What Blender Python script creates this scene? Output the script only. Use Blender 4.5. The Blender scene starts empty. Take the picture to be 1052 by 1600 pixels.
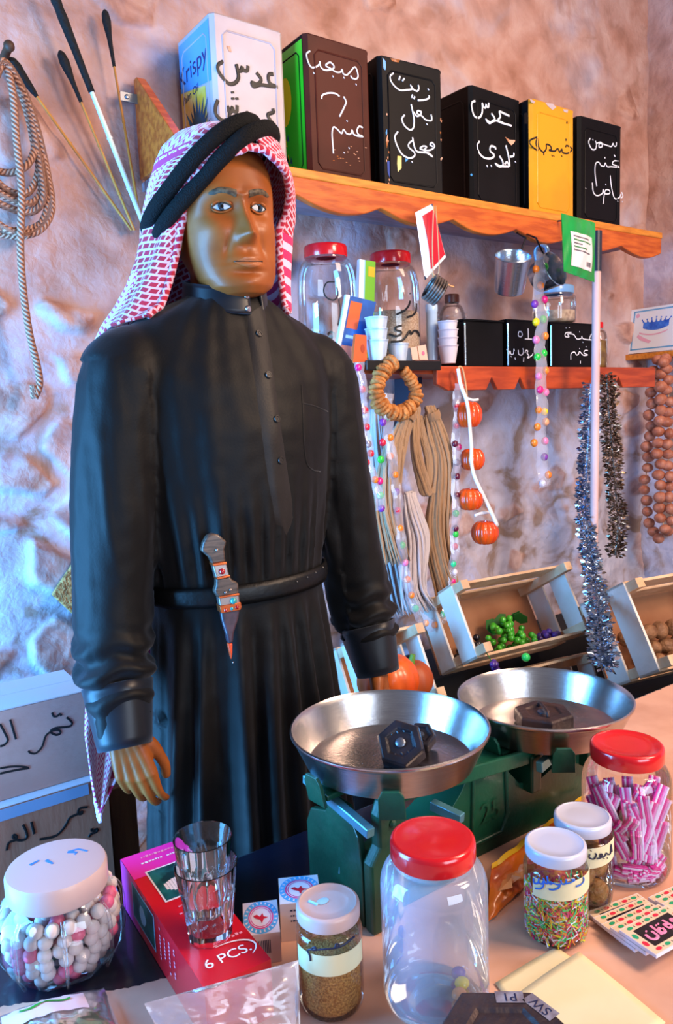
import bpy, bmesh, math, random
import numpy as np
from math import sin, cos, pi, radians, sqrt, atan2, hypot
from mathutils import Vector, Matrix, noise
from mathutils.bvhtree import BVHTree

rng = random.Random(7)
SC = bpy.context.scene
COL = SC.collection

# ------------------------------------------------------------------ camera
F = 1200.0
YAW, PITCH, ROLL = radians(34.7), math.atan(150 / 1200), radians(2.2)
CAM = Vector((0, 0, 1.40))
FW = Vector((sin(YAW) * cos(PITCH), cos(YAW) * cos(PITCH), -sin(PITCH)))
R0 = Vector((cos(YAW), -sin(YAW), 0))
U0 = R0.cross(FW)
UP = U0 * cos(ROLL) + R0 * sin(ROLL)
RT = R0 * cos(ROLL) - U0 * sin(ROLL)
cd = bpy.data.cameras.new('camera')
cam = bpy.data.objects.new('camera', cd)
COL.objects.link(cam)
cam.matrix_world = Matrix(((RT.x, UP.x, -FW.x, CAM.x), (RT.y, UP.y, -FW.y, CAM.y), (RT.z, UP.z, -FW.z, CAM.z), (0, 0, 0, 1)))
cd.sensor_fit = 'VERTICAL'
cd.sensor_height = 36.0
cd.lens = F / 1600 * 36
cd.clip_start = 0.02
SC.camera = cam

# ------------------------------------------------------------------ light
SC.view_settings.view_transform = 'Standard'
SC.view_settings.look = 'None'
SC.view_settings.exposure = 0.25
SC.view_settings.gamma = 1.0
SC.view_settings.use_curve_mapping = False
W = bpy.data.worlds.new('world')
SC.world = W
W.use_nodes = True
W.node_tree.nodes['Background'].inputs[0].default_value = (0.86, 0.84, 1.0, 1)
W.node_tree.nodes['Background'].inputs[1].default_value = 0.17


def area(name, loc, target, sx, sy, power, col, spread=None):
    d = bpy.data.lights.new(name, 'AREA')
    d.shape = 'RECTANGLE'
    d.size, d.size_y = sx, sy
    d.energy = power
    d.color = col
    if spread:
        d.spread = radians(spread)
    o = bpy.data.objects.new(name, d)
    o.location = loc
    o.rotation_euler = (Vector(target) - Vector(loc)).to_track_quat('-Z', 'Y').to_euler()
    COL.objects.link(o)
    return o


# daylight through the open doorway on the left, plus added fill lights, cool in front and warm above
area('doorway_daylight', (-0.95, 1.42, 1.0), (0.9, 1.25, 1.0), 0.9, 1.9, 190, (0.10, 0.44, 1.0))
area('front_cool_fill', (0.7, -1.9, 1.45), (1.7, 1.6, 1.0), 1.5, 1.3, 52, (0.66, 0.80, 1.0))  # cool fill added to get bluish light onto the wall beneath the shelves
area('top_warm_fill', (1.9, 0.30, 3.0), (1.7, 1.6, 1.5), 0.7, 0.7, 20, (1.0, 0.68, 0.50))  # warm fill added for the upper wall, no fixture known
area('side_warm_fill', (1.7, -0.5, 2.3), (0.85, 0.9, 1.0), 0.6, 0.6, 46, (1.0, 0.72, 0.52))  # warm fill added and aimed to brighten the counter


# ------------------------------------------------------------------ pixel rays
def ray(x, y):
    return FW + RT * ((x - 526) / F) - UP * ((y - 800) / F)


def atX(x, y, X):
    d = ray(x, y)
    return CAM + d * ((X - CAM.x) / d.x)


def atY(x, y, Y):
    d = ray(x, y)
    return CAM + d * ((Y - CAM.y) / d.y)


def atZ(x, y, Z):
    d = ray(x, y)
    return CAM + d * ((Z - CAM.z) / d.z)


def on_plane(x, y, p, n):
    d = ray(x, y)
    p, n = Vector(p), Vector(n)
    return CAM + d * ((p - CAM).dot(n) / d.dot(n))


# ------------------------------------------------------------------ materials
MATS = {}


def lin(c):
    return tuple(((v / 12.92) if v <= 0.04045 else ((v + 0.055) / 1.055) ** 2.4) for v in c)


def hexc(h):
    return lin(tuple(int(h[i:i + 2], 16) / 255 for i in (0, 2, 4)))


def mat(name, col, rough=0.6, metal=0.0, col2=None, nscale=20, lo=0.4, hi=0.6, bump=0.0, bscale=60, stretch=(1, 1, 1),
        coat=0.0, sheen=0.0, spec=0.5, detail=4, aniso=0.0, trans=0.0, ior=1.45, sheen_tint=None, sss=0.0):
    if name in MATS:
        return MATS[name]
    m = bpy.data.materials.new(name)
    MATS[name] = m
    m.use_nodes = True
    nt = m.node_tree
    b = nt.nodes['Principled BSDF']
    c = hexc(col) if isinstance(col, str) else col
    b.inputs['Base Color'].default_value = (*c, 1)
    b.inputs['Roughness'].default_value = rough
    b.inputs['Metallic'].default_value = metal
    b.inputs['Specular IOR Level'].default_value = spec
    b.inputs['Coat Weight'].default_value = coat
    b.inputs['Coat Roughness'].default_value = 0.1
    b.inputs['Sheen Weight'].default_value = sheen
    if sheen_tint:
        b.inputs['Sheen Tint'].default_value = (*sheen_tint, 1)
    b.inputs['Transmission Weight'].default_value = trans
    b.inputs['IOR'].default_value = ior
    b.inputs['Anisotropic'].default_value = aniso
    b.inputs['Subsurface Weight'].default_value = sss
    if sss:
        b.inputs['Subsurface Scale'].default_value = 0.01
    if col2 is not None or bump:
        tc = nt.nodes.new('ShaderNodeTexCoord')
        mp = nt.nodes.new('ShaderNodeMapping')
        mp.inputs['Scale'].default_value = stretch
        nt.links.new(tc.outputs['Object'], mp.inputs['Vector'])
    if col2 is not None:
        c2 = hexc(col2) if isinstance(col2, str) else col2
        n = nt.nodes.new('ShaderNodeTexNoise')
        n.inputs['Scale'].default_value = nscale
        n.inputs['Detail'].default_value = detail
        r = nt.nodes.new('ShaderNodeValToRGB')
        r.color_ramp.elements[0].position = lo
        r.color_ramp.elements[1].position = hi
        r.color_ramp.elements[0].color = (*c, 1)
        r.color_ramp.elements[1].color = (*c2, 1)
        nt.links.new(mp.outputs[0], n.inputs['Vector'])
        nt.links.new(n.outputs['Fac'], r.inputs[0])
        nt.links.new(r.outputs[0], b.inputs['Base Color'])
    if bump:
        n2 = nt.nodes.new('ShaderNodeTexNoise')
        n2.inputs['Scale'].default_value = bscale
        n2.inputs['Detail'].default_value = 5
        bp = nt.nodes.new('ShaderNodeBump')
        bp.inputs['Strength'].default_value = bump
        bp.inputs['Distance'].default_value = 0.01
        nt.links.new(mp.outputs[0], n2.inputs['Vector'])
        nt.links.new(n2.outputs['Fac'], bp.inputs['Height'])
        nt.links.new(bp.outputs[0], b.inputs['Normal'])
    return m


def glass_mat(name, tint=(0.97, 0.985, 0.99), gloss=1.0, rough=0.02, milky=0.0, milk=(0.8, 0.85, 0.9)):
    """thin clear wall: transparent with a fresnel reflection and, if asked, a film of dust"""
    if name in MATS:
        return MATS[name]
    m = bpy.data.materials.new(name)
    MATS[name] = m
    m.use_nodes = True
    nt = m.node_tree
    nt.nodes.remove(nt.nodes['Principled BSDF'])
    out = nt.nodes['Material Output']
    tr = nt.nodes.new('ShaderNodeBsdfTransparent')
    tr.inputs[0].default_value = (*tint, 1)
    gl = nt.nodes.new('ShaderNodeBsdfGlossy')
    gl.inputs['Roughness'].default_value = rough
    gl.inputs[0].default_value = (gloss, gloss, gloss, 1)
    lw = nt.nodes.new('ShaderNodeLayerWeight')
    lw.inputs[0].default_value = 0.28
    rp = nt.nodes.new('ShaderNodeMapRange')
    rp.inputs[3].default_value = 0.035
    rp.inputs[4].default_value = 0.75
    nt.links.new(lw.outputs['Fresnel'], rp.inputs[0])
    mx = nt.nodes.new('ShaderNodeMixShader')
    nt.links.new(rp.outputs[0], mx.inputs[0])
    last = tr
    if milky:
        df = nt.nodes.new('ShaderNodeBsdfDiffuse')
        df.inputs[0].default_value = (*milk, 1)
        m2 = nt.nodes.new('ShaderNodeMixShader')
        m2.inputs[0].default_value = milky
        nt.links.new(tr.outputs[0], m2.inputs[1])
        nt.links.new(df.outputs[0], m2.inputs[2])
        last = m2
    nt.links.new(last.outputs[0], mx.inputs[1])
    nt.links.new(gl.outputs[0], mx.inputs[2])
    nt.links.new(mx.outputs[0], out.inputs[0])
    return m


# ------------------------------------------------------------------ mesh building
class MB:
    def __init__(s):
        s.v, s.f, s.mi, s.uv, s.mats = [], [], [], {}, []

    def add(s, vf, m=None, uv=None, T=None):
        vs, fs = vf
        o = len(s.v)
        if T is not None:
            vs = [T @ Vector(p) for p in vs]
        s.v.extend(tuple(p) for p in vs)
        if m is not None and m not in s.mats:
            s.mats.append(m)
        k = s.mats.index(m) if m is not None else 0
        for f in fs:
            s.f.append(tuple(i + o for i in f))
            s.mi.append(k)
        if uv:
            for i, t in enumerate(uv):
                s.uv[o + i] = t
        return s

    def build(s, name, m=None, parent=None, smooth=40, bevel=0.0, origin=None, subsurf=0, solid=0.0):
        """world-space vertices become one mesh object whose origin is its parent's, or its own base"""
        me = bpy.data.meshes.new(name)
        P = np.array(s.v, dtype=float)
        if origin is None:
            if parent is not None:
                origin = root_loc(parent)
            else:
                origin = Vector(((P[:, 0].min() + P[:, 0].max()) / 2, (P[:, 1].min() + P[:, 1].max()) / 2, P[:, 2].min()))
        P = P - np.array(origin)
        me.from_pydata(P.tolist(), [], s.f)
        mats = s.mats or [m]
        for k in mats:
            me.materials.append(k)
        if len(mats) > 1:
            me.polygons.foreach_set('material_index', s.mi)
        if s.uv:
            L = me.uv_layers.new(name='uv')
            for lp in me.loops:
                L.data[lp.index].uv = s.uv.get(lp.vertex_index, (0, 0))
        if smooth:
            me.polygons.foreach_set('use_smooth', [True] * len(me.polygons))
            me.set_sharp_from_angle(angle=radians(smooth))
        me.update()
        o = bpy.data.objects.new(name, me)
        COL.objects.link(o)
        if parent is not None:
            o.parent = parent
        else:
            o.location = origin
        if solid:
            q = o.modifiers.new('solid', 'SOLIDIFY')
            q.thickness = solid
            q.offset = 0
        if bevel:
            q = o.modifiers.new('bevel', 'BEVEL')
            q.width = bevel
            q.segments = 2
            q.limit_method = 'ANGLE'
            q.angle_limit = radians(40)
        if subsurf:
            q = o.modifiers.new('sub', 'SUBSURF')
            q.levels = q.render_levels = subsurf
        return o


def root_loc(o):
    loc = Vector(o.location)
    while o.parent:
        o = o.parent
        loc = loc + o.location
    return loc


def tag(o, label, cat, group=None):
    o['label'] = label
    o['category'] = cat
    if group:
        o['group'] = group
    return o


def struct(o):
    o['kind'] = 'structure'
    return o


def thing(name, label, cat, loc=(0, 0, 0), group=None, rotz=0.0):
    o = bpy.data.objects.new(name, None)
    o.empty_display_size = 0.02
    COL.objects.link(o)
    o.location = loc
    o.rotation_euler = (0, 0, rotz)
    return tag(o, label, cat, group)


def dup(root, loc, rotz=None, label=None, group=None):
    r = root.copy()
    COL.objects.link(r)
    r.location = loc
    if rotz is not None:
        r.rotation_euler = (0, 0, rotz) if not isinstance(rotz, tuple) else rotz
    if label:
        r['label'] = label
    if group:
        r['group'] = group
    for ch in list(root.children):
        c = ch.copy()
        COL.objects.link(c)
        c.parent = r
        for g in list(ch.children):
            d = g.copy()
            COL.objects.link(d)
            d.parent = c
    return r


def box(c, s, T=None, rz=0.0):
    x, y, z = s[0] / 2, s[1] / 2, s[2] / 2
    vs = [Vector((a * x, b * y, d * z)) for a in (-1, 1) for b in (-1, 1) for d in (-1, 1)]
    if rz:
        R = Matrix.Rotation(rz, 3, 'Z')
        vs = [R @ v for v in vs]
    if T is not None:
        vs = [T @ v for v in vs]
    vs = [v + Vector(c) for v in vs]
    return vs, [(0, 1, 3, 2), (4, 6, 7, 5), (0, 4, 5, 1), (2, 3, 7, 6), (0, 2, 6, 4), (1, 5, 7, 3)]


def hexa(p):
    """p: 4 bottom corners counter-clockwise, then 4 top corners"""
    return [Vector(q) for q in p], [(3, 2, 1, 0), (4, 5, 6, 7), (0, 1, 5, 4), (1, 2, 6, 5), (2, 3, 7, 6), (3, 0, 4, 7)]


def bar(a, b, w, t, side):
    """a plank from a to b: width w along `side`, thickness t across both"""
    a, b = Vector(a), Vector(b)
    d = (b - a).normalized()
    s = Vector(side)
    s = (s - d * s.dot(d)).normalized()
    n = d.cross(s)
    vs = []
    for p in (a, b):
        for i, j in ((-1, -1), (1, -1), (1, 1), (-1, 1)):
            vs.append(p + s * (i * w / 2) + n * (j * t / 2))
    return vs, [(3, 2, 1, 0), (4, 5, 6, 7), (0, 1, 5, 4), (1, 2, 6, 5), (2, 3, 7, 6), (3, 0, 4, 7)]


def prism(poly, f0, f1):
    """poly: 2D points; f0 and f1 map a 2D point to the two 3D caps"""
    n = len(poly)
    vs = [Vector(f0(p)) for p in poly] + [Vector(f1(p)) for p in poly]
    fs = [tuple(range(n))[::-1], tuple(range(n, 2 * n))]
    for i in range(n):
        j = (i + 1) % n
        fs.append((i, j, n + j, n + i))
    return vs, fs


def lathe(prof, n=40, c=(0, 0, 0), cap0=False, cap1=False, ex=1.0, ey=1.0, T=None):
    vs, fs = [], []
    for r, z in prof:
        for i in range(n):
            a = 2 * pi * i / n
            p = Vector((r * cos(a) * ex, r * sin(a) * ey, z))
            vs.append((T @ p if T is not None else p) + Vector(c))
    m = len(prof)
    for k in range(m - 1):
        for i in range(n):
            j = (i + 1) % n
            fs.append((k * n + i, k * n + j, (k + 1) * n + j, (k + 1) * n + i))
    if cap0:
        fs.append(tuple(range(n))[::-1])
    if cap1:
        fs.append(tuple(range((m - 1) * n, m * n)))
    return vs, fs


def catmull(pts, sub=6, closed=False):
    P = [Vector(p) for p in pts]
    n = len(P)
    if n < 3:
        return P
    out = []
    rngk = range(n if closed else n - 1)
    for k in rngk:
        p1, p2 = P[k], P[(k + 1) % n]
        p0 = P[(k - 1) % n] if closed or k > 0 else p1 * 2 - p2
        p3 = P[(k + 2) % n] if closed or k < n - 2 else p2 * 2 - p1
        for i in range(sub):
            t = i / sub
            out.append(0.5 * ((2 * p1) + (p2 - p0) * t + (2 * p0 - 5 * p1 + 4 * p2 - p3) * t * t + (3 * p1 - p0 - 3 * p2 + p3) * t ** 3))
    if not closed:
        out.append(P[-1])
    return out


def tube(pts, r, n=8, closed=False, caps=True, flat=None, sub=0):
    """round tube along points; flat=(vector, factor) squashes it along that vector"""
    if sub:
        if not isinstance(r, (int, float)):
            r0, m0 = list(r), len(pts)
            pts2 = catmull(pts, sub, closed)
            L = len(pts2)
            r = [float(np.interp(i / (L - 1) * (m0 - 1), range(m0), r0)) for i in range(L)]
            pts = pts2
        else:
            pts = catmull(pts, sub, closed)
    P = [Vector(p) for p in pts]
    m = len(P)
    R = [r] * m if isinstance(r, (int, float)) else list(r)
    vs, fs = [], []
    prev = None
    for k in range(m):
        a = P[(k - 1) % m] if closed or k > 0 else P[k]
        b = P[(k + 1) % m] if closed or k < m - 1 else P[k]
        d = (b - a)
        d = d.normalized() if d.length > 1e-9 else Vector((0, 0, 1))
        if prev is None:
            u = d.orthogonal().normalized()
        else:
            u = prev - d * prev.dot(d)
            u = u.normalized() if u.length > 1e-6 else d.orthogonal().normalized()
        prev = u
        w = d.cross(u)
        for i in range(n):
            t = 2 * pi * i / n
            q = (u * cos(t) + w * sin(t)) * R[k]
            if flat:
                q = q - flat[0] * q.dot(flat[0]) * (1 - flat[1])
            vs.append(P[k] + q)
    for k in range(m if closed else m - 1):
        k2 = (k + 1) % m
        for i in range(n):
            j = (i + 1) % n
            fs.append((k * n + i, k * n + j, k2 * n + j, k2 * n + i))
    if caps and not closed:
        fs.append(tuple(range(n))[::-1])
        fs.append(tuple(range((m - 1) * n, m * n)))
    return vs, fs


def ball(c, r, nu=14, nv=9, T=None):
    if isinstance(r, (int, float)):
        r = (r, r, r)
    vs, fs = [], []
    c = Vector(c)

    def put(p):
        p = Vector(p)
        vs.append((T @ p if T is not None else p) + c)
    put((0, 0, -r[2]))
    for j in range(1, nv):
        b = -pi / 2 + pi * j / nv
        for i in range(nu):
            a = 2 * pi * i / nu
            put((r[0] * cos(b) * cos(a), r[1] * cos(b) * sin(a), r[2] * sin(b)))
    put((0, 0, r[2]))
    for i in range(nu):
        fs.append((0, 1 + (i + 1) % nu, 1 + i))
        fs.append((len(vs) - 1, 1 + (nv - 2) * nu + i, 1 + (nv - 2) * nu + (i + 1) % nu))
    for j in range(nv - 2):
        for i in range(nu):
            k = (i + 1) % nu
            a = 1 + j * nu
            fs.append((a + i, a + k, a + nu + k, a + nu + i))
    return vs, fs


def grid(fn, nu, nv, close_u=False):
    vs = [Vector(fn(i / (nu if close_u else nu - 1), j / (nv - 1))) for j in range(nv) for i in range(nu)]
    fs = []
    for j in range(nv - 1):
        for i in range(nu if close_u else nu - 1):
            k = (i + 1) % nu
            fs.append((j * nu + i, j * nu + k, (j + 1) * nu + k, (j + 1) * nu + i))
    return vs, fs


def plane_of(p, n):
    p, n = Vector(p), Vector(n).normalized()
    return lambda x, y: (on_plane(x, y, p, n), n)


def cyl_of(cx, cy, R):
    def f(x, y):
        d = ray(x, y)
        ox, oy = CAM.x - cx, CAM.y - cy
        a = d.x ** 2 + d.y ** 2
        b = ox * d.x + oy * d.y
        c = ox * ox + oy * oy - R * R
        q = b * b - a * c
        t = (-b - sqrt(max(q, 0))) / a
        p = CAM + d * t
        return p, Vector((p.x - cx, p.y - cy, 0)).normalized()
    return f


def write(mb, strokes, surf, r, m, org=(0, 0), sc=1.0, lift=0.0006, sub=4, n=6):
    """pen strokes: lists of points read off an enlargement with origin org and scale sc; a lone point is a dot"""
    for st in strokes:
        pp = [surf(org[0] + x / sc, org[1] + y / sc) for x, y in st]
        nn = pp[len(pp) // 2][1]
        pts = [p + q * lift for p, q in pp]
        if len(pts) == 1:
            side = nn.orthogonal().normalized()
            pts = [pts[0] - side * r * 0.5, pts[0] + side * r * 0.5]
            mb.add(tube(pts, r * 1.25, n, flat=(nn, 0.3)), m)
        else:
            mb.add(tube(pts, r, n, sub=sub if len(pts) > 2 else 0, flat=(nn, 0.3)), m)


def text_mesh(s, size, loc, right, up, m, mb, depth=0.0008, align='CENTER'):
    """block letters of the built-in font lying in the plane of right and up"""
    cu = bpy.data.curves.new('lettering', 'FONT')
    cu.body = s
    cu.size = size
    cu.align_x = align
    cu.align_y = 'CENTER'
    o = bpy.data.objects.new('lettering', cu)
    COL.objects.link(o)
    dg = bpy.context.evaluated_depsgraph_get()
    me = o.evaluated_get(dg).to_mesh()
    r, u = Vector(right).normalized(), Vector(up).normalized()
    nn = r.cross(u)
    vs = [Vector(loc) + r * v.co.x + u * v.co.y + nn * depth for v in me.vertices]
    fs = [tuple(p.vertices) for p in me.polygons]
    mb.add((vs, fs), m)
    o.to_mesh_clear()
    bpy.data.objects.remove(o)
    bpy.data.curves.remove(cu)

# ================================================================== setting
def wall_material():
    m = bpy.data.materials.new('lime plaster')
    m.use_nodes = True
    nt = m.node_tree
    b = nt.nodes['Principled BSDF']
    b.inputs['Roughness'].default_value = 0.85
    tc = nt.nodes.new('ShaderNodeTexCoord')

    def nz(scale, detail=5, dist=0.0):
        n = nt.nodes.new('ShaderNodeTexNoise')
        n.inputs['Scale'].default_value = scale
        n.inputs['Detail'].default_value = detail
        n.inputs['Distortion'].default_value = dist
        nt.links.new(tc.outputs['Object'], n.inputs['Vector'])
        return n

    def ramp(src, stops):
        r = nt.nodes.new('ShaderNodeValToRGB')
        e = r.color_ramp.elements
        e[0].position, e[0].color = stops[0][0], (*hexc(stops[0][1]), 1)
        e[1].position, e[1].color = stops[-1][0], (*hexc(stops[-1][1]), 1)
        for p, c in stops[1:-1]:
            k = e.new(p)
            k.color = (*hexc(c), 1)
        nt.links.new(src, r.inputs[0])
        return r

    def mix(fac, a, c, mode='MIX'):
        x = nt.nodes.new('ShaderNodeMixRGB')
        x.blend_type = mode
        if isinstance(fac, float):
            x.inputs[0].default_value = fac
        else:
            nt.links.new(fac, x.inputs[0])
        nt.links.new(a, x.inputs[1])
        nt.links.new(c, x.inputs[2])
        return x
    big = ramp(nz(2.2, 4, 0.6).outputs['Fac'], [(0.36, 'b4b2c8'), (0.46, 'bb958c'), (0.58, 'b98674'), (0.70, 'a87058')])
    mid = ramp(nz(9, 6, 0.4).outputs['Fac'], [(0.34, '7e5a4c'), (0.48, 'b48c80'), (0.64, 'd4b8b0')])
    c0 = mix(0.42, big.outputs[0], mid.outputs[0])
    # pale stone low down with bluish daylight tinted in, pink wash above, wandering border
    sp = nt.nodes.new('ShaderNodeSeparateXYZ')
    nt.links.new(tc.outputs['Object'], sp.inputs[0])
    wob = nt.nodes.new('ShaderNodeMath')
    wob.operation = 'MULTIPLY_ADD'
    wob.inputs[1].default_value = 0.9
    nt.links.new(nz(2.6, 5, 0.5).outputs['Fac'], wob.inputs[0])
    nt.links.new(sp.outputs[2], wob.inputs[2])
    lowm = nt.nodes.new('ShaderNodeMapRange')
    lowm.inputs[1].default_value = 1.72
    lowm.inputs[2].default_value = 2.22
    lowm.inputs[3].default_value = 0.85
    lowm.inputs[4].default_value = 0.0
    nt.links.new(wob.outputs[0], lowm.inputs[0])
    lime = ramp(nz(7, 7, 0.8).outputs['Fac'], [(0.36, '8f7868'), (0.46, 'bdb6c2'), (0.62, 'd0cede')])
    ca = mix(lowm.outputs[0], c0.outputs[0], lime.outputs[0])
    at = nt.nodes.new('ShaderNodeAttribute')
    at.attribute_name = 'stone'
    sf_ = nt.nodes.new('ShaderNodeMath')
    sf_.operation = 'MULTIPLY'
    sf_.inputs[1].default_value = 0.8
    nt.links.new(at.outputs['Fac'], sf_.inputs[0])
    stc = ramp(nz(12, 6, 0.6).outputs['Fac'], [(0.36, '8e5c48'), (0.50, 'b98a78'), (0.66, 'd2b0a4')])
    c1 = mix(sf_.outputs[0], ca.outputs[0], stc.outputs[0])
    dirt = ramp(nz(5.5, 8, 1.2).outputs['Fac'], [(0.60, '000000'), (0.70, 'ffffff')])
    brown = nt.nodes.new('ShaderNodeRGB')
    brown.outputs[0].default_value = (*hexc('8a5a3e'), 1)
    lo = nt.nodes.new('ShaderNodeMath')
    lo.operation = 'MULTIPLY'
    lo.inputs[1].default_value = 0.45
    nt.links.new(dirt.outputs[0], lo.inputs[0])
    c2 = mix(lo.outputs[0], c1.outputs[0], brown.outputs[0])
    nt.links.new(c2.outputs[0], b.inputs['Base Color'])
    bp = nt.nodes.new('ShaderNodeBump')
    bp.inputs['Strength'].default_value = 0.55
    bp.inputs['Distance'].default_value = 0.012
    nt.links.new(nz(28, 8, 0.3).outputs['Fac'], bp.inputs['Height'])
    nt.links.new(bp.outputs[0], b.inputs['Normal'])
    return m


M_wall = wall_material()


def stone_mask(x, z):
    """1 on a rubble stone standing out of the plaster, 0 on the plaster between"""
    wx = x + .03 * noise.noise(Vector((x * 4, z * 4, 1.0)))
    wz = z + .03 * noise.noise(Vector((x * 4, z * 4, 6.0)))
    d, pts = noise.voronoi(Vector((wx * 6.2, wz * 8.0, 0.5)))
    hsh = (sin(pts[0].x * 12.99 + pts[0].y * 78.2) * 43758.5) % 1.0
    e = (d[1] - d[0]) + .10 * noise.noise(Vector((x * 16, z * 16, 2)))
    keep = 0.55 if z < 1.75 else 0.12
    return (max(0.0, min(1.0, (e - .18) / .10)) if hsh < keep else 0.0), hsh


def stones(x, z, amp=1.0):
    """height of the rough rubble masonry under its plaster"""
    h = 0.016 * noise.fractal(Vector((x * 1.5, z * 2.2, 3.1)), 1.0, 2.0, 4)
    m, hs = stone_mask(x, z)
    h += m * (.010 + .020 * hs + .010 * noise.fractal(Vector((x * 9, z * 9, hs * 40)), 1.0, 2.0, 4))
    right = max(0.0, min(1.0, (x - 1.30) / .25)) * max(0.0, min(1.0, (1.50 - z) / .12))
    if right > 0:
        # one big fractured boulder face under the low shelf
        q = noise.ridged_multi_fractal(Vector((x * 1.7 + z * .9, z * 1.5 - x * .5, 4.4)), 1.0, 2.2, 6, 1.0, 2.0)
        h = h * (1 - right * .6) + right * .052 * (q - .9)
    return h * amp


WY = 1.93
mb = MB()
mb.add(grid(lambda u, v: (0.1 + u * 2.85, WY - stones(0.1 + u * 2.85, v * 3.1), v * 3.1), 380, 440))
wall_o = struct(mb.build('wall_back', M_wall, smooth=80))
at_ = wall_o.data.attributes.new('stone', 'FLOAT', 'POINT')
at_.data.foreach_set('value', [stone_mask(0.1 + (i % 380) / 379 * 2.85, (i // 380) / 439 * 3.1)[0] for i in range(380 * 440)])
WX = 2.90
mb = MB()
mb.add(grid(lambda u, v: (WX + 0.03 - stones(9 + u * 2.4, v * 3.1, 0.5), 2.0 - u * 2.4, v * 3.1), 150, 180))
struct(mb.build('wall_right', M_wall, smooth=80))
M_floor = mat('worn concrete floor', '6b5c55', 0.8, col2='53463f', nscale=4, bump=0.3, bscale=20)
mb = MB()
mb.add(box((1.2, 0.7, -0.05), (6.4, 5.4, 0.1)))
struct(mb.build('floor', M_floor, smooth=0))

# ================================================================== upper shelf
M_pine = mat('orange varnished pine', 'cc641c', 0.5, col2='ab470e', nscale=7, stretch=(1.2, 8, 8), bump=0.15, bscale=30, coat=0.25)
M_pine_edge = mat('yellow pine edge', 'd98a2b', 0.5, col2='c07320', nscale=9, stretch=(1.5, 10, 10), coat=0.2)
M_under = mat('blue-lit board underside', '9a7f86', 0.7, col2='876d72', nscale=10, stretch=(1, 6, 6))  # mauve tone paints bluish light onto the shelf board
SZ = 2.0
SX0, SX1, SY = 0.775, 2.61, 1.675
shelf = thing('wall_shelf', 'long orange pine shelf with wavy front trim carrying the tall oil tins', 'shelf', (1.7, 1.8, SZ))
mb = MB()
mb.add(box(((SX0 + SX1) / 2, (SY + 1.93) / 2, SZ - 0.011), (SX1 - SX0, 1.93 - SY, 0.022)), M_under)
mb.build('board', M_under, shelf, bevel=0.002)
mb = MB()
mb.add(box(((SX0 + SX1) / 2, SY - 0.008, SZ - 0.004), (SX1 - SX0 + 0.01, 0.022, 0.022)))
mb.build('front_lip', M_pine_edge, shelf, bevel=0.003)
wave = []
NW = 220
for i in range(NW + 1):
    x = SX0 + (SX1 - SX0) * i / NW
    ph = (x - 1.46) / 0.262
    wave.append((x, SZ - 0.058 - 0.030 * abs(cos(pi * ph)) - 0.004 * noise.noise(Vector((x * 9, 0, 0)))))
poly = [(SX1, SZ - 0.014), (SX0, SZ - 0.014)] + wave
mb = MB()
mb.add(prism(poly, lambda p: (p[0], SY - 0.018, p[1]), lambda p: (p[0], SY + 0.004, p[1])))
mb.build('scalloped_trim', M_pine, shelf, bevel=0.003)
mb = MB()
mb.add(prism([(1.905, SZ + 0.0), (1.905, SZ + 0.235), (1.885, SZ + 0.235), (SY, SZ + 0.03), (SY, SZ)],
             lambda p: (SX0 - 0.012, p[0], p[1]), lambda p: (SX0 + 0.012, p[0], p[1])))
mb.build('end_panel', M_pine, shelf, bevel=0.002)
mb = MB()
mb.add(prism([(1.90, SZ + 0.0), (1.90, SZ + 0.09), (1.89, SZ + 0.09), (SY, SZ + 0.012), (SY, SZ)],
             lambda p: (SX1 - 0.02, p[0], p[1]), lambda p: (SX1, p[0], p[1])))
mb.build('end_panel', M_pine, shelf, bevel=0.002)
mb = MB()
mb.add(box((0.765, 1.89, 2.185), (0.09, 0.006, 0.022)))
for k in (-1, 1):
    mb.add(lathe([(0.006, 0), (0.005, 0.004), (0.0, 0.005)], 10, (0.765 + k * 0.028, 1.887, 2.185), T=Matrix.Rotation(pi / 2, 3, 'X')))
mb.build('hinge', mat('dull steel', '8a8f98', 0.4, 0.9), shelf, bevel=0.001)

# ================================================================== oil tins
M_ink_black = mat('black marker ink', '0d0d10', 0.5)
M_ink_white = mat('white paint marker', 'dfe3ee', 0.55)
M_rust = mat('flaked rust', '9c5a24', 0.9, col2='d8a98e', nscale=40)


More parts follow.
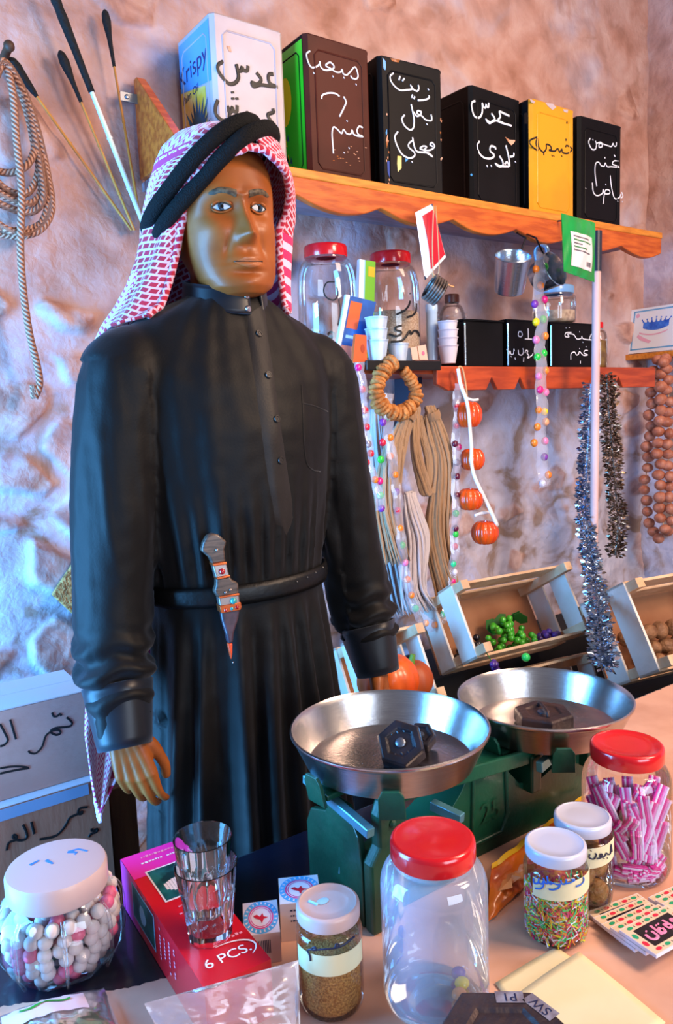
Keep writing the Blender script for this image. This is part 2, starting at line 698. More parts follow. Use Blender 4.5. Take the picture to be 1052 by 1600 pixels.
def tin(label, fl, fr, dep, mat_front, mat_left, skew=0.0, top=2.35, decor=None):
    """rectangular metal tin: fl, fr = front corners in plan, dep = depth behind the front"""
    fl, fr = Vector((fl[0] + .006, fl[1], 0)), Vector((fr[0] + .006, fr[1], 0))
    ex = (fr - fl).normalized()
    ey = Vector((-ex.y, ex.x, 0))
    w = (fr - fl).length
    base = Vector((*((fl + fr) / 2 + ey * dep / 2).to_2d(), SZ + 0.0005))
    t = thing('oil_tin', label, 'tin', base, 'tall square oil tins on the upper shelf')
    h = top - SZ - 0.0005
    R = Matrix((ex, ey, Vector((0, 0, 1)))).transposed()
    mb = MB()
    hw, hd, c = w / 2, dep / 2, 0.010

    def ring(off, z):
        a, d = hw - off, hd - off
        return [Vector(q) for q in ((-a + c, -d, z), (a - c, -d, z), (a, -d + c, z), (a, d - c, z), (a - c, d, z), (-a + c, d, z), (-a, d - c, z), (-a, -d + c, z))]
    rings = [ring(0.002, 0), ring(-0.001, 0.004), ring(0, 0.009), ring(0, h - 0.009), ring(-0.001, h - 0.004), ring(0.002, h), ring(0.006, h - 0.006)]
    vs = [base + R @ p for r in rings for p in r]
    fs, side = [], []
    for k in range(len(rings) - 1):
        for i in range(8):
            j = (i + 1) % 8
            fs.append((k * 8 + i, k * 8 + j, (k + 1) * 8 + j, (k + 1) * 8 + i))
    fl_faces = [f for q, f in enumerate(fs) if q % 8 in (5, 6)]
    ot_faces = [f for q, f in enumerate(fs) if q % 8 not in (5, 6)]
    ot_faces += [tuple(range(8))[::-1], tuple(range(48, 56))]
    o = len(mb.v)
    mb.v.extend(tuple(p) for p in vs)
    mb.mats = [mat_front, mat_left]
    mb.f = fl_faces + ot_faces
    mb.mi = [1] * len(fl_faces) + [0] * len(ot_faces)
    # pressed panel: a raised rounded frame on front and left sides
    front = lambda x, z: base + R @ Vector((x, -hd - 0.0002, z))
    left = lambda y, z: base + R @ Vector((-hw - 0.0002, y, z))
    for fn, ext, mm in ((front, hw - 0.028, mat_front), (left, hd - 0.028, mat_left)):
        a, z0, z1, q = ext, 0.03, h - 0.035, 0.012
        loop = [(-a + q, z0), (a - q, z0), (a, z0 + q), (a, z1 - q), (a - q, z1), (-a + q, z1), (-a, z1 - q), (-a, z0 + q)]
        mb.add(tube([fn(x, z) for x, z in loop], 0.0022, 6, closed=True), mm)
    nf = -(R @ Vector((0, 1, 0)))
    nl = -(R @ Vector((1, 0, 0)))
    sf = plane_of(front(0, 0), nf)
    sl = plane_of(left(0, 0), nl)
    if decor:
        decor(mb, sf, sl, front, left, R, h, hw, hd)
    mb.build('can_body', None, t, smooth=30)
    # lid with round filler cap and wire handle on top
    mb = MB()
    p0 = base + Vector((0, 0, h - 0.006))
    mb.add(lathe([(0.03, 0), (0.03, 0.006), (0.026, 0.008), (0.0, 0.008)], 20, p0 + R @ Vector((hw * 0.4, hd * 0.3, 0))))
    mb.build('filler_cap', M_steel, t)
    mb = MB()
    q = [p0 + R @ Vector((x, 0, z)) for x, z in ((-0.045, 0), (-0.04, 0.004), (0, 0.0055), (0.04, 0.004), (0.045, 0))]
    mb.add(tube([v - R @ Vector((hw * 0.3, hd * 0.2, 0)) for v in q], 0.002, 6, sub=3))
    mb.build('handle', M_steel, t)
    return t


M_steel = mat('galvanised steel', '9aa0a8', 0.35, 0.9)
T_white = mat('cream tin paint', 'bfb3b8', 0.5, col2='b3a3a8', nscale=6, coat=0.1)
T_brown = mat('brown tin paint', '4c2016', 0.5, col2='3c170f', nscale=5, spec=.2)
T_black = mat('black tin paint', '070709', 0.5, col2='0c0c10', nscale=5, spec=0.18)
T_yellow = mat('mustard tin paint', 'e09a12', 0.4, col2='d48e10', nscale=5, coat=0.2)
T_green = mat('bright green tin print', '17c41f', 0.35, coat=0.3)
T_blue = mat('sky blue tin print', '3f9be6', 0.4, coat=0.2)
T_lemon = mat('lemon tin print', 'e6c53a', 0.4, col2='eadb9a', nscale=12, coat=0.2)
T_navy = mat('navy tin lettering', '16275e', 0.5)
T_palm = mat('teal palm print', '1673a0', 0.5, col2='0d4b62', nscale=30)


def patch(mb, fn, poly, m, lift):
    vs = [fn(*p) for p in poly]
    n = (vs[1] - vs[0]).cross(vs[2] - vs[1]).normalized()
    if n.dot(CAM - vs[0]) < 0:
        vs = vs[::-1]
        n = -n
    mb.add(([v + n * lift for v in vs], [tuple(range(len(vs)))]), m)


def d1(mb, sf, sl, front, left, R, h, hw, hd):
    # left side: sky blue band over lemon, palm tree, blue brand lettering
    patch(mb, left, [(hd - .012, .225), (-hd + .012, .20), (-hd + .012, h - .012), (hd - .012, h - .012)], T_blue, .0006)
    patch(mb, left, [(hd - .012, .01), (-hd + .045, .01), (-hd + .045, .20), (hd - .012, .225)], T_lemon, .0006)
    for k in range(11):
        a = radians(-75 + 15 * k)
        L = 0.085 + 0.012 * (k % 3)
        c = (0.0, 0.085)
        tip = (c[0] - L * sin(a) * 0.8, c[1] + L * cos(a) + 0.01)
        mid = ((c[0] + tip[0]) / 2, (c[1] + tip[1]) / 2)
        patch(mb, left, [c, (mid[0] + 0.008 * cos(a), mid[1] + 0.008 * sin(a)), tip, (mid[0] - 0.008 * cos(a), mid[1] - 0.008 * sin(a))], T_palm, .0012 + k * 1e-5)
    patch(mb, left, [(-0.008, 0.01), (0.008, 0.01), (0.004, 0.09), (-0.004, 0.09)], mat('trunk print', '5c3c1c', 0.6), .001)
    patch(mb, left, [(-.05 + .014 * cos(i * pi / 5), .055 + .02 * sin(i * pi / 5)) for i in range(10)], mat('rose print', 'e06f93', 0.5), .001)
    rt, up = R @ Vector((0, -1, 0)), Vector((0, 0, 1))
    text_mesh('Krispy', 0.062, left(0.012, .262), rt + up * 0.10, up, T_navy, mb, 0.0014)
    text_mesh('Palm Oil', 0.026, left(0.03, .205), rt + up * 0.10, up, T_navy, mb, 0.0014)
    o, s = (255, 10), 5.26
    write(mb, [[(492, 455), (455, 478), (450, 520), (485, 580), (540, 635), (590, 630), (618, 590), (612, 530), (600, 475), (612, 520), (640, 530), (648, 500), (660, 525), (690, 530), (698, 490)],
               [(765, 545), (800, 590), (800, 620), (770, 640), (730, 625), (745, 660), (800, 645), (870, 655), (940, 662)],
               [(905, 558), (870, 560), (865, 600), (885, 640), (930, 660)],
               [(450, 770), (430, 830), (435, 890), (490, 940), (540, 920), (545, 870), (530, 825), (540, 860), (562, 865), (568, 830), (580, 862), (605, 865), (608, 815)],
               [(568, 700), (572, 716)], [(570, 750), (574, 768)], [(604, 750), (608, 768)],
               [(700, 975), (715, 930), (700, 880), (680, 885), (690, 930), (715, 930), (705, 960), (670, 970)],
               [(900, 840), (905, 870), (860, 890), (880, 935), (900, 960), (840, 950), (790, 990), (750, 1030)], [(880, 1000), (882, 1020)]],
          sf, 0.0048, M_ink_black, o, s)
    patch(mb, lambda x, y: sf(o[0] + x / s, o[1] + y / s)[0], [(520, 325), (550, 330), (562, 378), (540, 370)], M_rust, .0008)


def d2(mb, sf, sl, front, left, R, h, hw, hd):
    o, s = (440, 40), 6.4
    patch(mb, left, [(-hd + .012, .012), (hd - .06, .012), (hd - .06, h - .012), (-hd + .012, h - .012)], T_green, .0006)
    patch(mb, left, [(hd - .09 + .03 * cos(i * pi / 8), .215 + .06 * sin(i * pi / 8)) for i in range(16)], mat('yellow fruit print', 'e8d818', 0.5), .001)
    for k in range(14):
        x, z = hd - .07 - rng.random() * .05, .03 + rng.random() * .09
        patch(mb, left, [(x, z), (x + .012, z + .004), (x + .006, z + .02)], T_palm if k % 3 else mat('yellow fruit print', 'e8d818'), .0011)
    write(mb, [[(285, 255), (250, 285), (265, 360), (295, 415), (340, 415), (375, 390), (385, 360), (390, 410), (430, 445), (500, 440), (525, 410), (490, 370), (450, 385), (445, 405), (490, 430), (545, 465), (590, 465), (605, 440), (615, 480), (650, 495), (680, 470), (735, 415), (765, 500), (745, 535), (705, 525), (690, 500)],
               [(322, 475)], [(514, 510)], [(624, 522)], [(745, 590)],
               [(400, 735), (410, 695), (470, 675), (540, 680), (580, 710)], [(620, 710), (645, 765), (620, 830), (580, 910)],
               [(812, 1020), (775, 1010), (755, 1050), (770, 1090), (815, 1110), (760, 1105), (720, 1085), (705, 1045), (690, 1085), (650, 1080), (620, 1040), (600, 1080), (560, 1040), (520, 1015), (505, 1080), (512, 1180), (518, 1280)],
               [(655, 955)], [(675, 1225)], [(626, 1272)]], sf, 0.0022, M_ink_white, o, s)
    for k in range(16):
        x, y = 500 + rng.random() * 340, 1190 + rng.random() * 230
        patch(mb, lambda a, b: sf(o[0] + a / s, o[1] + b / s)[0], [(x, y), (x + 18, y + 3), (x + 14, y + 10), (x + 2, y + 8)], M_rust, .0008)


def d3(mb, sf, sl, front, left, R, h, hw, hd):
    o, s = (580, 80), 7.275
    write(mb, [[(255, 250), (215, 290), (240, 365), (320, 440), (400, 440), (470, 430), (445, 385), (475, 430), (520, 455), (540, 430), (537, 385)],
               [(315, 330), (330, 285)], [(355, 340), (378, 310)], [(460, 530), (472, 495)], [(485, 545), (497, 515)],
               [(658, 505), (655, 535), (600, 555), (530, 560)], [(650, 435)],
               [(455, 605), (475, 700), (490, 800), (475, 880), (430, 890), (375, 840), (350, 770), (380, 725)],
               [(480, 690), (520, 740), (560, 720), (570, 690), (530, 680), (525, 710), (580, 740), (620, 780), (680, 790), (690, 760), (680, 720)], [(635, 832)],
               [(470, 980), (490, 1080), (520, 1140), (580, 1150), (650, 1160), (700, 1200), (640, 1160), (600, 1130), (630, 1090), (590, 1080), (555, 1110), (640, 1130), (700, 1110), (720, 1075), (690, 1040), (670, 1065), (700, 1085)],
               [(480, 1010), (430, 1050), (430, 1095), (490, 1150), (490, 1195), (430, 1215), (350, 1170), (290, 1060), (270, 970), (305, 915)], [(465, 1260)]],
          sf, 0.0024, M_ink_white, o, s)
    P = lambda a, b: sf(o[0] + a / s, o[1] + b / s)[0]
    patch(mb, P, [(300, 1190), (345, 1195), (345, 1330), (305, 1375), (295, 1280)], T_lemon, .0007)
    patch(mb, P, [(385, 1215), (420, 1235), (390, 1260)], T_blue, .0007)
    patch(mb, P, [(215, 80), (330, 95), (310, 130), (240, 115)], M_rust, .0007)
    Q = lambda a, b: sl(o[0] + a / s, o[1] + b / s)[0]
    for poly, m in (([(70, 60), (165, 90), (175, 150), (150, 190), (95, 180)], T_blue), ([(110, 960), (180, 880), (160, 1010), (125, 1060)], M_rust),
                    ([(125, 1200), (200, 1200), (195, 1390), (130, 1330)], mat('deep blue print', '123f9a', 0.4)), ([(100, 880), (150, 840), (150, 890), (110, 920)], T_blue)):
        c = [front(-hw + .012 + (p[0] - 60) * .0001, h - (p[1] - 30) / 1520 * h) for p in poly]
        patch(mb, lambda a, b, c=c, poly=poly: c[[tuple(q) for q in poly].index((a, b))], poly, m, .0007)
    for k in range(18):
        x, y = 165 + rng.random() * 40, 600 + rng.random() * 900
        if k > 10:
            x, y = 780 + rng.random() * 20, 600 + rng.random() * 700
        patch(mb, P, [(x, y), (x + 14, y + 4), (x + 10, y + 30), (x + 2, y + 20)], M_rust, .0008)


def d4(mb, sf, sl, front, left, R, h, hw, hd):
    o, s = (690, 120), 7.514
    write(mb, [[(395, 285), (360, 300), (355, 360), (385, 460), (440, 480), (475, 430), (480, 350), (478, 310), (490, 350), (515, 365), (522, 325), (530, 350), (550, 355), (552, 300)],
               [(585, 430), (625, 490), (600, 520), (560, 545), (520, 500), (570, 535), (640, 515), (700, 540), (820, 575)],
               [(795, 460), (720, 425), (680, 410), (690, 470), (660, 515), (720, 540)],
               [(445, 760), (420, 800), (440, 890), (500, 950), (580, 960), (620, 920), (570, 870), (580, 815), (630, 830), (635, 855)], [(535, 1050)], [(583, 1048)],
               [(680, 930), (715, 990), (720, 1040), (680, 1055), (630, 1020), (690, 1050), (790, 1055)], [(755, 805), (785, 930), (800, 1050), (770, 1000), (740, 1030)], [(850, 895), (845, 930), (800, 940)], [(868, 1003)]],
          sf, 0.0032, M_ink_white, o, s)
    P = lambda a, b: sf(o[0] + a / s, o[1] + b / s)[0]
    patch(mb, P, [(745, 705), (800, 740), (870, 745), (850, 780), (820, 805), (785, 770)], M_rust, .0008)
    patch(mb, P, [(335, 1150), (352, 1135), (365, 1155), (350, 1168)], T_blue, .0008)


def d5(mb, sf, sl, front, left, R, h, hw, hd):
    o, s = (815, 145), 6.19
    write(mb, [[(150, 430), (90, 455), (80, 490), (120, 535), (160, 555), (140, 490), (155, 440), (165, 520), (210, 575), (240, 540), (240, 500), (275, 510), (290, 545), (265, 555), (320, 565), (350, 540), (370, 575), (390, 545), (400, 580), (450, 585), (490, 545), (440, 510), (425, 525)],
               [(432, 445), (430, 465)], [(295, 608)], [(312, 612)], [(388, 612)], [(438, 280), (440, 300)], [(215, 580), (218, 605)]], sf, 0.0028, M_ink_black, o, s)
    P = lambda a, b: sf(o[0] + a / s, o[1] + b / s)[0]
    patch(mb, P, [(230, 100), (300, 105), (335, 140), (300, 168), (255, 130)], T_white, .0008)
    patch(mb, P, [(80, 55), (130, 85), (120, 105), (90, 90)], T_white, .0008)
    patch(mb, P, [(400, 160), (450, 165), (445, 195), (410, 185)], T_white, .0008)
    patch(mb, P, [(25, 200), (50, 190), (68, 240), (55, 300), (30, 300)], T_black, .0008)


def d6(mb, sf, sl, front, left, R, h, hw, hd):
    o, s = (815, 145), 6.19
    write(mb, [[(665, 440), (650, 480), (680, 545), (715, 545), (725, 500), (715, 465)], [(690, 455)], [(725, 490), (770, 480), (780, 520), (750, 525), (760, 490), (830, 510), (870, 520), (885, 490), (895, 515), (915, 515), (918, 480)],
               [(895, 600), (905, 618)], [(935, 660), (895, 660), (880, 690), (930, 710), (940, 722), (870, 715), (830, 715), (810, 680), (800, 710), (770, 705), (750, 675), (720, 680), (710, 740), (715, 820), (728, 905)], [(805, 622), (808, 635)],
               [(685, 870), (695, 960), (730, 995), (780, 975), (790, 935), (800, 975), (850, 975), (850, 945), (815, 940), (800, 990), (790, 1075)], [(815, 888)],
               [(858, 800), (872, 920), (900, 1020), (945, 1015), (960, 980)], [(930, 1050)], [(968, 960), (980, 1000), (960, 1020)], [(975, 1055)], [(620, 925)]],
          sf, 0.0022, M_ink_white, o, s)


tin('cream tin with blue and yellow printed left side, leftmost on the upper shelf', (0.885, 1.725), (1.085, 1.728), 0.19, T_white, T_white, decor=d1)
tin('brown painted tin with a bright green side on the upper shelf', (1.127, 1.697), (1.331, 1.697), 0.19, T_brown, T_black, decor=d2)
tin('black tin with three lines of white writing and chipped blue corner', (1.363, 1.700), (1.580, 1.685), 0.19, T_black, T_black, decor=d3)
tin('dark tin turned so its brownish left side shows, fourth along the upper shelf', (1.715, 1.712), (1.945, 1.724), 0.19, T_black, mat('brown black tin paint', '1c0f0a', 0.45, col2='140a07', nscale=6, spec=.18), decor=d4)
tin('mustard yellow tin with one word in black on the upper shelf', (1.952, 1.69), (2.163, 1.69), 0.19, T_yellow, T_black, decor=d5)
tin('black tin with small white writing, at the right end of the upper shelf', (2.205, 1.705), (2.430, 1.70), 0.19, T_black, T_black, decor=d6)

# ================================================================== mannequin
BX, BY = 0.612, 1.19
Bv = Vector((BX, BY, 0))
M_skin = mat('painted tan skin', '985221', 0.44, col2='87461a', nscale=14, coat=0.05, spec=0.35)
dummy = thing('mannequin', 'mannequin in a black robe and red checked headscarf behind the counter', 'mannequin', (BX, BY, 0))


def eval_mesh(mb, mods):
    me = bpy.data.meshes.new('tmp')
    me.from_pydata([tuple(v) for v in mb.v], [], mb.f)
    bm = bmesh.new()
    bm.from_mesh(me)
    bmesh.ops.recalc_face_normals(bm, faces=bm.faces)
    bm.to_mesh(me)
    bm.free()
    o = bpy.data.objects.new('tmp', me)
    COL.objects.link(o)
    for kind, kw in mods:
        md = o.modifiers.new(kind, kind)
        for k, v in kw.items():
            setattr(md, k, v)
    dg = bpy.context.evaluated_depsgraph_get()
    r = bpy.data.meshes.new_from_object(o.evaluated_get(dg))
    bpy.data.objects.remove(o)
    bpy.data.meshes.remove(me)
    return r


def mesh_np(me):
    a = np.empty(len(me.vertices) * 3)
    me.vertices.foreach_get('co', a)
    return a.reshape(-1, 3)


def link_mesh(me, name, m, parent, smooth=180):
    me.name = name
    me.materials.clear()
    me.materials.append(m)
    me.polygons.foreach_set('use_smooth', [True] * len(me.polygons))
    me.update()
    o = bpy.data.objects.new(name, me)
    COL.objects.link(o)
    o.parent = parent
    return o


# ---- head in its own frame: eye level at the origin, face towards -y
H_rows = [  # z, half width, front y, back y
    (-.133, .014, -.078, -.050), (-.129, .034, -.090, -.020), (-.118, .052, -.097, .005), (-.102, .062, -.098, .026), (-.082, .0685, -.096, .048),
    (-.06, .0735, -.095, .070), (-.035, .077, -.0945, .088), (-.01, .079, -.092, .098), (.012, .0805, -.0945, .102), (.035, .081, -.097, .104),
    (.06, .080, -.094, .103), (.085, .074, -.083, .096), (.105, .061, -.063, .080), (.118, .043, -.040, .058), (.125, .020, -.012, .03), (.127, .002, .008, .012)]


def gau(x, s):
    return math.exp(-0.5 * (x / s) ** 2)


def head_pt(u, v):
    k = v * (len(H_rows) - 1)
    zs = [r[0] for r in H_rows]
    # rows are spaced evenly in arc for a fine grid
    z, w, yf, yb = (float(np.interp(k, range(len(H_rows)), [r[j] for r in H_rows])) for j in range(4))
    a = 2 * pi * u
    c, s_ = cos(a), sin(a)
    yc, yr = (yf + yb) / 2, (yb - yf) / 2
    e = 0.86
    x = w * math.copysign(abs(c) ** e, c)
    y = yc + yr * math.copysign(abs(s_) ** e, s_)
    if s_ < 0:
        f = min(1.0, -s_ * 1.6)
        ax = abs(x)
        d = 0.0
        # nose: bridge, tip, wings
        t = max(0.0, min(1.0, (0.012 - z) / 0.055))
        if -0.062 < z < 0.02:
            prof = -(0.004 + 0.028 * t ** 1.15)
            if z < -0.046:
                prof *= max(0.0, 1 - (-0.046 - z) / 0.011)
            d += prof * gau(x, 0.0054 + 0.0026 * t)
        d += -0.007 * gau(ax - 0.0115, 0.0042) * gau(z + 0.045, 0.0052)
        # eye sockets, brows, cheeks
        d += 0.0115 * gau(ax - 0.030, 0.014) * gau(z + 0.001, 0.011)
        d += -0.0075 * gau(ax - 0.028, 0.020) * gau(z - 0.021, 0.0065)
        d += -0.0060 * gau(ax - 0.046, 0.016) * gau(z + 0.030, 0.015)
        d += 0.0040 * gau(ax - 0.040, 0.014) * gau(z + 0.066, 0.018)
        d += 0.0042 * gau(ax - 0.025 - (-0.045 - z) * 0.25, 0.0035) * gau(z + 0.058, 0.013)
        # mouth
        d += -0.0060 * gau(x, 0.019) * gau(z + 0.0775, 0.0045)
        d += -0.0095 * gau(x, 0.016) * gau(z + 0.0885, 0.0042)
        d += 0.0050 * gau(x, 0.021) * gau(z + 0.0828, 0.0016)
        d += 0.0020 * gau(x, 0.0035) * gau(z + 0.066, 0.005)
        d += 0.0065 * gau(x, 0.018) * gau(z + 0.099, 0.0045)
        d += -0.0060 * gau(x, 0.016) * gau(z + 0.114, 0.010)
        y += d * f
    return Vector((x, y, z))


HEAD = Vector((0.004, 0.0, 1.728))
HR = Matrix.Rotation(radians(-7), 3, 'Z') @ Matrix.Rotation(radians(-3.0), 3, 'Y')


def hw_(p):
    return HEAD + HR @ Vector(p)


mb = MB()
hv, hf = grid(lambda u, v: head_pt(u, v), 220, 200, close_u=True)
hf += [tuple(range(220))[::-1], tuple(range(199 * 220, 200 * 220))]
mb.add(([hw_(p) for p in hv], hf))
for sgn in (-1, 1):   # ears
    mb.add(([hw_(Vector(p)) for p in ball((sgn * .0765, 0.012, -.018), (.0085, .019, .031), 16, 12, T=Matrix.Rotation(radians(12), 3, 'X'))[0]], ball((0, 0, 0), 1, 16, 12)[1]))
    mb.add(([hw_(Vector(p)) for p in ball((sgn * .074, -0.002, -.038), (.007, .009, .012), 12, 8)[0]], ball((0, 0, 0), 1, 12, 8)[1]))
# neck and trunk (mostly inside the robe)


def ell(rows, n=40, c=(0, 0)):
    vs, fs = [], []
    for z, a, b, y0 in rows:
        for i in range(n):
            t = 2 * pi * i / n
            vs.append(Vector((c[0] + a * cos(t), c[1] + y0 + b * sin(t), z)))
    for k in range(len(rows) - 1):
        for i in range(n):
            j = (i + 1) % n
            fs.append((k * n + i, k * n + j, (k + 1) * n + j, (k + 1) * n + i))
    fs += [tuple(range(n))[::-1], tuple(range((len(rows) - 1) * n, len(rows) * n))]
    return vs, fs


mb.add(ell([(0.86, .12, .085, 0), (1.0, .125, .085, 0), (1.12, .120, .08, 0), (1.3, .14, .085, 0), (1.44, .15, .08, 0), (1.50, .13, .07, .005), (1.545, .075, .06, .008), (1.58, .056, .056, .005), (1.66, .054, .055, .0)]))
ARM_R = [(-.150, .0, 1.47), (-.195, .0, 1.40), (-.215, .0, 1.25), (-.222, .0, 1.12), (-.235, -.025, 1.02), (-.242, -.05, .945), (-.244, -.058, .915)]
ARM_L = [(.150, .0, 1.47), (.185, .0, 1.40), (.215, .0, 1.25), (.232, .0, 1.12), (.248, -.02, 1.02), (.258, -.04, .945), (.262, -.045, .915)]
for arm in (ARM_R, ARM_L):
    mb.add(tube(arm, [.05, .045, .042, .038, .034, .026, .0255], 16, sub=4))
for s in (-1, 1):     # legs and feet under the robe
    mb.add(tube([(s * .075, 0, .92), (s * .08, -.01, .52), (s * .082, .01, .14), (s * .084, -.02, .04), (s * .09, -.12, .03)], [.075, .052, .036, .036, .028], 14, sub=4))


def hand(mb, wrist, L, Tn, Pn, k=0.86):
    """L along the hand, Tn towards the thumb, Pn out of the palm; five bent fingers"""
    wrist, L, Tn, Pn = Vector(wrist), Vector(L).normalized(), Vector(Tn), Vector(Pn)
    Tn = (Tn - L * Tn.dot(L)).normalized()
    Pn = Pn - L * Pn.dot(L)
    Pn = (Pn - Tn * Pn.dot(Tn)).normalized()
    F_ = lambda a, b, c: wrist + (L * a + Tn * b + Pn * c) * k
    # palm: four metacarpal rays and a thumb pad give it its shape
    fing = [(.0285, .083, .0088, (.036, .023, .018), 22), (.0092, .087, .0090, (.041, .026, .019), 26), (-.0100, .083, .0086, (.037, .024, .018), 31), (-.0280, .075, .0076, (.029, .019, .016), 36)]
    for b, a0, r, seg, bend in fing:
        mb.add(tube([F_(-.012, b * .45, 0), F_(.03, b * .75, -.001), F_(a0 - .004, b, -.002)], [.0155 * k, .0140 * k, (r + .0030) * k], 12, sub=4))
        p = F_(a0 - .006, b, -.002)
        ang = radians(bend * .55)
        pts, rad = [p], [(r + .0022) * k]
        for q, s in enumerate(seg):
            p = p + (L * cos(ang) + Pn * sin(ang)) * s * k
            pts.append(p)
            rad.append(r * k * (1.0 - .09 * (q + 1)))
            ang += radians(bend)
        mb.add(tube(pts, rad, 12, sub=4))
        mb.add(ball(pts[-1], rad[-1], 12, 8))
    mb.add(tube([F_(.004, .018, .006), F_(.030, .034, .016), F_(.052, .043, .021)], [.016 * k, .0155 * k, .0118 * k], 12, sub=4))
    t = [F_(.048, .042, .020), F_(.076, .046, .027), F_(.098, .041, .034)]
    mb.add(tube(t, [.0112 * k, .0100 * k, .0088 * k], 12, sub=4))
    mb.add(ball(t[-1], .0088 * k, 12, 8))


hand(mb, (-.244, -.058, .918), (0.17, -.15, -0.95), (0.80, -.55, 0.05), (.55, .82, 0))
hand(mb, (.262, -.045, .918), (-.05, -.16, -0.98), (-.25, -.95, 0), (-.95, .25, 0))
body_me = eval_mesh(mb, [('REMESH', dict(mode='VOXEL', voxel_size=0.0022)), ('SMOOTH', dict(factor=0.5, iterations=3))])
body_co = mesh_np(body_me)
body = link_mesh(body_me, 'body', M_skin, dummy)


def bvh_of(me, off=Bv):
    co = mesh_np(me)
    return BVHTree.FromPolygons([Vector(c) + off for c in co.tolist()], [tuple(p.vertices) for p in me.polygons])


body_bvh = bvh_of(body_me)


def face_hit(x, z, lift=0.0):
    """point on the face in front of head coordinates x, z (world)"""
    o = Bv + hw_((x, -0.3, z))
    d = HR @ Vector((0, 1, 0))
    h = body_bvh.ray_cast(o, d)
    return (h[0] - d * lift) if h[0] is not None else Bv + hw_((x, -.09, z))


# ---- painted features of the face
M_eyew = mat('eye white', 'b4b8be', 0.5, spec=.15)
M_iris = mat('grey blue iris', '34506c', 0.6, col2='16283a', nscale=300, spec=.12)
M_pupil = mat('pupil black', '060608', 0.6, spec=.1)
M_brow = mat('painted brows', '3a2d1e', 0.6, col2='5a4a34', nscale=160)
M_lash = mat('dark eye line', '33200f', 0.5)
M_lip = mat('painted lips', 'a4623a', 0.42, col2='9a5a30', nscale=30)
M_mouth = mat('mouth line', '2f1408', 0.5)
for sgn in (-1, 1):
    cx, cz = sgn * 0.0310, 0.0015

    def eye_pt(u, v):
        a = 2 * u - 1
        up, lo_ = .0070 * (1 - abs(a) ** 2.2), -.0050 * (1 - abs(a) ** 2.0)
        x = cx + .0148 * a
        z = cz + lo_ + (up - lo_) * v
        b = .0040 * (1 - a * a) * (1 - (2 * v - 1) ** 2 * .6)
        return eye_base(x, z) - fdir * (b + .0012)
    fdir = HR @ Vector((0, 1, 0))
    hits = [face_hit(cx + dx, cz) for dx in (-.014, 0, .014)]
    yy = [(HR.transposed() @ (h - Bv - HEAD)).y for h in hits]

    def eye_base(x, z):
        t = (x - cx) / .014
        y = yy[1] + (yy[2] - yy[0]) / 2 * t + ((yy[2] + yy[0]) / 2 - yy[1]) * t * t
        return Bv + hw_((x, y, z))
    mb = MB()
    mb.add(grid(eye_pt, 15, 9))
    eo = mb.build('eye', M_eyew, dummy, smooth=180)
    gx = cx + 0.0008

    def disc(r, lift, n=24):
        c = eye_base(gx, cz + .0012) - fdir * (.0052 + lift)
        ex, ez = HR @ Vector((1, 0, 0)), HR @ Vector((0, 0, 1))
        vs = [c] + [c + ex * r * cos(2 * pi * i / n) + ez * r * sin(2 * pi * i / n) * .96 + fdir * (r * r * 18) for i in range(n)]
        return vs, [(0, 1 + (i + 1) % n, 1 + i) for i in range(n)]
    mb = MB()
    mb.add(disc(.0066, .0002), M_pupil)
    mb.add(disc(.0058, .0004), M_iris)
    mb.build('iris', None, eo, smooth=0)
    mb = MB()
    mb.add(disc(.0028, .0007), M_pupil)
    mb.build('pupil', None, eo, smooth=0)
    lid = lambda k: [eye_pt(i / 12, k) - fdir * .0008 for i in range(13)]
    mb = MB()
    mb.add(tube(lid(1.0), .0012, 6), M_lash)
    mb.add(tube(lid(0.0), .0007, 6), M_lash)
    mb.add(tube([p + HR @ Vector((0, 0, .0028)) - fdir * .0008 for p in lid(1.0)], [.0006] + [.0024] * 11 + [.0006], 8), M_skin)
    mb.add(tube([p - HR @ Vector((0, 0, .0022)) for p in lid(0.0)], [.0004] + [.0015] * 11 + [.0004], 8), M_skin)
    mb.build('eyelid', None, dummy, smooth=180)

    def brow_pt(u, v):
        x = .0105 + .040 * u
        z = .0185 + .0055 * sin(min(1, u * 1.25) * pi * .62) - .0075 * max(0, u - .62)
        h = .0105 * (1 - .25 * u) * (1 - max(0, (u - .8) / .2) ** 2 * .7)
        zz = z + (v - .5) * h
        return face_hit(sgn * x, zz, .0010 * sin(pi * min(max(v, 0.03), .97)) + .0004)
    mb = MB()
    mb.add(grid(brow_pt, 24, 6))
    mb.build('eyebrow', M_brow, dummy, smooth=180)


def lip_pt(u, v):
    a = 2 * u - 1
    zt = -.0765 - .0062 * abs(a) ** 1.6 + .0010 * gau(abs(a) - .22, .16)
    zb = -.0925 + .0085 * abs(a) ** 2
    return face_hit(.0235 * a, zt + (zb - zt) * v, .0005)


mb = MB()
mb.add(grid(lip_pt, 28, 12), M_lip)
mb.add(tube([face_hit(.0240 * (i / 8 - 1), -.0832 + .0012 * abs(i / 8 - 1), .0004) for i in range(17)], [.0008] + [.0010] * 15 + [.0012], 6), M_mouth)
mb.build('lips', None, dummy, smooth=180)
# finger nails left out: the cast hand has none

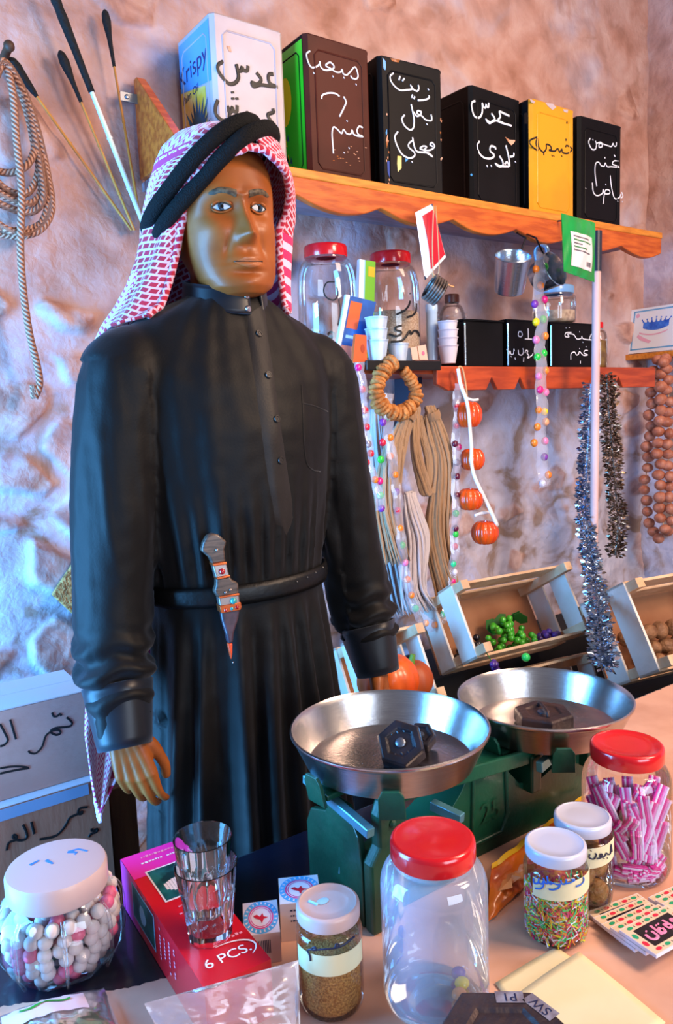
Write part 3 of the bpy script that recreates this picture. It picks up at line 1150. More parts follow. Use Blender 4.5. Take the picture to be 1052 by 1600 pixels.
# ================================================================== robe
M_robe = mat('black satin robe', '0c0907', 0.55, col2='090706', nscale=4, sheen=0.09, sheen_tint=(0.8, 0.85, 1.0), bump=0.05, bscale=260, spec=0.18)
mb = MB()
T_rows = [(.10, .215, .175, .0), (.30, .205, .165, .0), (.55, .195, .150, .0), (.78, .180, .135, .0), (.93, .168, .126, 0), (1.03, .160, .118, 0), (1.10, .154, .113, 0), (1.16, .158, .117, 0), (1.26, .176, .126, 0),
          (1.38, .196, .128, 0), (1.46, .206, .118, .004), (1.51, .203, .100, .006), (1.545, .178, .086, .008), (1.565, .150, .080, .008), (1.585, .105, .074, .006), (1.602, .068, .066, .004), (1.608, .06, .06, .003)]
mb.add(ell(T_rows, 72))
sl_r = [(-.135, .004, 1.505), (-.176, .002, 1.475), (-.196, .0, 1.40), (-.212, .0, 1.27), (-.226, .002, 1.14), (-.236, -.008, 1.05), (-.240, -.026, .995), (-.243, -.045, .955), (-.244, -.056, .915)]
sr_r = [.056, .076, .072, .067, .062, .060, .056, .044, .036]
sl_l = [(.135, .004, 1.505), (.172, .002, 1.475), (.192, .0, 1.40), (.214, .0, 1.27), (.236, .0, 1.14), (.252, -.008, 1.05), (.258, -.022, .995), (.260, -.036, .955), (.262, -.044, .915)]
for pts in (sl_r, sl_l):
    mb.add(tube(pts, sr_r, 28, sub=5))
robe_me = eval_mesh(mb, [('REMESH', dict(mode='VOXEL', voxel_size=0.0055)), ('SMOOTH', dict(factor=0.5, iterations=14))])
rc = mesh_np(robe_me)
nrm = np.empty(len(robe_me.vertices) * 3)
robe_me.vertices.foreach_get('normal', nrm)
nrm = nrm.reshape(-1, 3)


def fold(p):
    x, y, z = p
    arm_r, arm_l = x < -.168 and z < 1.50 and z > .90, x > .17 + max(0, (1.3 - z)) * .12 and z < 1.50 and z > .90
    d = 0.0
    if arm_r or arm_l:
        # slanting drag lines on the sleeve, bunched above the cuff
        q = noise.noise(Vector((x * 9, y * 22, z * 3.2 + x * 6)))
        d += 0.0085 * q
        lowz = max(0, min(1, (1.10 - z) / .08)) * max(0, min(1, (z - .955) / .04))
        d += lowz * 0.009 * sin(z * 150 + 14 * y + 5 * noise.noise(Vector((x * 18, y * 18, 3))))
        d += 0.004 * max(0, noise.noise(Vector((y * 45, x * 45, z * 7))))
    else:
        a = atan2(y, x)
        w = max(0.12, min(1, abs(z - 1.11) / .06))
        if z > 1.11:
            up = max(0, min(1, (z - 1.14) / .3))
            d += 0.0095 * (1 - .5 * up) * noise.noise(Vector((a * 4.5 + z * 1.2 * (1 if x < 0 else -1), 1, z * 1.1))) * w
            d += 0.0040 * gau(z - 1.17, .06) * sin(a * 30 + 3 * noise.noise(Vector((a * 6, 0, 2)))) * w
            side = max(0, abs(x) - .10) / .09
            d += -0.0085 * min(1, side) * (0.5 + 0.5 * sin(z * 14 - abs(x) * 60 + y * 30)) * max(0, min(1, (1.52 - z) / .1))
        else:
            dn = min(1, (1.11 - z) / .25)
            d += (0.0035 + 0.008 * dn) * sin(a * 17 + 2.6 * noise.noise(Vector((a * 2.2, z * 1.3, 5)))) * w
            d += 0.006 * noise.noise(Vector((a * 6, z * 1.4, 9))) * w
    d += 0.0012 * noise.noise(Vector((x * 40, y * 40, z * 40)))
    return d


disp = np.array([fold(p) for p in rc.tolist()])
rc2 = rc + nrm * disp[:, None]
robe_me.vertices.foreach_set('co', rc2.reshape(-1))
robe_me.update()
robe = link_mesh(robe_me, 'robe', M_robe, dummy)
robe_bvh = bvh_of(robe_me)


def rhit(x, y, lift=0.0, bvh=None):
    d = ray(x, y).normalized()
    h = (bvh or robe_bvh).ray_cast(CAM, d)
    if h[0] is None:
        p = atY(x, y, BY - .1)
        return p, Vector((0, -1, 0))
    n = h[1] if h[1].dot(d) < 0 else -h[1]
    return h[0] + n * lift, n


# collar band, open a little to the viewer's right of the throat
M_collar = mat('black satin collar', '0e0e13', 0.4, sheen=0.2, sheen_tint=(0.6, 0.75, 1.0), spec=0.4)


def collar_pt(u, v):
    a0, a1 = radians(-62), radians(-62 + 338)
    a = a0 + (a1 - a0) * u
    tilt = 0.016 * sin(a) + 0.010
    r0 = 1.0 - 0.06 * v
    z = 1.574 + tilt + 0.040 * v
    return Vector((BX + 0.0705 * r0 * cos(a), BY - .002 + 0.0735 * r0 * sin(a), z))


mb = MB()
mb.add(grid(collar_pt, 70, 7))
mb.build('collar', M_collar, dummy, smooth=180, solid=0.004)
M_silver = mat('silver button', 'c9ccd2', 0.25, 1.0)
for zz in (0.28, 0.80):
    p = collar_pt(0.985, 1 - zz)
    a = radians(-67)
    n = Vector((cos(a), sin(a), 0))
    R = n.to_track_quat('Z', 'Y').to_matrix()
    mb = MB()
    mb.add(lathe([(.0, .0045), (.0026, .0040), (.003, .0030), (.0046, .0030), (.0056, .0018), (.0056, .0)], 16, p + n * .0012, T=R))
    mb.build('collar_button', M_silver, dummy)
# front placket, its buttons and the chest pocket follow the cloth
M_placket = mat('robe placket', '171210', 0.5, sheen=0.2, bump=0.05, bscale=260, spec=.25)
ledge = [(384, 494), (389, 540), (396, 590), (404, 650), (412, 710), (421, 770), (430, 818)]
redge = [(414, 474), (421, 530), (430, 590), (438, 650), (447, 710), (455, 765), (461, 808)]
lc, rc_ = catmull([(x, y, 0) for x, y in ledge], 5), catmull([(x, y, 0) for x, y in redge], 5)
mb = MB()
vs, fs = [], []
for a, b in zip(lc, rc_):
    for k in range(6):
        q = a.lerp(b, k / 5)
        e = 0.0022 if 0 < k < 5 else -.0006
        vs.append(rhit(q.x, q.y, e)[0])
tipp = rhit(447, 836, .001)[0]
vs.append(tipp)
for i in range(len(lc) - 1):
    for k in range(5):
        fs.append((i * 6 + k, (i + 1) * 6 + k, (i + 1) * 6 + k + 1, i * 6 + k + 1))
L0 = (len(lc) - 1) * 6
for k in range(5):
    fs.append((L0 + k, len(vs) - 1, L0 + k + 1))
mb.add((vs, fs))
mb.build('placket', M_placket, dummy, smooth=60)
M_btn = mat('dark robe button', '2c2622', 0.3, coat=0.4)
for x, y in ((403, 523), (418, 587), (431, 655), (437, 719)):
    p, n = rhit(x, y, .0030)
    R = n.to_track_quat('Z', 'Y').to_matrix()
    mb = MB()
    mb.add(lathe([(.0058, -.001), (.0062, .0008), (.0055, .0022), (.0042, .0022), (.0036, .0012), (0, .0012)], 18, p, T=R))
    for k in range(4):
        q = R @ Vector((.0013 * cos(k * pi / 2), .0013 * sin(k * pi / 2), .0013))
        mb.add(ball(p + q, .0006, 6, 4), M_ink_black)
    if None in mb.mats or not mb.mats:
        pass
    mb.mats = [M_btn, M_ink_black]
    mb.mi = [0] * (5 * 18) + [1] * (len(mb.f) - 5 * 18)
    mb.build('robe_button', None, dummy)
mb = MB()
pk = [(471, 601), (473, 640), (475, 690), (479, 722), (488, 734), (500, 737)]
mb.add(tube([rhit(x, y, .0004)[0] for x, y in catmull([(a, b, 0) for a, b in pk], 5) for x, y in [(x, y)]] if False else [rhit(q.x, q.y, .0004)[0] for q in catmull([(a, b, 0) for a, b in pk], 5)], .0009, 5))
mb.add(tube([rhit(q.x, q.y, .0004)[0] for q in catmull([(472, 630, 0), (490, 634, 0), (512, 643, 0)], 6)], .0009, 5))
mb.build('pocket_seam', M_placket, dummy, smooth=180)
# cuffs
for pts, sg in ((ARM_R, -1), (ARM_L, 1)):
    a, b = Vector(sl_r[-3] if sg < 0 else sl_l[-3]), Vector(sl_r[-1] if sg < 0 else sl_l[-1])
    d = (b - a).normalized()
    e1 = Vector((1, 0, 0))
    e1 = (e1 - d * e1.dot(d)).normalized()
    e2 = d.cross(e1)
    L = (b - a).length + .012

    def cuff(u, v):
        r = (.0535 - .0135 * v + .0015 * sin(5 * pi * u * 2 + v * 2) * (1 - v))
        t = 2 * pi * u
        return Bv + a + d * (L * v) + e1 * (r * 1.0 * cos(t)) + e2 * (r * 1.05 * sin(t))
    mb = MB()
    mb.add(grid(cuff, 40, 8, close_u=True))
    mb.build('cuff', M_collar, dummy, smooth=180, solid=0.003)

# belt
M_belt = mat('black leather belt', '060606', 0.45, bump=0.1, bscale=120, spec=.35)


def belt_pt(u, v):
    a = 2 * pi * u
    z = 1.108 + 0.032 * v
    wx, wy = .1625, .1215
    bulge = 0.0025 * sin(pi * v)
    return Vector((BX + (wx + bulge) * cos(a), BY + (wy + bulge) * sin(a), z + .004 * cos(a)))


mb = MB()
mb.add(grid(belt_pt, 96, 5, close_u=True))
belt = mb.build('belt', M_belt, dummy, smooth=180, solid=0.003)
belt_bvh = BVHTree.FromPolygons([Vector(v) for v in mb.v], mb.f)
for x, y in ((463, 909), (479, 902), (492, 895), (503, 887)):
    p, n = rhit(x, y, .002, belt_bvh)
    mb = MB()
    mb.add(ball(p, .0016, 8, 5))
    mb.build('belt_hole', mat('belt eyelet', '6d6b68', 0.4, 0.7), belt)
# ================================================================== headscarf
def scarf_material():
    m = bpy.data.materials.new('red checked headscarf')
    m.use_nodes = True
    nt = m.node_tree
    b = nt.nodes['Principled BSDF']
    b.inputs['Roughness'].default_value = 0.85
    b.inputs['Sheen Weight'].default_value = 0.2
    uv = nt.nodes.new('ShaderNodeTexCoord')
    rot = nt.nodes.new('ShaderNodeMapping')
    rot.inputs['Rotation'].default_value = (0, 0, radians(24))
    nt.links.new(uv.outputs['UV'], rot.inputs['Vector'])
    br = nt.nodes.new('ShaderNodeTexBrick')
    br.inputs['Color1'].default_value = (*hexc('a80a2c'), 1)
    br.inputs['Color2'].default_value = (*hexc('b80f36'), 1)
    br.inputs['Mortar'].default_value = (*hexc('d9b0c2'), 1)
    br.inputs['Scale'].default_value = 1.0
    br.inputs['Mortar Size'].default_value = 0.0018
    br.inputs['Mortar Smooth'].default_value = 0.1
    br.inputs['Brick Width'].default_value = 0.0165
    br.inputs['Row Height'].default_value = 0.0102
    nt.links.new(rot.outputs[0], br.inputs['Vector'])
    # herring-bone border towards the back, with a solid band
    sep = nt.nodes.new('ShaderNodeSeparateXYZ')
    nt.links.new(uv.outputs['UV'], sep.inputs[0])

    def mth(op, a, c=None):
        n = nt.nodes.new('ShaderNodeMath')
        n.operation = op
        for i, v in enumerate((a, c)):
            if v is None:
                continue
            if isinstance(v, (int, float)):
                n.inputs[i].default_value = v
            else:
                nt.links.new(v, n.inputs[i])
        return n.outputs[0]
    u, v = sep.outputs[0], sep.outputs[1]
    zig = mth('PINGPONG', mth('MULTIPLY', u, 1.0), 0.011)
    zz = mth('LESS_THAN', mth('FRACT', mth('MULTIPLY', mth('ADD', v, zig), 95.0)), 0.42)
    gap = mth('GREATER_THAN', mth('FRACT', mth('MULTIPLY', u, 22.0)), 0.12)
    zmask = mth('MULTIPLY', zz, gap)
    mz = nt.nodes.new('ShaderNodeMixRGB')
    mz.inputs[1].default_value = (*hexc('ecd8e4'), 1)
    mz.inputs[2].default_value = (*hexc('d02a78'), 1)
    nt.links.new(zmask, mz.inputs[0])
    # bands along the scarf's own border: v counts from the crown
    def band(lo_, hi_):
        return mth('MULTIPLY', mth('GREATER_THAN', v, lo_), mth('LESS_THAN', v, hi_))
    bands = mth('ADD', band(0.136, 0.158), mth('ADD', band(0.164, 0.168), band(0.126, 0.130)))
    mb_ = nt.nodes.new('ShaderNodeMixRGB')
    nt.links.new(bands, mb_.inputs[0])
    nt.links.new(mz.outputs[0], mb_.inputs[1])
    mb_.inputs[2].default_value = (*hexc('c81f68'), 1)
    edge = mth('MAXIMUM', mth('MAXIMUM', mth('LESS_THAN', u, -0.235), mth('GREATER_THAN', u, 0.165)), mth('MULTIPLY', mth('GREATER_THAN', v, 0.275), mth('LESS_THAN', v, 0.36)))
    fin = nt.nodes.new('ShaderNodeMixRGB')
    nt.links.new(edge, fin.inputs[0])
    nt.links.new(mb_.outputs[0], fin.inputs[1])
    nt.links.new(br.outputs['Color'], fin.inputs[2])
    # far end of the right flap: solid magenta bands
    flap = mth('MULTIPLY', mth('GREATER_THAN', u, 0.10), mth('GREATER_THAN', v, 0.325))
    st = mth('LESS_THAN', mth('FRACT', mth('MULTIPLY', v, 34.0)), 0.55)
    m3 = nt.nodes.new('ShaderNodeMixRGB')
    nt.links.new(st, m3.inputs[0])
    m3.inputs[1].default_value = (*hexc('e3bcd2'), 1)
    m3.inputs[2].default_value = (*hexc('bd1d5e'), 1)
    m4 = nt.nodes.new('ShaderNodeMixRGB')
    nt.links.new(flap, m4.inputs[0])
    nt.links.new(fin.outputs[0], m4.inputs[1])
    nt.links.new(m3.outputs[0], m4.inputs[2])
    nt.links.new(m4.outputs[0], b.inputs['Base Color'])
    bp = nt.nodes.new('ShaderNodeBump')
    bp.inputs['Strength'].default_value = 0.3
    bp.inputs['Distance'].default_value = 0.002
    nt.links.new(br.outputs['Fac'], bp.inputs['Height'])
    nt.links.new(bp.outputs[0], b.inputs['Normal'])
    return m


M_scarf = scarf_material()
S_rows = [  # z, left radius, right radius, depth radius, opening half angle
    (1.872, .0, .0, .0, 0), (1.866, .045, .045, .055, 0), (1.853, .075, .075, .092, 0), (1.836, .093, .092, .113, 0), (1.815, .103, .102, .121, 4), (1.803, .106, .105, .124, 14), (1.790, .110, .116, .126, 36),
    (1.768, .118, .130, .129, 55), (1.740, .130, .146, .134, 68), (1.705, .141, .152, .138, 75), (1.665, .153, .150, .143, 79), (1.625, .174, .147, .148, 80),
    (1.590, .200, .145, .153, 78), (1.560, .228, .145, .158, 76), (1.535, .245, .145, .160, 75)]


def scarf_pt(u, v):
    k = v * (len(S_rows) - 1)
    g = lambda j: float(np.interp(k, range(len(S_rows)), [r[j] for r in S_rows]))
    z, rl, rr, ry, op = (g(j) for j in range(5))
    psi = 2 * u - 1
    al = psi * radians(180 - op)
    rx = rl if psi < 0 else rr
    lowf = max(0, min(1, (1.80 - z) / .08))
    pull = 1 - lowf * (.36 if psi < 0 else .30) * abs(psi) ** (5 if psi > 0 else 3.2)
    x = sin(al) * rx * pull
    y = -0.004 + cos(al) * ry * (pull if cos(al) < 0 else 1)
    q = Vector((x, y, z))
    amp = .005 * lowf + .001
    wv = noise.noise(Vector((psi * 5.5, z * 4, 2.2))) * amp * 1.6 + amp * .9 * sin(psi * 24 + z * 18)
    q += Vector((x, y, 0)).normalized() * wv if hypot(x, y) > 1e-4 else Vector()
    return Bv + Vector((0.006, 0.006, 0)) + q


NU, NV = 150, 90
gv, gf = grid(scarf_pt, NU, NV)
# cloth lies on the shoulders
for i, p in enumerate(gv):
    if p.z < 1.63:
        h = robe_bvh.ray_cast(Vector((p.x, p.y, 1.75)), Vector((0, 0, -1)))
        if h[0] is not None and p.z < h[0].z + .007 and h[0].z > 1.45:
            gv[i] = Vector((p.x, p.y, h[0].z + .007))
uvs = []
for j in range(NV):
    v = j / (NV - 1)
    k = v * (len(S_rows) - 1)
    acc = 0.0
    for i in range(NU):
        u = i / (NU - 1)
        uvs.append(((2 * u - 1) * 0.33, 0))
# v = path length down the middle of each column
for i in range(NU):
    acc = 0.0
    for j in range(NV):
        if j:
            acc += (gv[j * NU + i] - gv[(j - 1) * NU + i]).length
        rad = hypot(gv[j * NU + i].x - BX, gv[j * NU + i].y - BY)
        uvs[j * NU + i] = (uvs[j * NU + i][0] * min(1.0, rad / .10), acc)
mb = MB()
mb.add((gv, gf), M_scarf, uv=uvs)
# rolled front edge of the cloth
# long corner of the scarf hanging down the back
back = []
def back_pt(u, v):
    z = 1.56 - v * 0.875
    cx = -.02 - .215 * v ** 1.15
    w = .115 * (1 - v) ** 0.7 + .022 * min(1, (1 - v) * 6)
    x = cx + (2 * u - 1) * w
    y = .150 + .010 * sin(u * 14 + v * 5) + .02 * v * (1 - v)
    return Bv + Vector((x, y, z + .03 * abs(2 * u - 1) * v))


bv, bf = grid(back_pt, 40, 60)
mb.add((bv, bf), M_scarf, uv=[(((i % 40) / 39 - .5) * .4, .28 + (i // 40) / 59 * .85) for i in range(2400)])
scarf = mb.build('headscarf', M_scarf, dummy, smooth=180, solid=0.0045)
edge = []
j0 = int(NV * 0.31)
left_edge = [gv[j * NU] for j in range(NV - 1, j0, -1)]
right_edge = [gv[j * NU + NU - 1] for j in range(j0 + 1, NV)]
hem = left_edge + right_edge
mb = MB()
tv, tf = tube(hem, .0062, 8)
acc, hu = 0, []
for i, p in enumerate(hem):
    acc += (hem[i] - hem[i - 1]).length if i else 0
    hu += [(-.25 - .004 * k, acc) for k in range(8)]
mb.add((tv, tf), M_scarf, uv=hu)
mb.build('rolled_edge', M_scarf, scarf, smooth=180)

# black double cord around the crown
M_agal = mat('black wool cord', '050506', 0.8, bump=0.5, bscale=400, spec=.25)
mb = MB()


# it sits askew: high over the brow, low behind the near ear
scarf_bvh = BVHTree.FromPolygons(gv, gf)
ac = Vector((BX + .012, BY + .012, 1.800))
ag_n = Vector((-.70, .42, 1)).normalized()
ag_a = Vector((1, 0, .70)).normalized()
ag_b = ag_n.cross(ag_a)


def cord(off, r):
    pts = []
    for i in range(72):
        t = 2 * pi * i / 72
        d = ag_a * cos(t) + ag_b * sin(t)
        o = ac + ag_n * off
        h = scarf_bvh.ray_cast(o, d)
        rad = (h[0] - o).length if h[0] is not None else .11
        pts.append((o, d, min(rad, .14)))
    m = [sum(pts[(i + k) % 72][2] for k in range(-3, 4)) / 7 for i in range(72)]
    return [o + d * (m[i] + r * .75) for i, (o, d, _) in enumerate(pts)]


for off in (-.012, .014):
    mb.add(tube(cord(off, .0125), .0125, 12, closed=True))
mb.build('head_cord', M_agal, dummy, smooth=180)

# ================================================================== dagger in the belt
dg_root_p = Vector(rhit(352, 935, .012, belt_bvh)[0])
dagger = thing('dagger', 'short dagger in a pointed sheath tucked behind the black belt', 'dagger', dg_root_p)
M_horn = mat('grey brown horn', '5b4a40', 0.4, col2='3d3029', nscale=40, stretch=(1, 1, 8), coat=0.2)
M_copper = mat('copper band', 'b4552c', 0.35, 0.8)
M_nickel = mat('nickel plate', '9a8b86', 0.3, 0.8)
M_ruby = mat('red stone', 'a1121a', 0.1, coat=1)
M_turq = mat('turquoise stone', '1f8f8c', 0.2, coat=1)
M_sheath = mat('dark violet sheath', '4a3540', 0.4, col2='32262f', nscale=60, coat=0.3)
M_orange = mat('orange tip', 'd9481c', 0.4)
dn = Vector((0, -1, 0)).lerp(Vector((-.4, -.8, 0)), .4).normalized()
dpl = plane_of(dg_root_p, dn)


def dpoly(pts, th, m, name, par, bev=.0015, lift=0.0):
    v = [dpl(x, y)[0] for x, y in pts]
    mb = MB()
    mb.add(([p + dn * (th / 2 + lift) for p in v] + [p - dn * (th / 2 - lift) for p in v],
            [tuple(range(len(v))), tuple(range(len(v), 2 * len(v)))[::-1]] + [(i, len(v) + i, len(v) + (i + 1) % len(v), (i + 1) % len(v)) for i in range(len(v))]))
    bm = bmesh.new()
    return mb.build(name, m, par, smooth=30, bevel=bev)


Zd = lambda pts: [(280 + x / 3.757, 800 + y / 3.757) for x, y in pts]
hilt = dpoly(Zd([(160, 135), (190, 123), (225, 130), (274, 170), (260, 215), (268, 290), (190, 305), (172, 265), (125, 225), (135, 180)]), .014, M_horn, 'hilt', dagger, .003)
dpoly(Zd([(188, 300), (268, 290), (288, 372), (212, 388)]), .016, M_nickel, 'grip', dagger, .002)
dpoly(Zd([(212, 385), (288, 370), (305, 395), (340, 410), (342, 480), (222, 498), (199, 462), (212, 430)]), .016, M_horn, 'guard', dagger, .003)
dpoly(Zd([(224, 495), (342, 478), (350, 545), (235, 560)]), .017, M_nickel, 'sheath_mouth', dagger, .002)
dpoly(Zd([(238, 575), (352, 555), (345, 620), (318, 705), (312, 768), (282, 772), (268, 705), (245, 630)]), .013, M_sheath, 'sheath', dagger, .004)
dpoly(Zd([(280, 768), (310, 766), (309, 830), (303, 866)]), .009, M_orange, 'sheath_tip', dagger, .002)
for pts in ([(186, 296), (268, 286), (272, 302), (190, 314)], [(210, 376), (288, 362), (290, 376), (213, 392)], [(228, 544), (350, 522), (357, 548), (350, 568), (236, 588), (232, 562)], [(224, 488), (342, 470), (344, 482), (226, 502)]):
    dpoly(Zd(pts), .021, M_copper, 'band', dagger, .001)
for (x, y), r, m, nm in (((212, 218), .0026, M_nickel, 'rivet'), ((262, 466), .0022, M_nickel, 'rivet'), ((291, 450), .0022, M_nickel, 'rivet'), ((242, 343), .0050, M_ruby, 'gem'), ((308, 514), .0055, M_turq, 'gem'),
                         ((262, 568), .0032, M_ruby, 'gem'), ((298, 560), .0030, M_turq, 'gem'), ((328, 551), .0034, M_ruby, 'gem'), ((306, 874), .0016, M_nickel, 'rivet')):
    px = (280 + x / 3.757, 800 + y / 3.757)
    mb = MB()
    mb.add(ball(dpl(*px)[0] + dn * .0095, (r, r, r), 12, 8))
    mb.build(nm, m, dagger, smooth=180)

# ================================================================== lower shelf
M_red_pine = mat('reddish varnished pine', 'b8481a', 0.45, col2='9a3610', nscale=7, stretch=(1.2, 8, 8), coat=0.2)
LZ = 1.528
LX0, LX1, LYF = 1.24, 2.56, 1.66
lower = thing('wall_shelf', 'short reddish shelf with notched front trim below the oil tin shelf', 'shelf', (1.9, 1.8, LZ))
mb = MB()
mb.add(box(((LX0 + LX1) / 2, (LYF + 1.92) / 2, LZ - .010), (LX1 - LX0, 1.92 - LYF, .020)))
mb.build('board', M_red_pine, lower, bevel=.002)
tx = lambda px: atY(px, 590, LYF).x
notch = []
for px in (762, 806, 960):
    c = tx(px)
    notch += [(c + .024, LZ - .068), (c, LZ - .030), (c - .024, LZ - .068)]
pts = [(tx(676), LZ + .001), (LX1, LZ + .001), (LX1, LZ - .068)] + sorted(notch, key=lambda p: -p[0]) + [(tx(694), LZ - .068), (tx(676), LZ - .050)]
mb = MB()
mb.add(prism(pts[::-1], lambda p: (p[0], LYF - .018, p[1]), lambda p: (p[0], LYF - .001, p[1])))
mb.build('notched_trim', M_red_pine, lower, bevel=.002)
mb = MB()
cx = tx(703)
mb.add(prism([(1.915, LZ - .02), (1.80, LZ - .02), (1.80, LZ - .04), (1.89, LZ - .24), (1.915, LZ - .24)], lambda p: (cx, p[0], p[1]), lambda p: (cx + .018, p[0], p[1])))
mb.build('bracket', mat('dark bracket', '2a2430', 0.6), lower, bevel=.002)
M_blackplastic = mat('black plastic', '0b0b0d', 0.35)
mb = MB()
mb.add(box((atY(632, 570, 1.63).x, 1.695, LZ + .006), (.262, .125, .010)))
mb.add(box((atY(632, 570, 1.63).x, 1.630, LZ + .001), (.262, .008, .026)))
tag(mb.build('tray', M_blackplastic, smooth=0, bevel=.002), 'flat black tray at the left end of the lower shelf holding paper cups', 'tray')

M_glass = glass_mat('clear jar glass')
M_glass_dusty = glass_mat('dusty jar glass', milky=0.16, milk=(.62, .66, .78))
M_red_lid = mat('glossy red plastic lid', 'd01218', 0.22, col2='c40e16', nscale=12, coat=0.5)
M_rice = mat('rice grains', 'cdb49a', 0.7, col2='a98a70', nscale=220, bump=0.5, bscale=260)
LS = LZ + .001


def jar(label, c, R, h, lid_r, lid_h, glass, lid_mat, group=None, fill=None, fill_h=0, neck=None, shoulder=.22, lid_name='lid', cat='jar', name='glass_jar', base_r=.82, lid_dome=.0, n=48):
    """round jar standing at c with a screw lid"""
    t = thing(name, label, cat, c, group)
    c = Vector(c)
    neck = neck or lid_r * .93
    hb = h - lid_h * .75
    sh = h * shoulder
    prof = [(R * base_r * .6, .003), (R * base_r, .001), (R * .96, .006), (R, .016), (R, hb - sh)]
    for k in range(1, 7):
        a = k / 6 * pi / 2
        prof.append((neck + (R - neck) * cos(a), hb - sh + (sh - .012) * sin(a)))
    prof += [(neck, hb)]
    mb = MB()
    mb.add(lathe(prof, n, c, cap0=True))
    mb.build('glass_body', glass, t, smooth=60)
    L = [(neck * .5, h - lid_h), (lid_r * .985, h - lid_h), (lid_r, h - lid_h * .9), (lid_r, h - lid_h * .28), (lid_r * .985, h - lid_h * .10), (lid_r * .95, h - .0005), (lid_r * .90, h), (lid_r * .86, h - .0012 + lid_dome * .3), (lid_r * .5, h - .0012 + lid_dome), (0, h - .0012 + lid_dome)]
    mb = MB()
    mb.add(lathe(L, n, c))
    mb.build(lid_name, lid_mat, t, smooth=50)
    if fill:
        mb = MB()
        r = R - .0035
        P = [(0, .004), (r * base_r, .004), (r * .97, .010), (r, .02), (r, fill_h * .97), (r * .9, fill_h), (r * .5, fill_h * 1.03), (0, fill_h * 1.04)]
        mb.add(lathe(P, n, c))
        mb.build(fill[0], fill[1], t, smooth=60)
    return t


jA = jar('big clear jar with red lid beside the headscarf', (1.243, 1.80, LS), .083, .335, .060, .032, M_glass, M_red_lid, 'big red lidded jars on the lower shelf', shoulder=.30)
for k in range(26):
    a, r = rng.random() * 6.28, .07 * sqrt(rng.random())
    pass
mb = MB()
for k in range(40):
    a, r, z = rng.random() * 6.28, .068 * sqrt(rng.random()), .012 + .10 * rng.random()
    mb.add(lathe([(.009, 0), (.012, .006), (.012, .010), (.009, .010), (.008, .004)], 10, Vector((1.243 + r * cos(a), 1.80 + r * sin(a), LS + z)), T=Matrix.Rotation(rng.random() * 3, 3, (rng.random(), rng.random(), .3))))
o = mb.build('ring_biscuits', mat('pale biscuits', 'd9bfa2', 0.7, col2='b98e72', nscale=40), jA)
o['kind'] = 'stuff'
mb = MB()
S = cyl_of(1.243, 1.80, .0835)
write(mb, [[(215, 285), (165, 290), (145, 340), (165, 385), (210, 400), (235, 370), (230, 320)], [(240, 395), (250, 470), (235, 560)]], S, .002, M_ink_black, (470, 370), 4.046)
mb.build('marker_lettering', None, jA)
jB = jar('big clear jar half full of rice with black handwriting', (1.472, 1.80, LS), .083, .335, .060, .032, M_glass, M_red_lid, 'big red lidded jars on the lower shelf', fill=('rice', M_rice), fill_h=.165, shoulder=.30)
mb = MB()
S = cyl_of(1.472, 1.80, .0835)
write(mb, [[(690, 355), (692, 362)], [(692, 405), (680, 440), (650, 470), (605, 492)], [(730, 420), (728, 470), (710, 495), (675, 508)],
           [(640, 562), (605, 570), (605, 590), (635, 600), (630, 620), (600, 628), (560, 615)], [(750, 630), (740, 600), (715, 595), (700, 615), (690, 595), (680, 610), (660, 640), (630, 660), (570, 665)], [(735, 600), (742, 612)]], S, .003, M_ink_black, (470, 370), 4.046)
mb.build('marker_lettering', None, jB)

# packets and little boxes
M_card_white = mat('white card', 'dde1ea', 0.6)


def leaning_pack(label, pts, Y, th, base, front, side=None, decor=None, name='packet', tilt=.0):
    """flat packet: its four front corners are read at depth Y; th is how thick it is"""
    v = [atY(x, y, Y + (tilt if i < 2 else 0)) for i, (x, y) in enumerate(pts)]
    n = (v[1] - v[0]).cross(v[2] - v[0]).normalized()
    if n.y > 0:
        n = -n
    b = [p - n * th for p in v]
    mb = MB()
    mb.add((v + b, [(0, 1, 2, 3)]), front)
    mb.add((v + b, [(7, 6, 5, 4), (0, 4, 5, 1), (1, 5, 6, 2), (2, 6, 7, 3), (3, 7, 4, 0)]), side or front)
    if decor:
        sf = lambda s_, t_: v[0].lerp(v[1], s_).lerp(v[3].lerp(v[2], s_), t_)
        decor(mb, sf, n)
    bm_o = mb.build(name, None, smooth=0)
    tag(bm_o, label, 'packet')
    return bm_o


def quad(mb, sf, n, s0, s1, t0, t1, m, lift=.0006):
    p = [sf(s0, t1), sf(s1, t1), sf(s1, t0), sf(s0, t0)]
    if (p[1] - p[0]).cross(p[2] - p[1]).dot(n) < 0:
        p = p[::-1]
    mb.add(([q + n * lift for q in p], [(0, 1, 2, 3)]), m)


M_lime = mat('lime green print', '6fb52a', 0.45)
M_orange_print = mat('orange print', 'd9602a', 0.45, col2='cf5322', nscale=10)
M_blue_print = mat('blue print', '1f63b8', 0.45, col2='1a4f96', nscale=20)
M_cyan_print = mat('pale blue print', '8cc8ec', 0.45)


def dec_green(mb, sf, n):
    quad(mb, sf, n, 0, .34, 0, 1, M_card_white)
    quad(mb, sf, n, .30, .36, 0, 1, M_cyan_print, .0008)
    quad(mb, sf, n, .55, .95, .06, .16, mat('amber print', 'e2b020', .5), .0008)
    c = sf(.68, .72)
    mb.add(([c + n * .0009 + Vector((.011 * cos(i * pi / 8), 0, .016 * sin(i * pi / 8))) for i in range(16)], [tuple(range(16))]), M_orange_print)


leaning_pack('thin green and white carton between the two big red lidded jars', [(562, 405), (587, 409), (583, 560), (558, 556)], 1.735, .012, 0, M_lime, M_card_white, dec_green, name='carton')


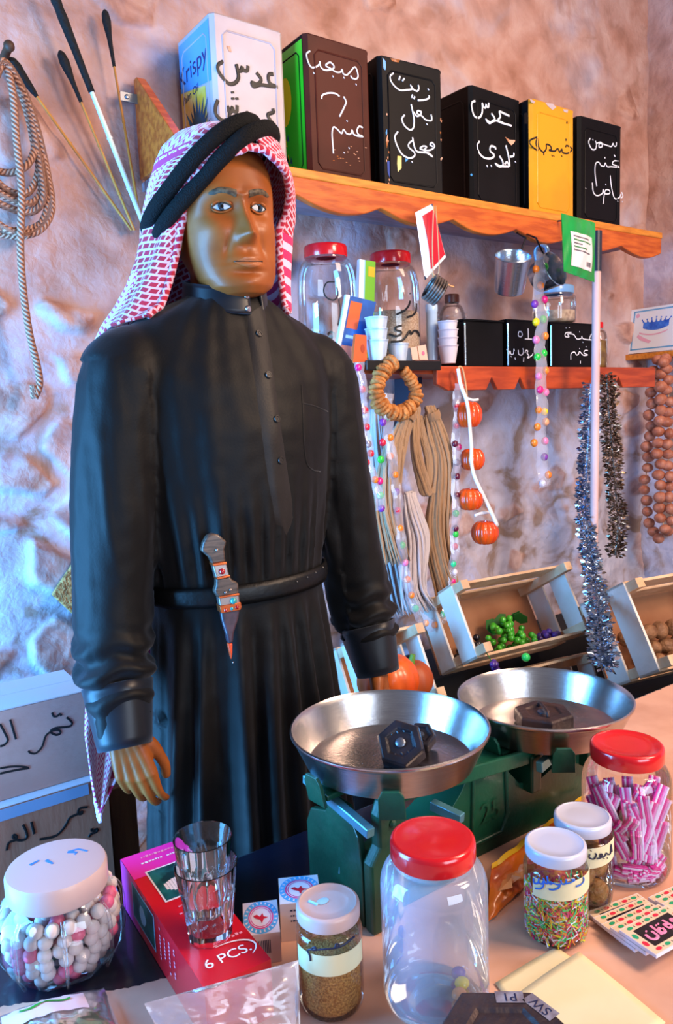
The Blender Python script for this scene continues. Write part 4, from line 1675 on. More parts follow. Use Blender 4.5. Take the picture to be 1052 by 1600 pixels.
def dec_ob(mb, sf, n):
    quad(mb, sf, n, 0, .13, 0, 1, M_card_white)
    quad(mb, sf, n, .18, .56, .08, .52, M_orange_print)
    quad(mb, sf, n, .14, .60, .56, .80, M_blue_print, .0008)
    quad(mb, sf, n, .14, .56, .80, 1.0, mat('salmon print', 'e09078', .5))
    quad(mb, sf, n, .22, .52, .63, .68, M_cyan_print, .001)


leaning_pack('blue and orange carton with white spine leaning by the shoulder', [(541, 460), (588, 472), (568, 563), (524, 557)], 1.711, .010, 0, M_blue_print, M_card_white, dec_ob, name='carton', tilt=.0)


def dec_o2(mb, sf, n):
    c = sf(.65, .5)
    mb.add(([c + n * .0009 + Vector((.007 * cos(i * pi / 8), 0, .011 * sin(i * pi / 8))) for i in range(16)], [tuple(range(16))]), mat('brick print', 'a83c18', .5))


leaning_pack('small orange packet standing before the blue and orange carton', [(556, 522), (573, 524), (574, 566), (552, 566)], 1.655, .010, 0, M_orange_print, M_orange_print, dec_o2)

# paper cups, stacked and single
M_cup = mat('ribbed plastic cup', 'c9d6e6', 0.4, col2='a9bdd6', nscale=60, stretch=(1, 1, .2))
M_cup_clear = mat('white ribbed cup', 'd3ccd6', 0.45)


def cup_mesh(R, h, m):
    mb = MB()
    n = 36
    prof = [(0, .001), (R * .70, .001), (R * .72, .003)] + [(R * (.72 + .26 * k / 8), .004 + (h - .006) * k / 8) for k in range(9)] + [(R * 1.04, h - .001), (R * 1.04, h + .001), (R * .97, h), (R * .70, .006), (0, .006)]
    v, f = lathe(prof, n)
    v = [Vector((p.x * (1 + .012 * (i % 2)), p.y * (1 + .012 * (i % 2)), p.z)) for i, p in enumerate(v)]
    mb.add((v, f))
    return mb


def cup_stack(px, py, Y, count, R, h, step, m, labels, group):
    p = atY(px, py, Y)
    p.z = LS + .0105
    o = cup_mesh(R, h, m).build('plastic_cup', m, smooth=60, origin=Vector())
    o.location = p
    tag(o, labels[0], 'cup', group)
    for k in range(1, count):
        c = o.copy()
        COL.objects.link(c)
        c.location = p + Vector((0.0006 * (-1) ** k, 0, step * k))
        tag(c, labels[1] if k < count - 1 else labels[2], 'cup', group)


cup_stack(590, 563, 1.664, 3, .031, .058, .030, M_cup, ['lowest cup of the pale blue stack on the black tray', 'middle cup of the pale blue stack on the black tray', 'topmost cup of the pale blue stack on the black tray'], 'pale blue stacked cups')
cup_stack(623, 563, 1.664, 1, .029, .050, 0, M_cup, ['single pale blue cup between the cup stack and the pink box', '', ''], 'pale blue stacked cups')
cup_stack(701, 566, 1.690, 4, .029, .052, .023, M_cup_clear, ['lowest cup of the white stack beside the ribbed jar', 'cup within the white stack beside the ribbed jar', 'topmost cup of the white stack beside the ribbed jar'], 'white stacked cups')
p = atY(650, 546, 1.70)
mb = MB()
T = Matrix.Rotation(radians(-10), 3, 'Y')
mb.add(box((p.x, 1.70, LS + .036), (.058, .030, .046), T), mat('pink cream box', 'e2bfae', 0.6))
mb.add(box((p.x - .004, 1.6845, LS + .036), (.003, .0008, .044), T), mat('box seam', 'a98068', 0.7))
mb.add(ball((p.x + .014, 1.6845, LS + .039), (.006, .0006, .006), 12, 6), mat('rose print', 'e06f93', 0.5))
mb.build('small_box', None, smooth=0)
tag(bpy.data.objects['small_box'], 'small pink and cream box beside the single cup', 'box')
mb = MB()
mb.add(box((atY(668, 563, 1.655).x, 1.668, LS + .0145), (.095, .03, .006)))
tag(mb.build('pocket_knife', mat('dull brown metal', '6b4038', 0.3, 0.6), bevel=.0025), 'flat brown metal case lying on the black tray', 'case')

# ribbed jar with the brown lid, and the tall pale tube beside it
pj = atY(708, 560, 1.865)
rj = jar('ribbed glass jar with brown lid and paper label behind the white cups', (pj.x, 1.865, LS), .048, .245, .0235, .026, M_glass, mat('brown plastic lid', '5a2a18', 0.4), shoulder=.42)
mb = MB()
for k in range(8):
    z = .10 + .012 * k
    mb.add(lathe([(.0480, z - .003), (.0492, z), (.0480, z + .003)], 40, (pj.x, 1.865, LS)))
mb.build('ribs', M_glass, rj, smooth=60)
mb = MB()
mb.add(grid(lambda u, v: (pj.x + .0487 * cos(-2.0 + 1.3 * u), 1.865 + .0487 * sin(-2.0 + 1.3 * u), LS + .085 + .045 * v), 12, 3))
mb.build('label', mat('tan paper label', 'b98a48', 0.7), rj)
pt = atY(678, 560, 1.74)
mb = MB()
mb.add(lathe([(0, .001), (.017, .001), (.017, .165), (.0185, .167), (.0185, .185), (.016, .188), (0, .188)], 24, (pt.x, 1.745, LS)))
tag(mb.build('tall_tube', mat('pale blue tube', 'b8d2ea', 0.3, coat=.4)), 'tall pale blue tube standing left of the ribbed jar', 'tube')

# small black tins with white writing
def black_box(label, x0, x1, Y, dep, h, strokes=None, rz=0.0):
    cx = (x0 + x1) / 2
    t = thing('square_tin', label, 'tin', (cx, Y + dep / 2, LS), 'low black tins on the lower shelf')
    mb = MB()
    mb.add(box((cx, Y + dep / 2, LS + h / 2), (x1 - x0, dep, h)), T_black)
    if strokes:
        write(mb, strokes, plane_of((cx, Y - .0004, LS), (0, -1, 0)), .0019, M_ink_white, (780, 480), 5.844)
    mb.build('tin_body', None, t, smooth=0, bevel=.006)
    mb = MB()
    mb.add(box((cx, Y + dep / 2, LS + h + .002), (x1 - x0 + .004, dep + .004, .006)))
    mb.build('rim', T_black, t, smooth=0, bevel=.002)
    mb = MB()
    mb.add(tube([(x0 + .003, Y - .0005, LS + .008), (x0 + .003, Y - .0005, LS + h - .008)], .0030, 8))
    mb.build('bright_corner', mat('bright corner metal', 'b8cfe4', .2, .9), t)  # bright metallic strip down the front left corner


black_box('plain black tin standing left of the candy strip', 1.666, 1.836, 1.70, .105, .140)
black_box('black tin with white writing partly behind the candy strip', 1.852, 2.046, 1.70, .15, .146,
          [[(205, 225), (180, 225), (175, 260), (200, 270), (212, 250), (205, 228)], [(235, 290), (300, 292)], [(265, 195), (268, 290)],
           [(70, 388)], [(90, 430), (100, 400), (110, 430), (130, 425), (135, 380), (140, 400)], [(110, 452)], [(145, 460), (148, 480)], [(175, 390), (180, 430), (210, 435), (222, 400), (215, 375)], [(235, 420), (245, 395), (262, 400), (255, 420), (270, 440), (260, 465), (300, 440), (310, 420)], [(225, 460), (222, 500)]])
black_box('black tin with white writing under the blue lidded jar', 2.058, 2.300, 1.70, .15, .146,
          [[(660, 230), (610, 235), (605, 268), (640, 270), (625, 245), (680, 250), (710, 290), (750, 285), (755, 265), (770, 290), (850, 300), (825, 290), (845, 245), (860, 235)], [(612, 190)], [(640, 186)], [(735, 225)], [(765, 320)],
           [(655, 480), (658, 425), (690, 410), (705, 435), (725, 430), (735, 405), (770, 440), (810, 435), (775, 420), (785, 395), (810, 395)], [(735, 380)], [(795, 362)], [(742, 490), (742, 515)]])
pb = (2.168, 1.775, LS + .1465 + .005)
jar('small glass jar with blue lid standing on a black tin', pb, .073, .128, .066, .026, M_glass, mat('blue plastic lid', '6d9fd0', 0.35, coat=.3), fill=('dry_goods', mat('pale dry goods', 'cbb49c', .7, col2='a58a78', nscale=60)), fill_h=.045, shoulder=.2)
pr = atY(943, 520, 1.74)
jar('narrow jar with red cap half hidden by the pale pole', (2.372, 1.75, LS), .034, .165, .020, .020, M_glass, M_red_lid, fill=('preserve', mat('ochre preserve', '8a6a2c', .5, col2='6b4a1c', nscale=40)), fill_h=.10, shoulder=.3)

# ================================================================== rope, canes, straw mat on the left wall
def rope_mat():
    m = mat('twisted rope', 'a06f52', 0.85)
    nt = m.node_tree
    b = nt.nodes['Principled BSDF']
    uv = nt.nodes.new('ShaderNodeTexCoord')
    w = nt.nodes.new('ShaderNodeTexWave')
    w.bands_direction = 'DIAGONAL'
    w.inputs['Scale'].default_value = 1.0
    nt.links.new(uv.outputs['UV'], w.inputs['Vector'])
    r = nt.nodes.new('ShaderNodeValToRGB')
    r.color_ramp.elements[0].color = (*hexc('7d4f3c'), 1)
    r.color_ramp.elements[0].position = .25
    r.color_ramp.elements[1].color = (*hexc('c8957a'), 1)
    r.color_ramp.elements[1].position = .6
    nt.links.new(w.outputs['Fac'], r.inputs[0])
    nt.links.new(r.outputs[0], b.inputs['Base Color'])
    bp = nt.nodes.new('ShaderNodeBump')
    bp.inputs['Strength'].default_value = .8
    bp.inputs['Distance'].default_value = .003
    nt.links.new(w.outputs['Fac'], bp.inputs['Height'])
    nt.links.new(bp.outputs[0], b.inputs['Normal'])
    return m


M_rope = rope_mat()


def tube_uv(mb, pts, r, n, m, k=60, **kw):
    v, f = tube(pts, r, n, **kw)
    acc, uv = 0, []
    rows = len(v) // n
    c = [sum((v[i * n + j] for j in range(n)), Vector()) / n for i in range(rows)]
    for i in range(rows):
        if i:
            acc += (c[i] - c[i - 1]).length
        uv += [(acc * k, j / n * 2) for j in range(n)]
    mb.add((v, f), m, uv=uv)


peg = atY(4, 96, 1.90)
path = []
loops = [(1.0, 0, 0), (.92, 4, .3), (.80, -4, -.2), (.96, 8, .5), (.70, 4, .1), (.86, -6, .4), (.62, 3, .2)]
base = [(6, 96), (36, 140), (60, 210), (76, 290), (80, 345), (56, 380), (10, 376), (-28, 345), (-52, 260), (-42, 180), (-14, 120)]
for k, (s_, ox, ph) in enumerate(loops):
    for i, (x, y) in enumerate(base):
        X = 6 + (x - 6) * s_ + ox * (i / 10)
        Y_ = 96 + (y - 96) * (s_ * .98 + .04 * sin(k * 2.2 + i))
        path.append(atY(X, Y_, 1.868 - .0035 * ((k * 5 + i) % 6) - .012 * (i in (0, 10))))
path += [atY(8, 100, 1.85), atY(20, 145, 1.838), atY(26, 220, 1.835), atY(34, 300, 1.835), atY(32, 380, 1.838), atY(36, 450, 1.85), atY(46, 520, 1.86), atY(58, 570, 1.865), atY(62, 600, 1.868), atY(54, 622, 1.872)]
rope = thing('rope', 'coil of brown rope hung on the left wall with its tail dangling', 'rope', peg)
mb = MB()
tube_uv(mb, path, .0080, 8, M_rope, sub=5)
mb.build('coil', None, rope, smooth=180)
mb = MB()
mb.add(tube([(peg.x, 1.93, peg.z), (peg.x, 1.835, peg.z + .006)], .009, 10))
mb.add(ball((peg.x, 1.833, peg.z + .006), .012, 10, 8))
mb.build('peg', mat('dark wooden peg', '4a2c1a', .6), rope)
mb = MB()
tube_uv(mb, [path[-1] + Vector((0, 0, .03 * (1 - i / 5))) + Vector((.002 * sin(i * 3), 0, 0)) for i in range(6)], .0085, 8, M_rope)
mb.build('whipped_end', None, rope, smooth=180)

M_cane = mat('yellow cane', 'c98a34', .5, col2='b56f28', nscale=8, stretch=(3, 3, .6))
M_cane_white = mat('white painted cane', 'd5dde2', .5)
M_char = mat('black wrapped cloth', '0e0c0c', .8, bump=.5, bscale=120)
canes = [('black tipped yellow cane with thick head, nearest the rope coil', (20, 98), (66, 146), (206, 360), .0036, .013, .05, M_cane),
         ('short black tipped yellow cane between the rope and the white cane', (97, 88), (126, 160), (210, 360), .0034, .0115, .02, M_cane),
         ('white cane with the longest black grip, running out of the top of the picture', (84, -8), (145, 144), (226, 355), .0060, .0120, .02, M_cane_white),
         ('thin brown cane with a round black tip beside the shelf end', (165, 24), (178, 104), (222, 360), .0032, .0105, .02, M_cane)]
for ic, (lb, a, b, c, r, hr, hl, m) in enumerate(canes):
    yy_ = (1.897, 1.882, 1.866, 1.890)[ic]
    A, B_, Cc = atY(*a, yy_), atY(*b, yy_), atY(*c, yy_)
    d = (Cc - A).normalized()
    B_ = A + d * (B_ - A).dot(d)
    t = thing('tipped_cane', lb, 'cane', Cc, 'canes leaning on the left wall')
    mb = MB()
    mb.add(tube([B_, B_.lerp(Cc, .3), B_.lerp(Cc, .62), Cc], [r * .9, r, r * 1.05, r], 8))
    for q in (.33, .7):
        mb.add(tube([B_.lerp(Cc, q) - d * .002, B_.lerp(Cc, q) + d * .002], r * 1.3, 8))
    mb.build('shaft', m, t, smooth=50)
    mb = MB()
    e = A + d * (.05 if hl < .03 else .065)
    mb.add(tube([A - d * .012, A - d * .004, A + d * .012, A + d * .028, e, e.lerp(B_, .4), B_], [.003, hr * .8, hr, hr * .85, r * 1.9, r * 1.55, r * 1.25], 12, sub=3))
    mb.build('black_head', M_char, t, smooth=180)

M_straw = mat('woven straw', 'c79a5c', .8, col2='8a5f30', nscale=120, bump=.8, bscale=180)
ms = atY(118, 922, 1.895)
mb = MB()
mb.add(prism([(-.105, 0), (0, -.13), (.105, 0), (0, .13)], lambda p: (ms.x + .045 + p[0], 1.893, ms.z + p[1]), lambda p: (ms.x + .045 + p[0], 1.880, ms.z + p[1])))
tag(mb.build('straw_mat', M_straw, smooth=0, bevel=.003), 'diamond shaped woven straw mat hung on the wall behind the sleeve', 'mat')

# ================================================================== cardboard boxes at the left
M_cardb = mat('pinkish cardboard', 'c8978a', .75, col2='b98678', nscale=3, stretch=(1, 1, 2), bump=.08, bscale=60)
M_cardb2 = mat('brown cardboard', 'b87860', .75, col2='a4664e', nscale=3, stretch=(2, 2, .5), bump=.08, bscale=60)
M_flap = mat('pale cardboard flap', 'c4c0cc', .7, col2='cdb9b4', nscale=5)
M_box_strip = mat('blue grey tape', '7f97b8', .4)


def carton(label, x1, Y, z0, z1, w, dep, m, strokes=None, org=None, sc=1, rr=.0022):
    cx = x1 - w / 2
    t = thing('cardboard_box', label, 'box', (cx, Y + dep / 2, z0), 'cardboard boxes stacked at the left')
    mb = MB()
    mb.add(box((cx, Y + dep / 2, (z0 + z1) / 2), (w, dep, z1 - z0)), m)
    if strokes:
        write(mb, strokes, plane_of((cx, Y - .0003, z0), (0, -1, 0)), rr, M_ink_black, org, sc)
    mb.build('box_body', None, t, smooth=0)
    mb = MB()
    mb.add(box((cx, Y + dep * .25, z1 + .0018), (w - .002, dep * .49, .003)))
    mb.add(box((cx, Y + dep * .75, z1 + .0018), (w - .002, dep * .49, .003)))
    mb.build('flap', M_flap, t, smooth=0, bevel=.001)
    return t


ZB1 = .5
c1 = carton('brown cardboard box with black handwriting, lower of the left stack', .438, 1.475, .46, .700, .42, .24, M_cardb2,
            [[(810, 1450), (830, 1420), (880, 1400), (885, 1375), (840, 1390), (835, 1370)], [(800, 1175), (750, 1180), (720, 1195), (715, 1235), (745, 1235), (750, 1215), (715, 1235), (640, 1270), (610, 1320), (570, 1380), (500, 1440), (360, 1470)], [(285, 1310), (312, 1420)], [(210, 1335), (240, 1400), (245, 1450), (210, 1475), (160, 1475), (120, 1450), (125, 1430), (150, 1440), (140, 1475), (80, 1500), (60, 1570)]],
            (0, 1060), 5.844, .0026)
c2 = carton('pinkish cardboard box with black handwriting, upper of the left stack', .421, 1.50, .7045, .876, .42, .165, M_cardb,
            [[(475, 312), (490, 345), (520, 345), (545, 325), (562, 340)], [(608, 355), (655, 400), (640, 435), (570, 445), (500, 455), (460, 485), (510, 515), (550, 500), (540, 475), (490, 475), (420, 520), (385, 620), (330, 680), (280, 680), (258, 660)], [(92, 375), (145, 555)], [(0, 415), (40, 490), (70, 560), (40, 605), (0, 620)], [(0, 820), (100, 805), (200, 805), (262, 818), (180, 830), (80, 850), (0, 868)]],
            (0, 1060), 5.844, .0022)
mb = MB()
pz = .700
mb.add(box((.30, 1.4744, .688), (.20, .001, .022)))  # blue-grey strip standing for the lower box's visible top edge
mb.build('band_strip', M_box_strip, c1, smooth=0)
mb = MB()
mb.add(box((.474, 1.52, .33), (.055, .045, .66)))
tag(mb.build('wooden_post', mat('rough brown post', '6b4422', .8, col2='50311a', nscale=6, stretch=(4, 4, .6), bump=.4, bscale=50), bevel=.003), 'rough brown wooden post behind the hand and right of the boxes', 'post')
mb = MB()
mb.add(box((.215, 1.60, .23), (.43, .26, .459)))
tag(mb.build('crate_stand', mat('dark plank stand', '3a2a22', .8, col2='2b1e18', nscale=8), smooth=0, bevel=.004), 'dark low stand under the cardboard boxes', 'stand')

# ================================================================== things hanging from the shelves
M_film = glass_mat('clear candy film', tint=(.95, .96, 1.0), rough=.12, milky=.22, milk=(.75, .78, .92))
CANDY = {k: mat('candy ' + k, v, .25, coat=.5) for k, v in dict(green='28c244', orange='f08428', yellow='f2d21c', magenta='dc1f7a', purple='7b3aa6', pink='ee7fae', red='d61f3c', maroon='5b1032', white='e6e2ee', peach='f0a878', teal='2ad08c').items()}


def candy_strip(label, px_path, Y, halfw, candies, r=.0115, wob=.004, name='candy_strip'):
    pts = catmull([atY(x, y, Y) for x, y in px_path], 6)
    base = pts[0]
    t = thing(name, label, 'candy strip', base)
    mb = MB()
    # two films, pinched between the sweets
    n = len(pts)
    for s in (-1, 1):
        vs, fs = [], []
        for i, p in enumerate(pts):
            a, b = pts[max(i - 1, 0)], pts[min(i + 1, n - 1)]
            d = (b - a).normalized()
            side = d.cross(Vector((0, -1, 0))).normalized()
            bl = .004 + .006 * abs(sin(i * 1.1))
            for k in range(5):
                q = (k - 2) / 2
                vs.append(p + side * (q * halfw * (1 + .12 * sin(i * 2.3))) + Vector((0, s * bl * (1 - q * q) + wob * sin(i * .9), 0)))
        for i in range(n - 1):
            for k in range(4):
                fs.append((i * 5 + k, i * 5 + k + 1, (i + 1) * 5 + k + 1, (i + 1) * 5 + k))
        mb.add((vs, fs))
    mb.build('film', M_film, t, smooth=60)
    for (x, y, c) in candies:
        p = atY(x, y, Y)
        mb = MB()
        T = Matrix.Rotation(rng.random() * 3, 3, 'Y')
        mb.add(ball(p, (r * 1.05, r * .8, r), 12, 8, T=T))
        mb.build('candy', CANDY[c], t, smooth=180)
    return t


candy_strip('wide strip of bright sweets in clear film hanging before the metal mugs', [(850, 398), (842, 440), (846, 500), (845, 560), (847, 620), (846, 680), (848, 725), (852, 760)], 1.60, .026,
            [(852, 417, 'green'), (838, 421, 'orange'), (845, 446, 'orange'), (851, 468, 'magenta'), (836, 475, 'purple'), (838, 503, 'yellow'), (849, 499, 'green'), (852, 525, 'orange'), (838, 531, 'pink'), (850, 552, 'green'), (840, 558, 'green'),
             (853, 579, 'orange'), (842, 588, 'pink'), (844, 609, 'magenta'), (853, 613, 'pink'), (842, 641, 'orange'), (851, 643, 'yellow'), (840, 667, 'orange'), (853, 659, 'peach'), (835, 692, 'orange'), (852, 689, 'pink'), (851, 714, 'purple'), (857, 742, 'orange'), (848, 755, 'white')], r=.0125)
c1_ = lambda x, y: (550 + x / 5.844, 540 + y / 5.844)
c2_ = lambda x, y: (550 + x / 5.716, 720 + y / 5.716)
L1 = [(*c1_(*p[:2]), p[2]) for p in [(340, 655, 'green'), (285, 700, 'purple'), (350, 840, 'orange'), (280, 885, 'red'), (350, 1010, 'orange'), (265, 1040, 'green'), (955, 565, 'red'), (955, 730, 'red'), (942, 898, 'maroon'), (975, 925, 'magenta')]]
L2 = [(*c2_(*p[:2]), p[2]) for p in [(385, 125, 'orange'), (400, 275, 'purple'), (408, 445, 'red'), (430, 605, 'orange'), (450, 755, 'green'), (475, 910, 'pink'), (495, 1060, 'orange'), (530, 1200, 'orange'), (570, 1320, 'teal'), (660, 1450, 'peach'), (740, 1465, 'orange'), (815, 1370, 'teal'), (865, 1220, 'teal'),
                                      (900, 1080, 'magenta'), (915, 995, 'white'), (905, 920, 'teal'), (920, 765, 'red'), (925, 605, 'maroon'), (925, 655, 'green'), (930, 470, 'green'), (935, 310, 'maroon'), (938, 140, 'maroon'), (940, 15, 'maroon')]]
candy_strip('long loop of beadlike sweets in film hanging around the flax hanks', [(608, 615), (607, 655), (612, 715), (620, 770), (625, 830), (632, 890), (642, 930), (656, 962), (676, 978), (694, 962), (704, 930), (709, 880), (712, 830), (713, 760), (714, 700), (715, 640), (717, 600)], 1.625, .018, L1 + L2, r=.0105)
candy_strip('short strand of red and orange sweets hanging next to the black sleeve', [(562, 566), (566, 610), (569, 650), (574, 690), (577, 730), (588, 760), (596, 795)], 1.60, .016,
            [(*c1_(60, 200), 'magenta'), (*c1_(95, 400), 'red'), (*c1_(118, 590), 'red'), (*c1_(135, 745), 'red'), (*c1_(150, 900), 'maroon'), (*c1_(172, 985), 'red'), (*c2_(130, 15), 'red'), (*c2_(205, 170), 'orange'), (*c2_(250, 182), 'magenta'), (*c2_(255, 310), 'teal'), (*c2_(265, 425), 'purple')], r=.010)

# pumpkin garland on a white ribbon
M_pumpkin = mat('shiny orange plastic', 'e8500f', .25, col2='d8420a', nscale=14, coat=.5)
M_ribbon = mat('white ribbon', 'dfe3e8', .5)


def pumpkin(mb, c, r, h, lobes=10, m=None, dent=.13, T=None):
    nu, nv = lobes * 6, 18
    vs, fs = [], []

    def fn(u, v):
        a, b = 2 * pi * u, -pi / 2 + pi * v
        k = 1 - dent * (1 - abs(cos(a * lobes / 2)) ** .6)
        rr = r * k * max(0, cos(b)) ** .92
        z = h * sin(b) * (1 - .28 * math.exp(-(cos(b) / .35) ** 2))
        p = Vector((rr * cos(a), rr * sin(a), z))
        return (T @ p if T is not None else p) + Vector(c)
    mb.add(grid(fn, nu, nv, close_u=True), m)


gp = atY(719, 575, 1.635)
gar = thing('pumpkin_garland', 'string of four shiny orange plastic pumpkins on white ribbon', 'garland', gp)
PK = [(732, 648, 22, 20), (738, 718, 20, 17), (735, 780, 21, 17), (758, 832, 22, 18)]
for x, y, rx, rz in PK:
    p = atY(x, y, 1.61)
    k = (p - CAM).dot(FW) / F
    mb = MB()
    pumpkin(mb, p, rx * k, rz * k * 1.16)
    pk_o = mb.build('pumpkin', M_pumpkin, gar, smooth=180)
    mb = MB()
    mb.add(tube([p + Vector((0, 0, rz * k * .62)), p + Vector((.003, -.003, rz * k * 1.05))], [.006, .0045], 8))
    mb.build('stem', M_pumpkin, pk_o)
mb = MB()
rp = [atY(*q, 1.580) for q in [(716, 576), (720, 600), (728, 622), (732, 640), (735, 672), (737, 700), (737, 722), (742, 745), (756, 775), (768, 800), (778, 822)]]
mb.add(tube(rp, .0068, 8, sub=5, flat=(Vector((0, 1, 0)), .35)))
mb.add(tube([atY(*q, 1.60) for q in [(730, 622), (739, 625), (748, 624)]], .004, 6, sub=4, flat=(Vector((0, 1, 0)), .35)))
mb.add(tube([atY(*q, 1.60) for q in [(742, 806), (752, 802), (769, 800)]], .005, 6, sub=4, flat=(Vector((0, 1, 0)), .35)))
mb.build('ribbon', M_ribbon, gar, smooth=180)
mb = MB()
mb.add(tube([atY(*q, 1.61) for q in [(728, 622), (719, 596), (716, 576), (722, 575), (727, 596), (730, 622)]], .003, 6, sub=4))
mb.build('hanging_loop', mat('straw string', 'd1a070', .7), gar, smooth=180)

# ring of dried figs
M_fig = mat('dried fig', 'd08a48', .6, col2='a86428', nscale=50, bump=.6, bscale=120)
fr_p = atY(622, 566, 1.63)
figs = thing('dried_fig_wreath', 'ring of dried figs threaded on string, hung from the black tray', 'wreath', fr_p)
ring_px = [(614, 566), (600, 578), (591, 598), (588, 615), (594, 632), (607, 643), (622, 646), (636, 640), (648, 628), (650, 610), (642, 594), (632, 580)]
rpts = catmull([atY(x, y, 1.625) for x, y in ring_px], 10)
L = [0]
for a, b in zip(rpts, rpts[1:]):
    L.append(L[-1] + (b - a).length)
nf = 34
for i in range(nf):
    s_ = L[-1] * i / (nf - 1)
    j = max(k for k in range(len(L)) if L[k] <= s_ + 1e-9)
    j = min(j, len(rpts) - 2)
    p = rpts[j].lerp(rpts[j + 1], (s_ - L[j]) / max(1e-9, L[j + 1] - L[j]))
    d = (rpts[j + 1] - rpts[j]).normalized()
    R = (d + Vector((rng.uniform(-.2, .2), rng.uniform(-.25, .25), rng.uniform(-.2, .2)))).to_track_quat('Z', 'Y').to_matrix()
    r = .0225 + rng.uniform(-.003, .003) - (.004 if i > 22 else 0)
    mb = MB()
    v, f = lathe([(0, -.0065), (r * .75, -.0065), (r, -.002), (r * .98, .003), (r * .7, .0065), (0, .0055)], 18)
    v = [R @ (q * (1 + .07 * noise.noise(q * 90 + Vector((i, 0, 0))))) + p for q in v]
    mb.add((v, f))
    mb.build('fig', M_fig, figs, smooth=180)
mb = MB()
mb.add(tube([rpts[-1], atY(624, 566, 1.635), rpts[0]], .0022, 6, sub=3))
mb.build('string', mat('straw string', 'd1a070', .7), figs, smooth=180)

# hanks of flax
M_flax = mat('raw flax fibre', 'b59676', .8, col2='94693f', nscale=4, lo=.45, hi=.62, bump=.7, bscale=140, stretch=(1, 1, .06), sheen=.3)
M_flax_pale = mat('bleached flax fibre', 'd8cfd0', .8, col2='c3b4b2', nscale=6, bump=.7, bscale=140, stretch=(1, 1, .06), sheen=.3)


def hank(label, px_path, Y, width, n, m, name='flax_hank', fray=.5, tie=True, r=.0052):
    t = thing(name, label, 'fibre hank', atY(*px_path[0], Y))
    core = [atY(x, y, Y) for x, y in px_path]
    mb = MB()
    for k in range(n):
        a = 2 * pi * k / n + .3
        q = sqrt(rng.random())
        pts = []
        for i, p in enumerate(core):
            s_ = i / (len(core) - 1)
            w = width * (.35 + .65 * sin(min(1, s_ * 1.6) * pi / 2)) * (1 + (fray * .8 * max(0, s_ - .75) * 4 * rng.random()))
            pts.append(p + Vector((cos(a + s_ * 1.6) * q * w, sin(a + s_ * 1.6) * q * w * .55, rng.uniform(-.004, .004))))
        rr = [r] * (len(core) - 2) + [r * .8, r * .25]
        mb.add(tube(pts, rr, 6, sub=4))
    mb.build('fibres', m, t, smooth=180)
    if tie:
        p, d = core[0].lerp(core[1], .35), (core[1] - core[0]).normalized()
        R = d.to_track_quat('Z', 'Y').to_matrix()
        mb = MB()
        w = width * .55
        mb.add(lathe([(w * .9, -.012), (w, -.006), (w, .006), (w * .9, .012)], 20, p, T=R))
        mb.build('tie', m, t, smooth=180)
    return t


hank('tan flax hank falling on the left of the pair below the fig ring', [(643, 640), (630, 668), (618, 700), (610, 740), (606, 790), (612, 840), (618, 880)], 1.648, .042, 50, M_flax)
hank('tan flax hank doubled into a short loop in the middle', [(652, 636), (648, 670), (650, 710), (660, 750), (668, 772), (676, 752), (674, 715), (664, 680), (658, 650)], 1.655, .022, 24, M_flax, fray=0, tie=False)
hank('tan flax hank falling on the right of the pair beside the pumpkin string', [(672, 636), (684, 672), (694, 720), (690, 770), (684, 820), (688, 870), (697, 915), (700, 940)], 1.650, .042, 50, M_flax)
hank('pale flax hank with frayed end hanging lowest under the tan hanks', [(640, 770), (645, 800), (652, 840), (648, 880), (645, 920), (655, 955)], 1.652, .044, 50, M_flax_pale, tie=False, fray=1.2)
hank('bleached shaggy hank hanging between the sleeve and the tan flax', [(590, 640), (592, 700), (598, 760), (604, 820), (610, 880), (616, 940), (618, 960)], 1.760, .060, 80, M_flax_pale, tie=False, fray=1.2)

# tinsel garlands
M_silver_foil = mat('silver foil', 'b9c4d2', .18, .95, col2='8fa6c4', nscale=60)
M_bronze_foil = mat('bronze foil', '6e5340', .22, .9, col2='b5a798', nscale=60)


def tinsel(label, px_path, Y, rad, n, m):
    Ys = Y if isinstance(Y, (list, tuple)) else [Y] * len(px_path)
    pts = catmull([atY(x, y, yy) for (x, y), yy in zip(px_path, Ys)], 10)
    mb = MB()
    mb.add(tube(pts, .0035, 6))
    N = len(pts)
    for k in range(n):
        s_ = rng.random() * (N - 1.001)
        i = int(s_)
        p = pts[i].lerp(pts[i + 1], s_ - i)
        a, e = rng.random() * 2 * pi, rng.uniform(-.5, .5)
        d = Vector((cos(a) * cos(e), sin(a) * cos(e), sin(e)))
        u = d.orthogonal().normalized()
        u = (u * cos(a * 3) + d.cross(u) * sin(a * 3)) * .0042
        q = p + d * rad * rng.uniform(.35, 1.0)
        v0 = q - d * .007
        mb.add(([v0 - u * .6, v0 + u * .6, q + u, q + d * .007, q - u], [(0, 1, 2, 3, 4)]))
        mb.add(tube([p, v0], .0006, 3, caps=False))
    o = mb.build('tinsel_garland', m, smooth=0)
    return tag(o, label, 'tinsel')


tinsel('bronze tinsel garland hanging on the right of the pale pole', [(948, 585), (952, 640), (957, 700), (962, 760), (966, 820), (962, 868)], 1.615, .036, 1500, M_bronze_foil)
tinsel('silver tinsel garland hanging behind the pale pole down to the crates', [(924, 600), (920, 680), (916, 760), (917, 840), (928, 900), (936, 960), (940, 1000), (945, 1040)], (1.565, 1.565, 1.56, 1.50, 1.36, 1.20, 1.10, 1.03), .034, 2600, M_silver_foil)

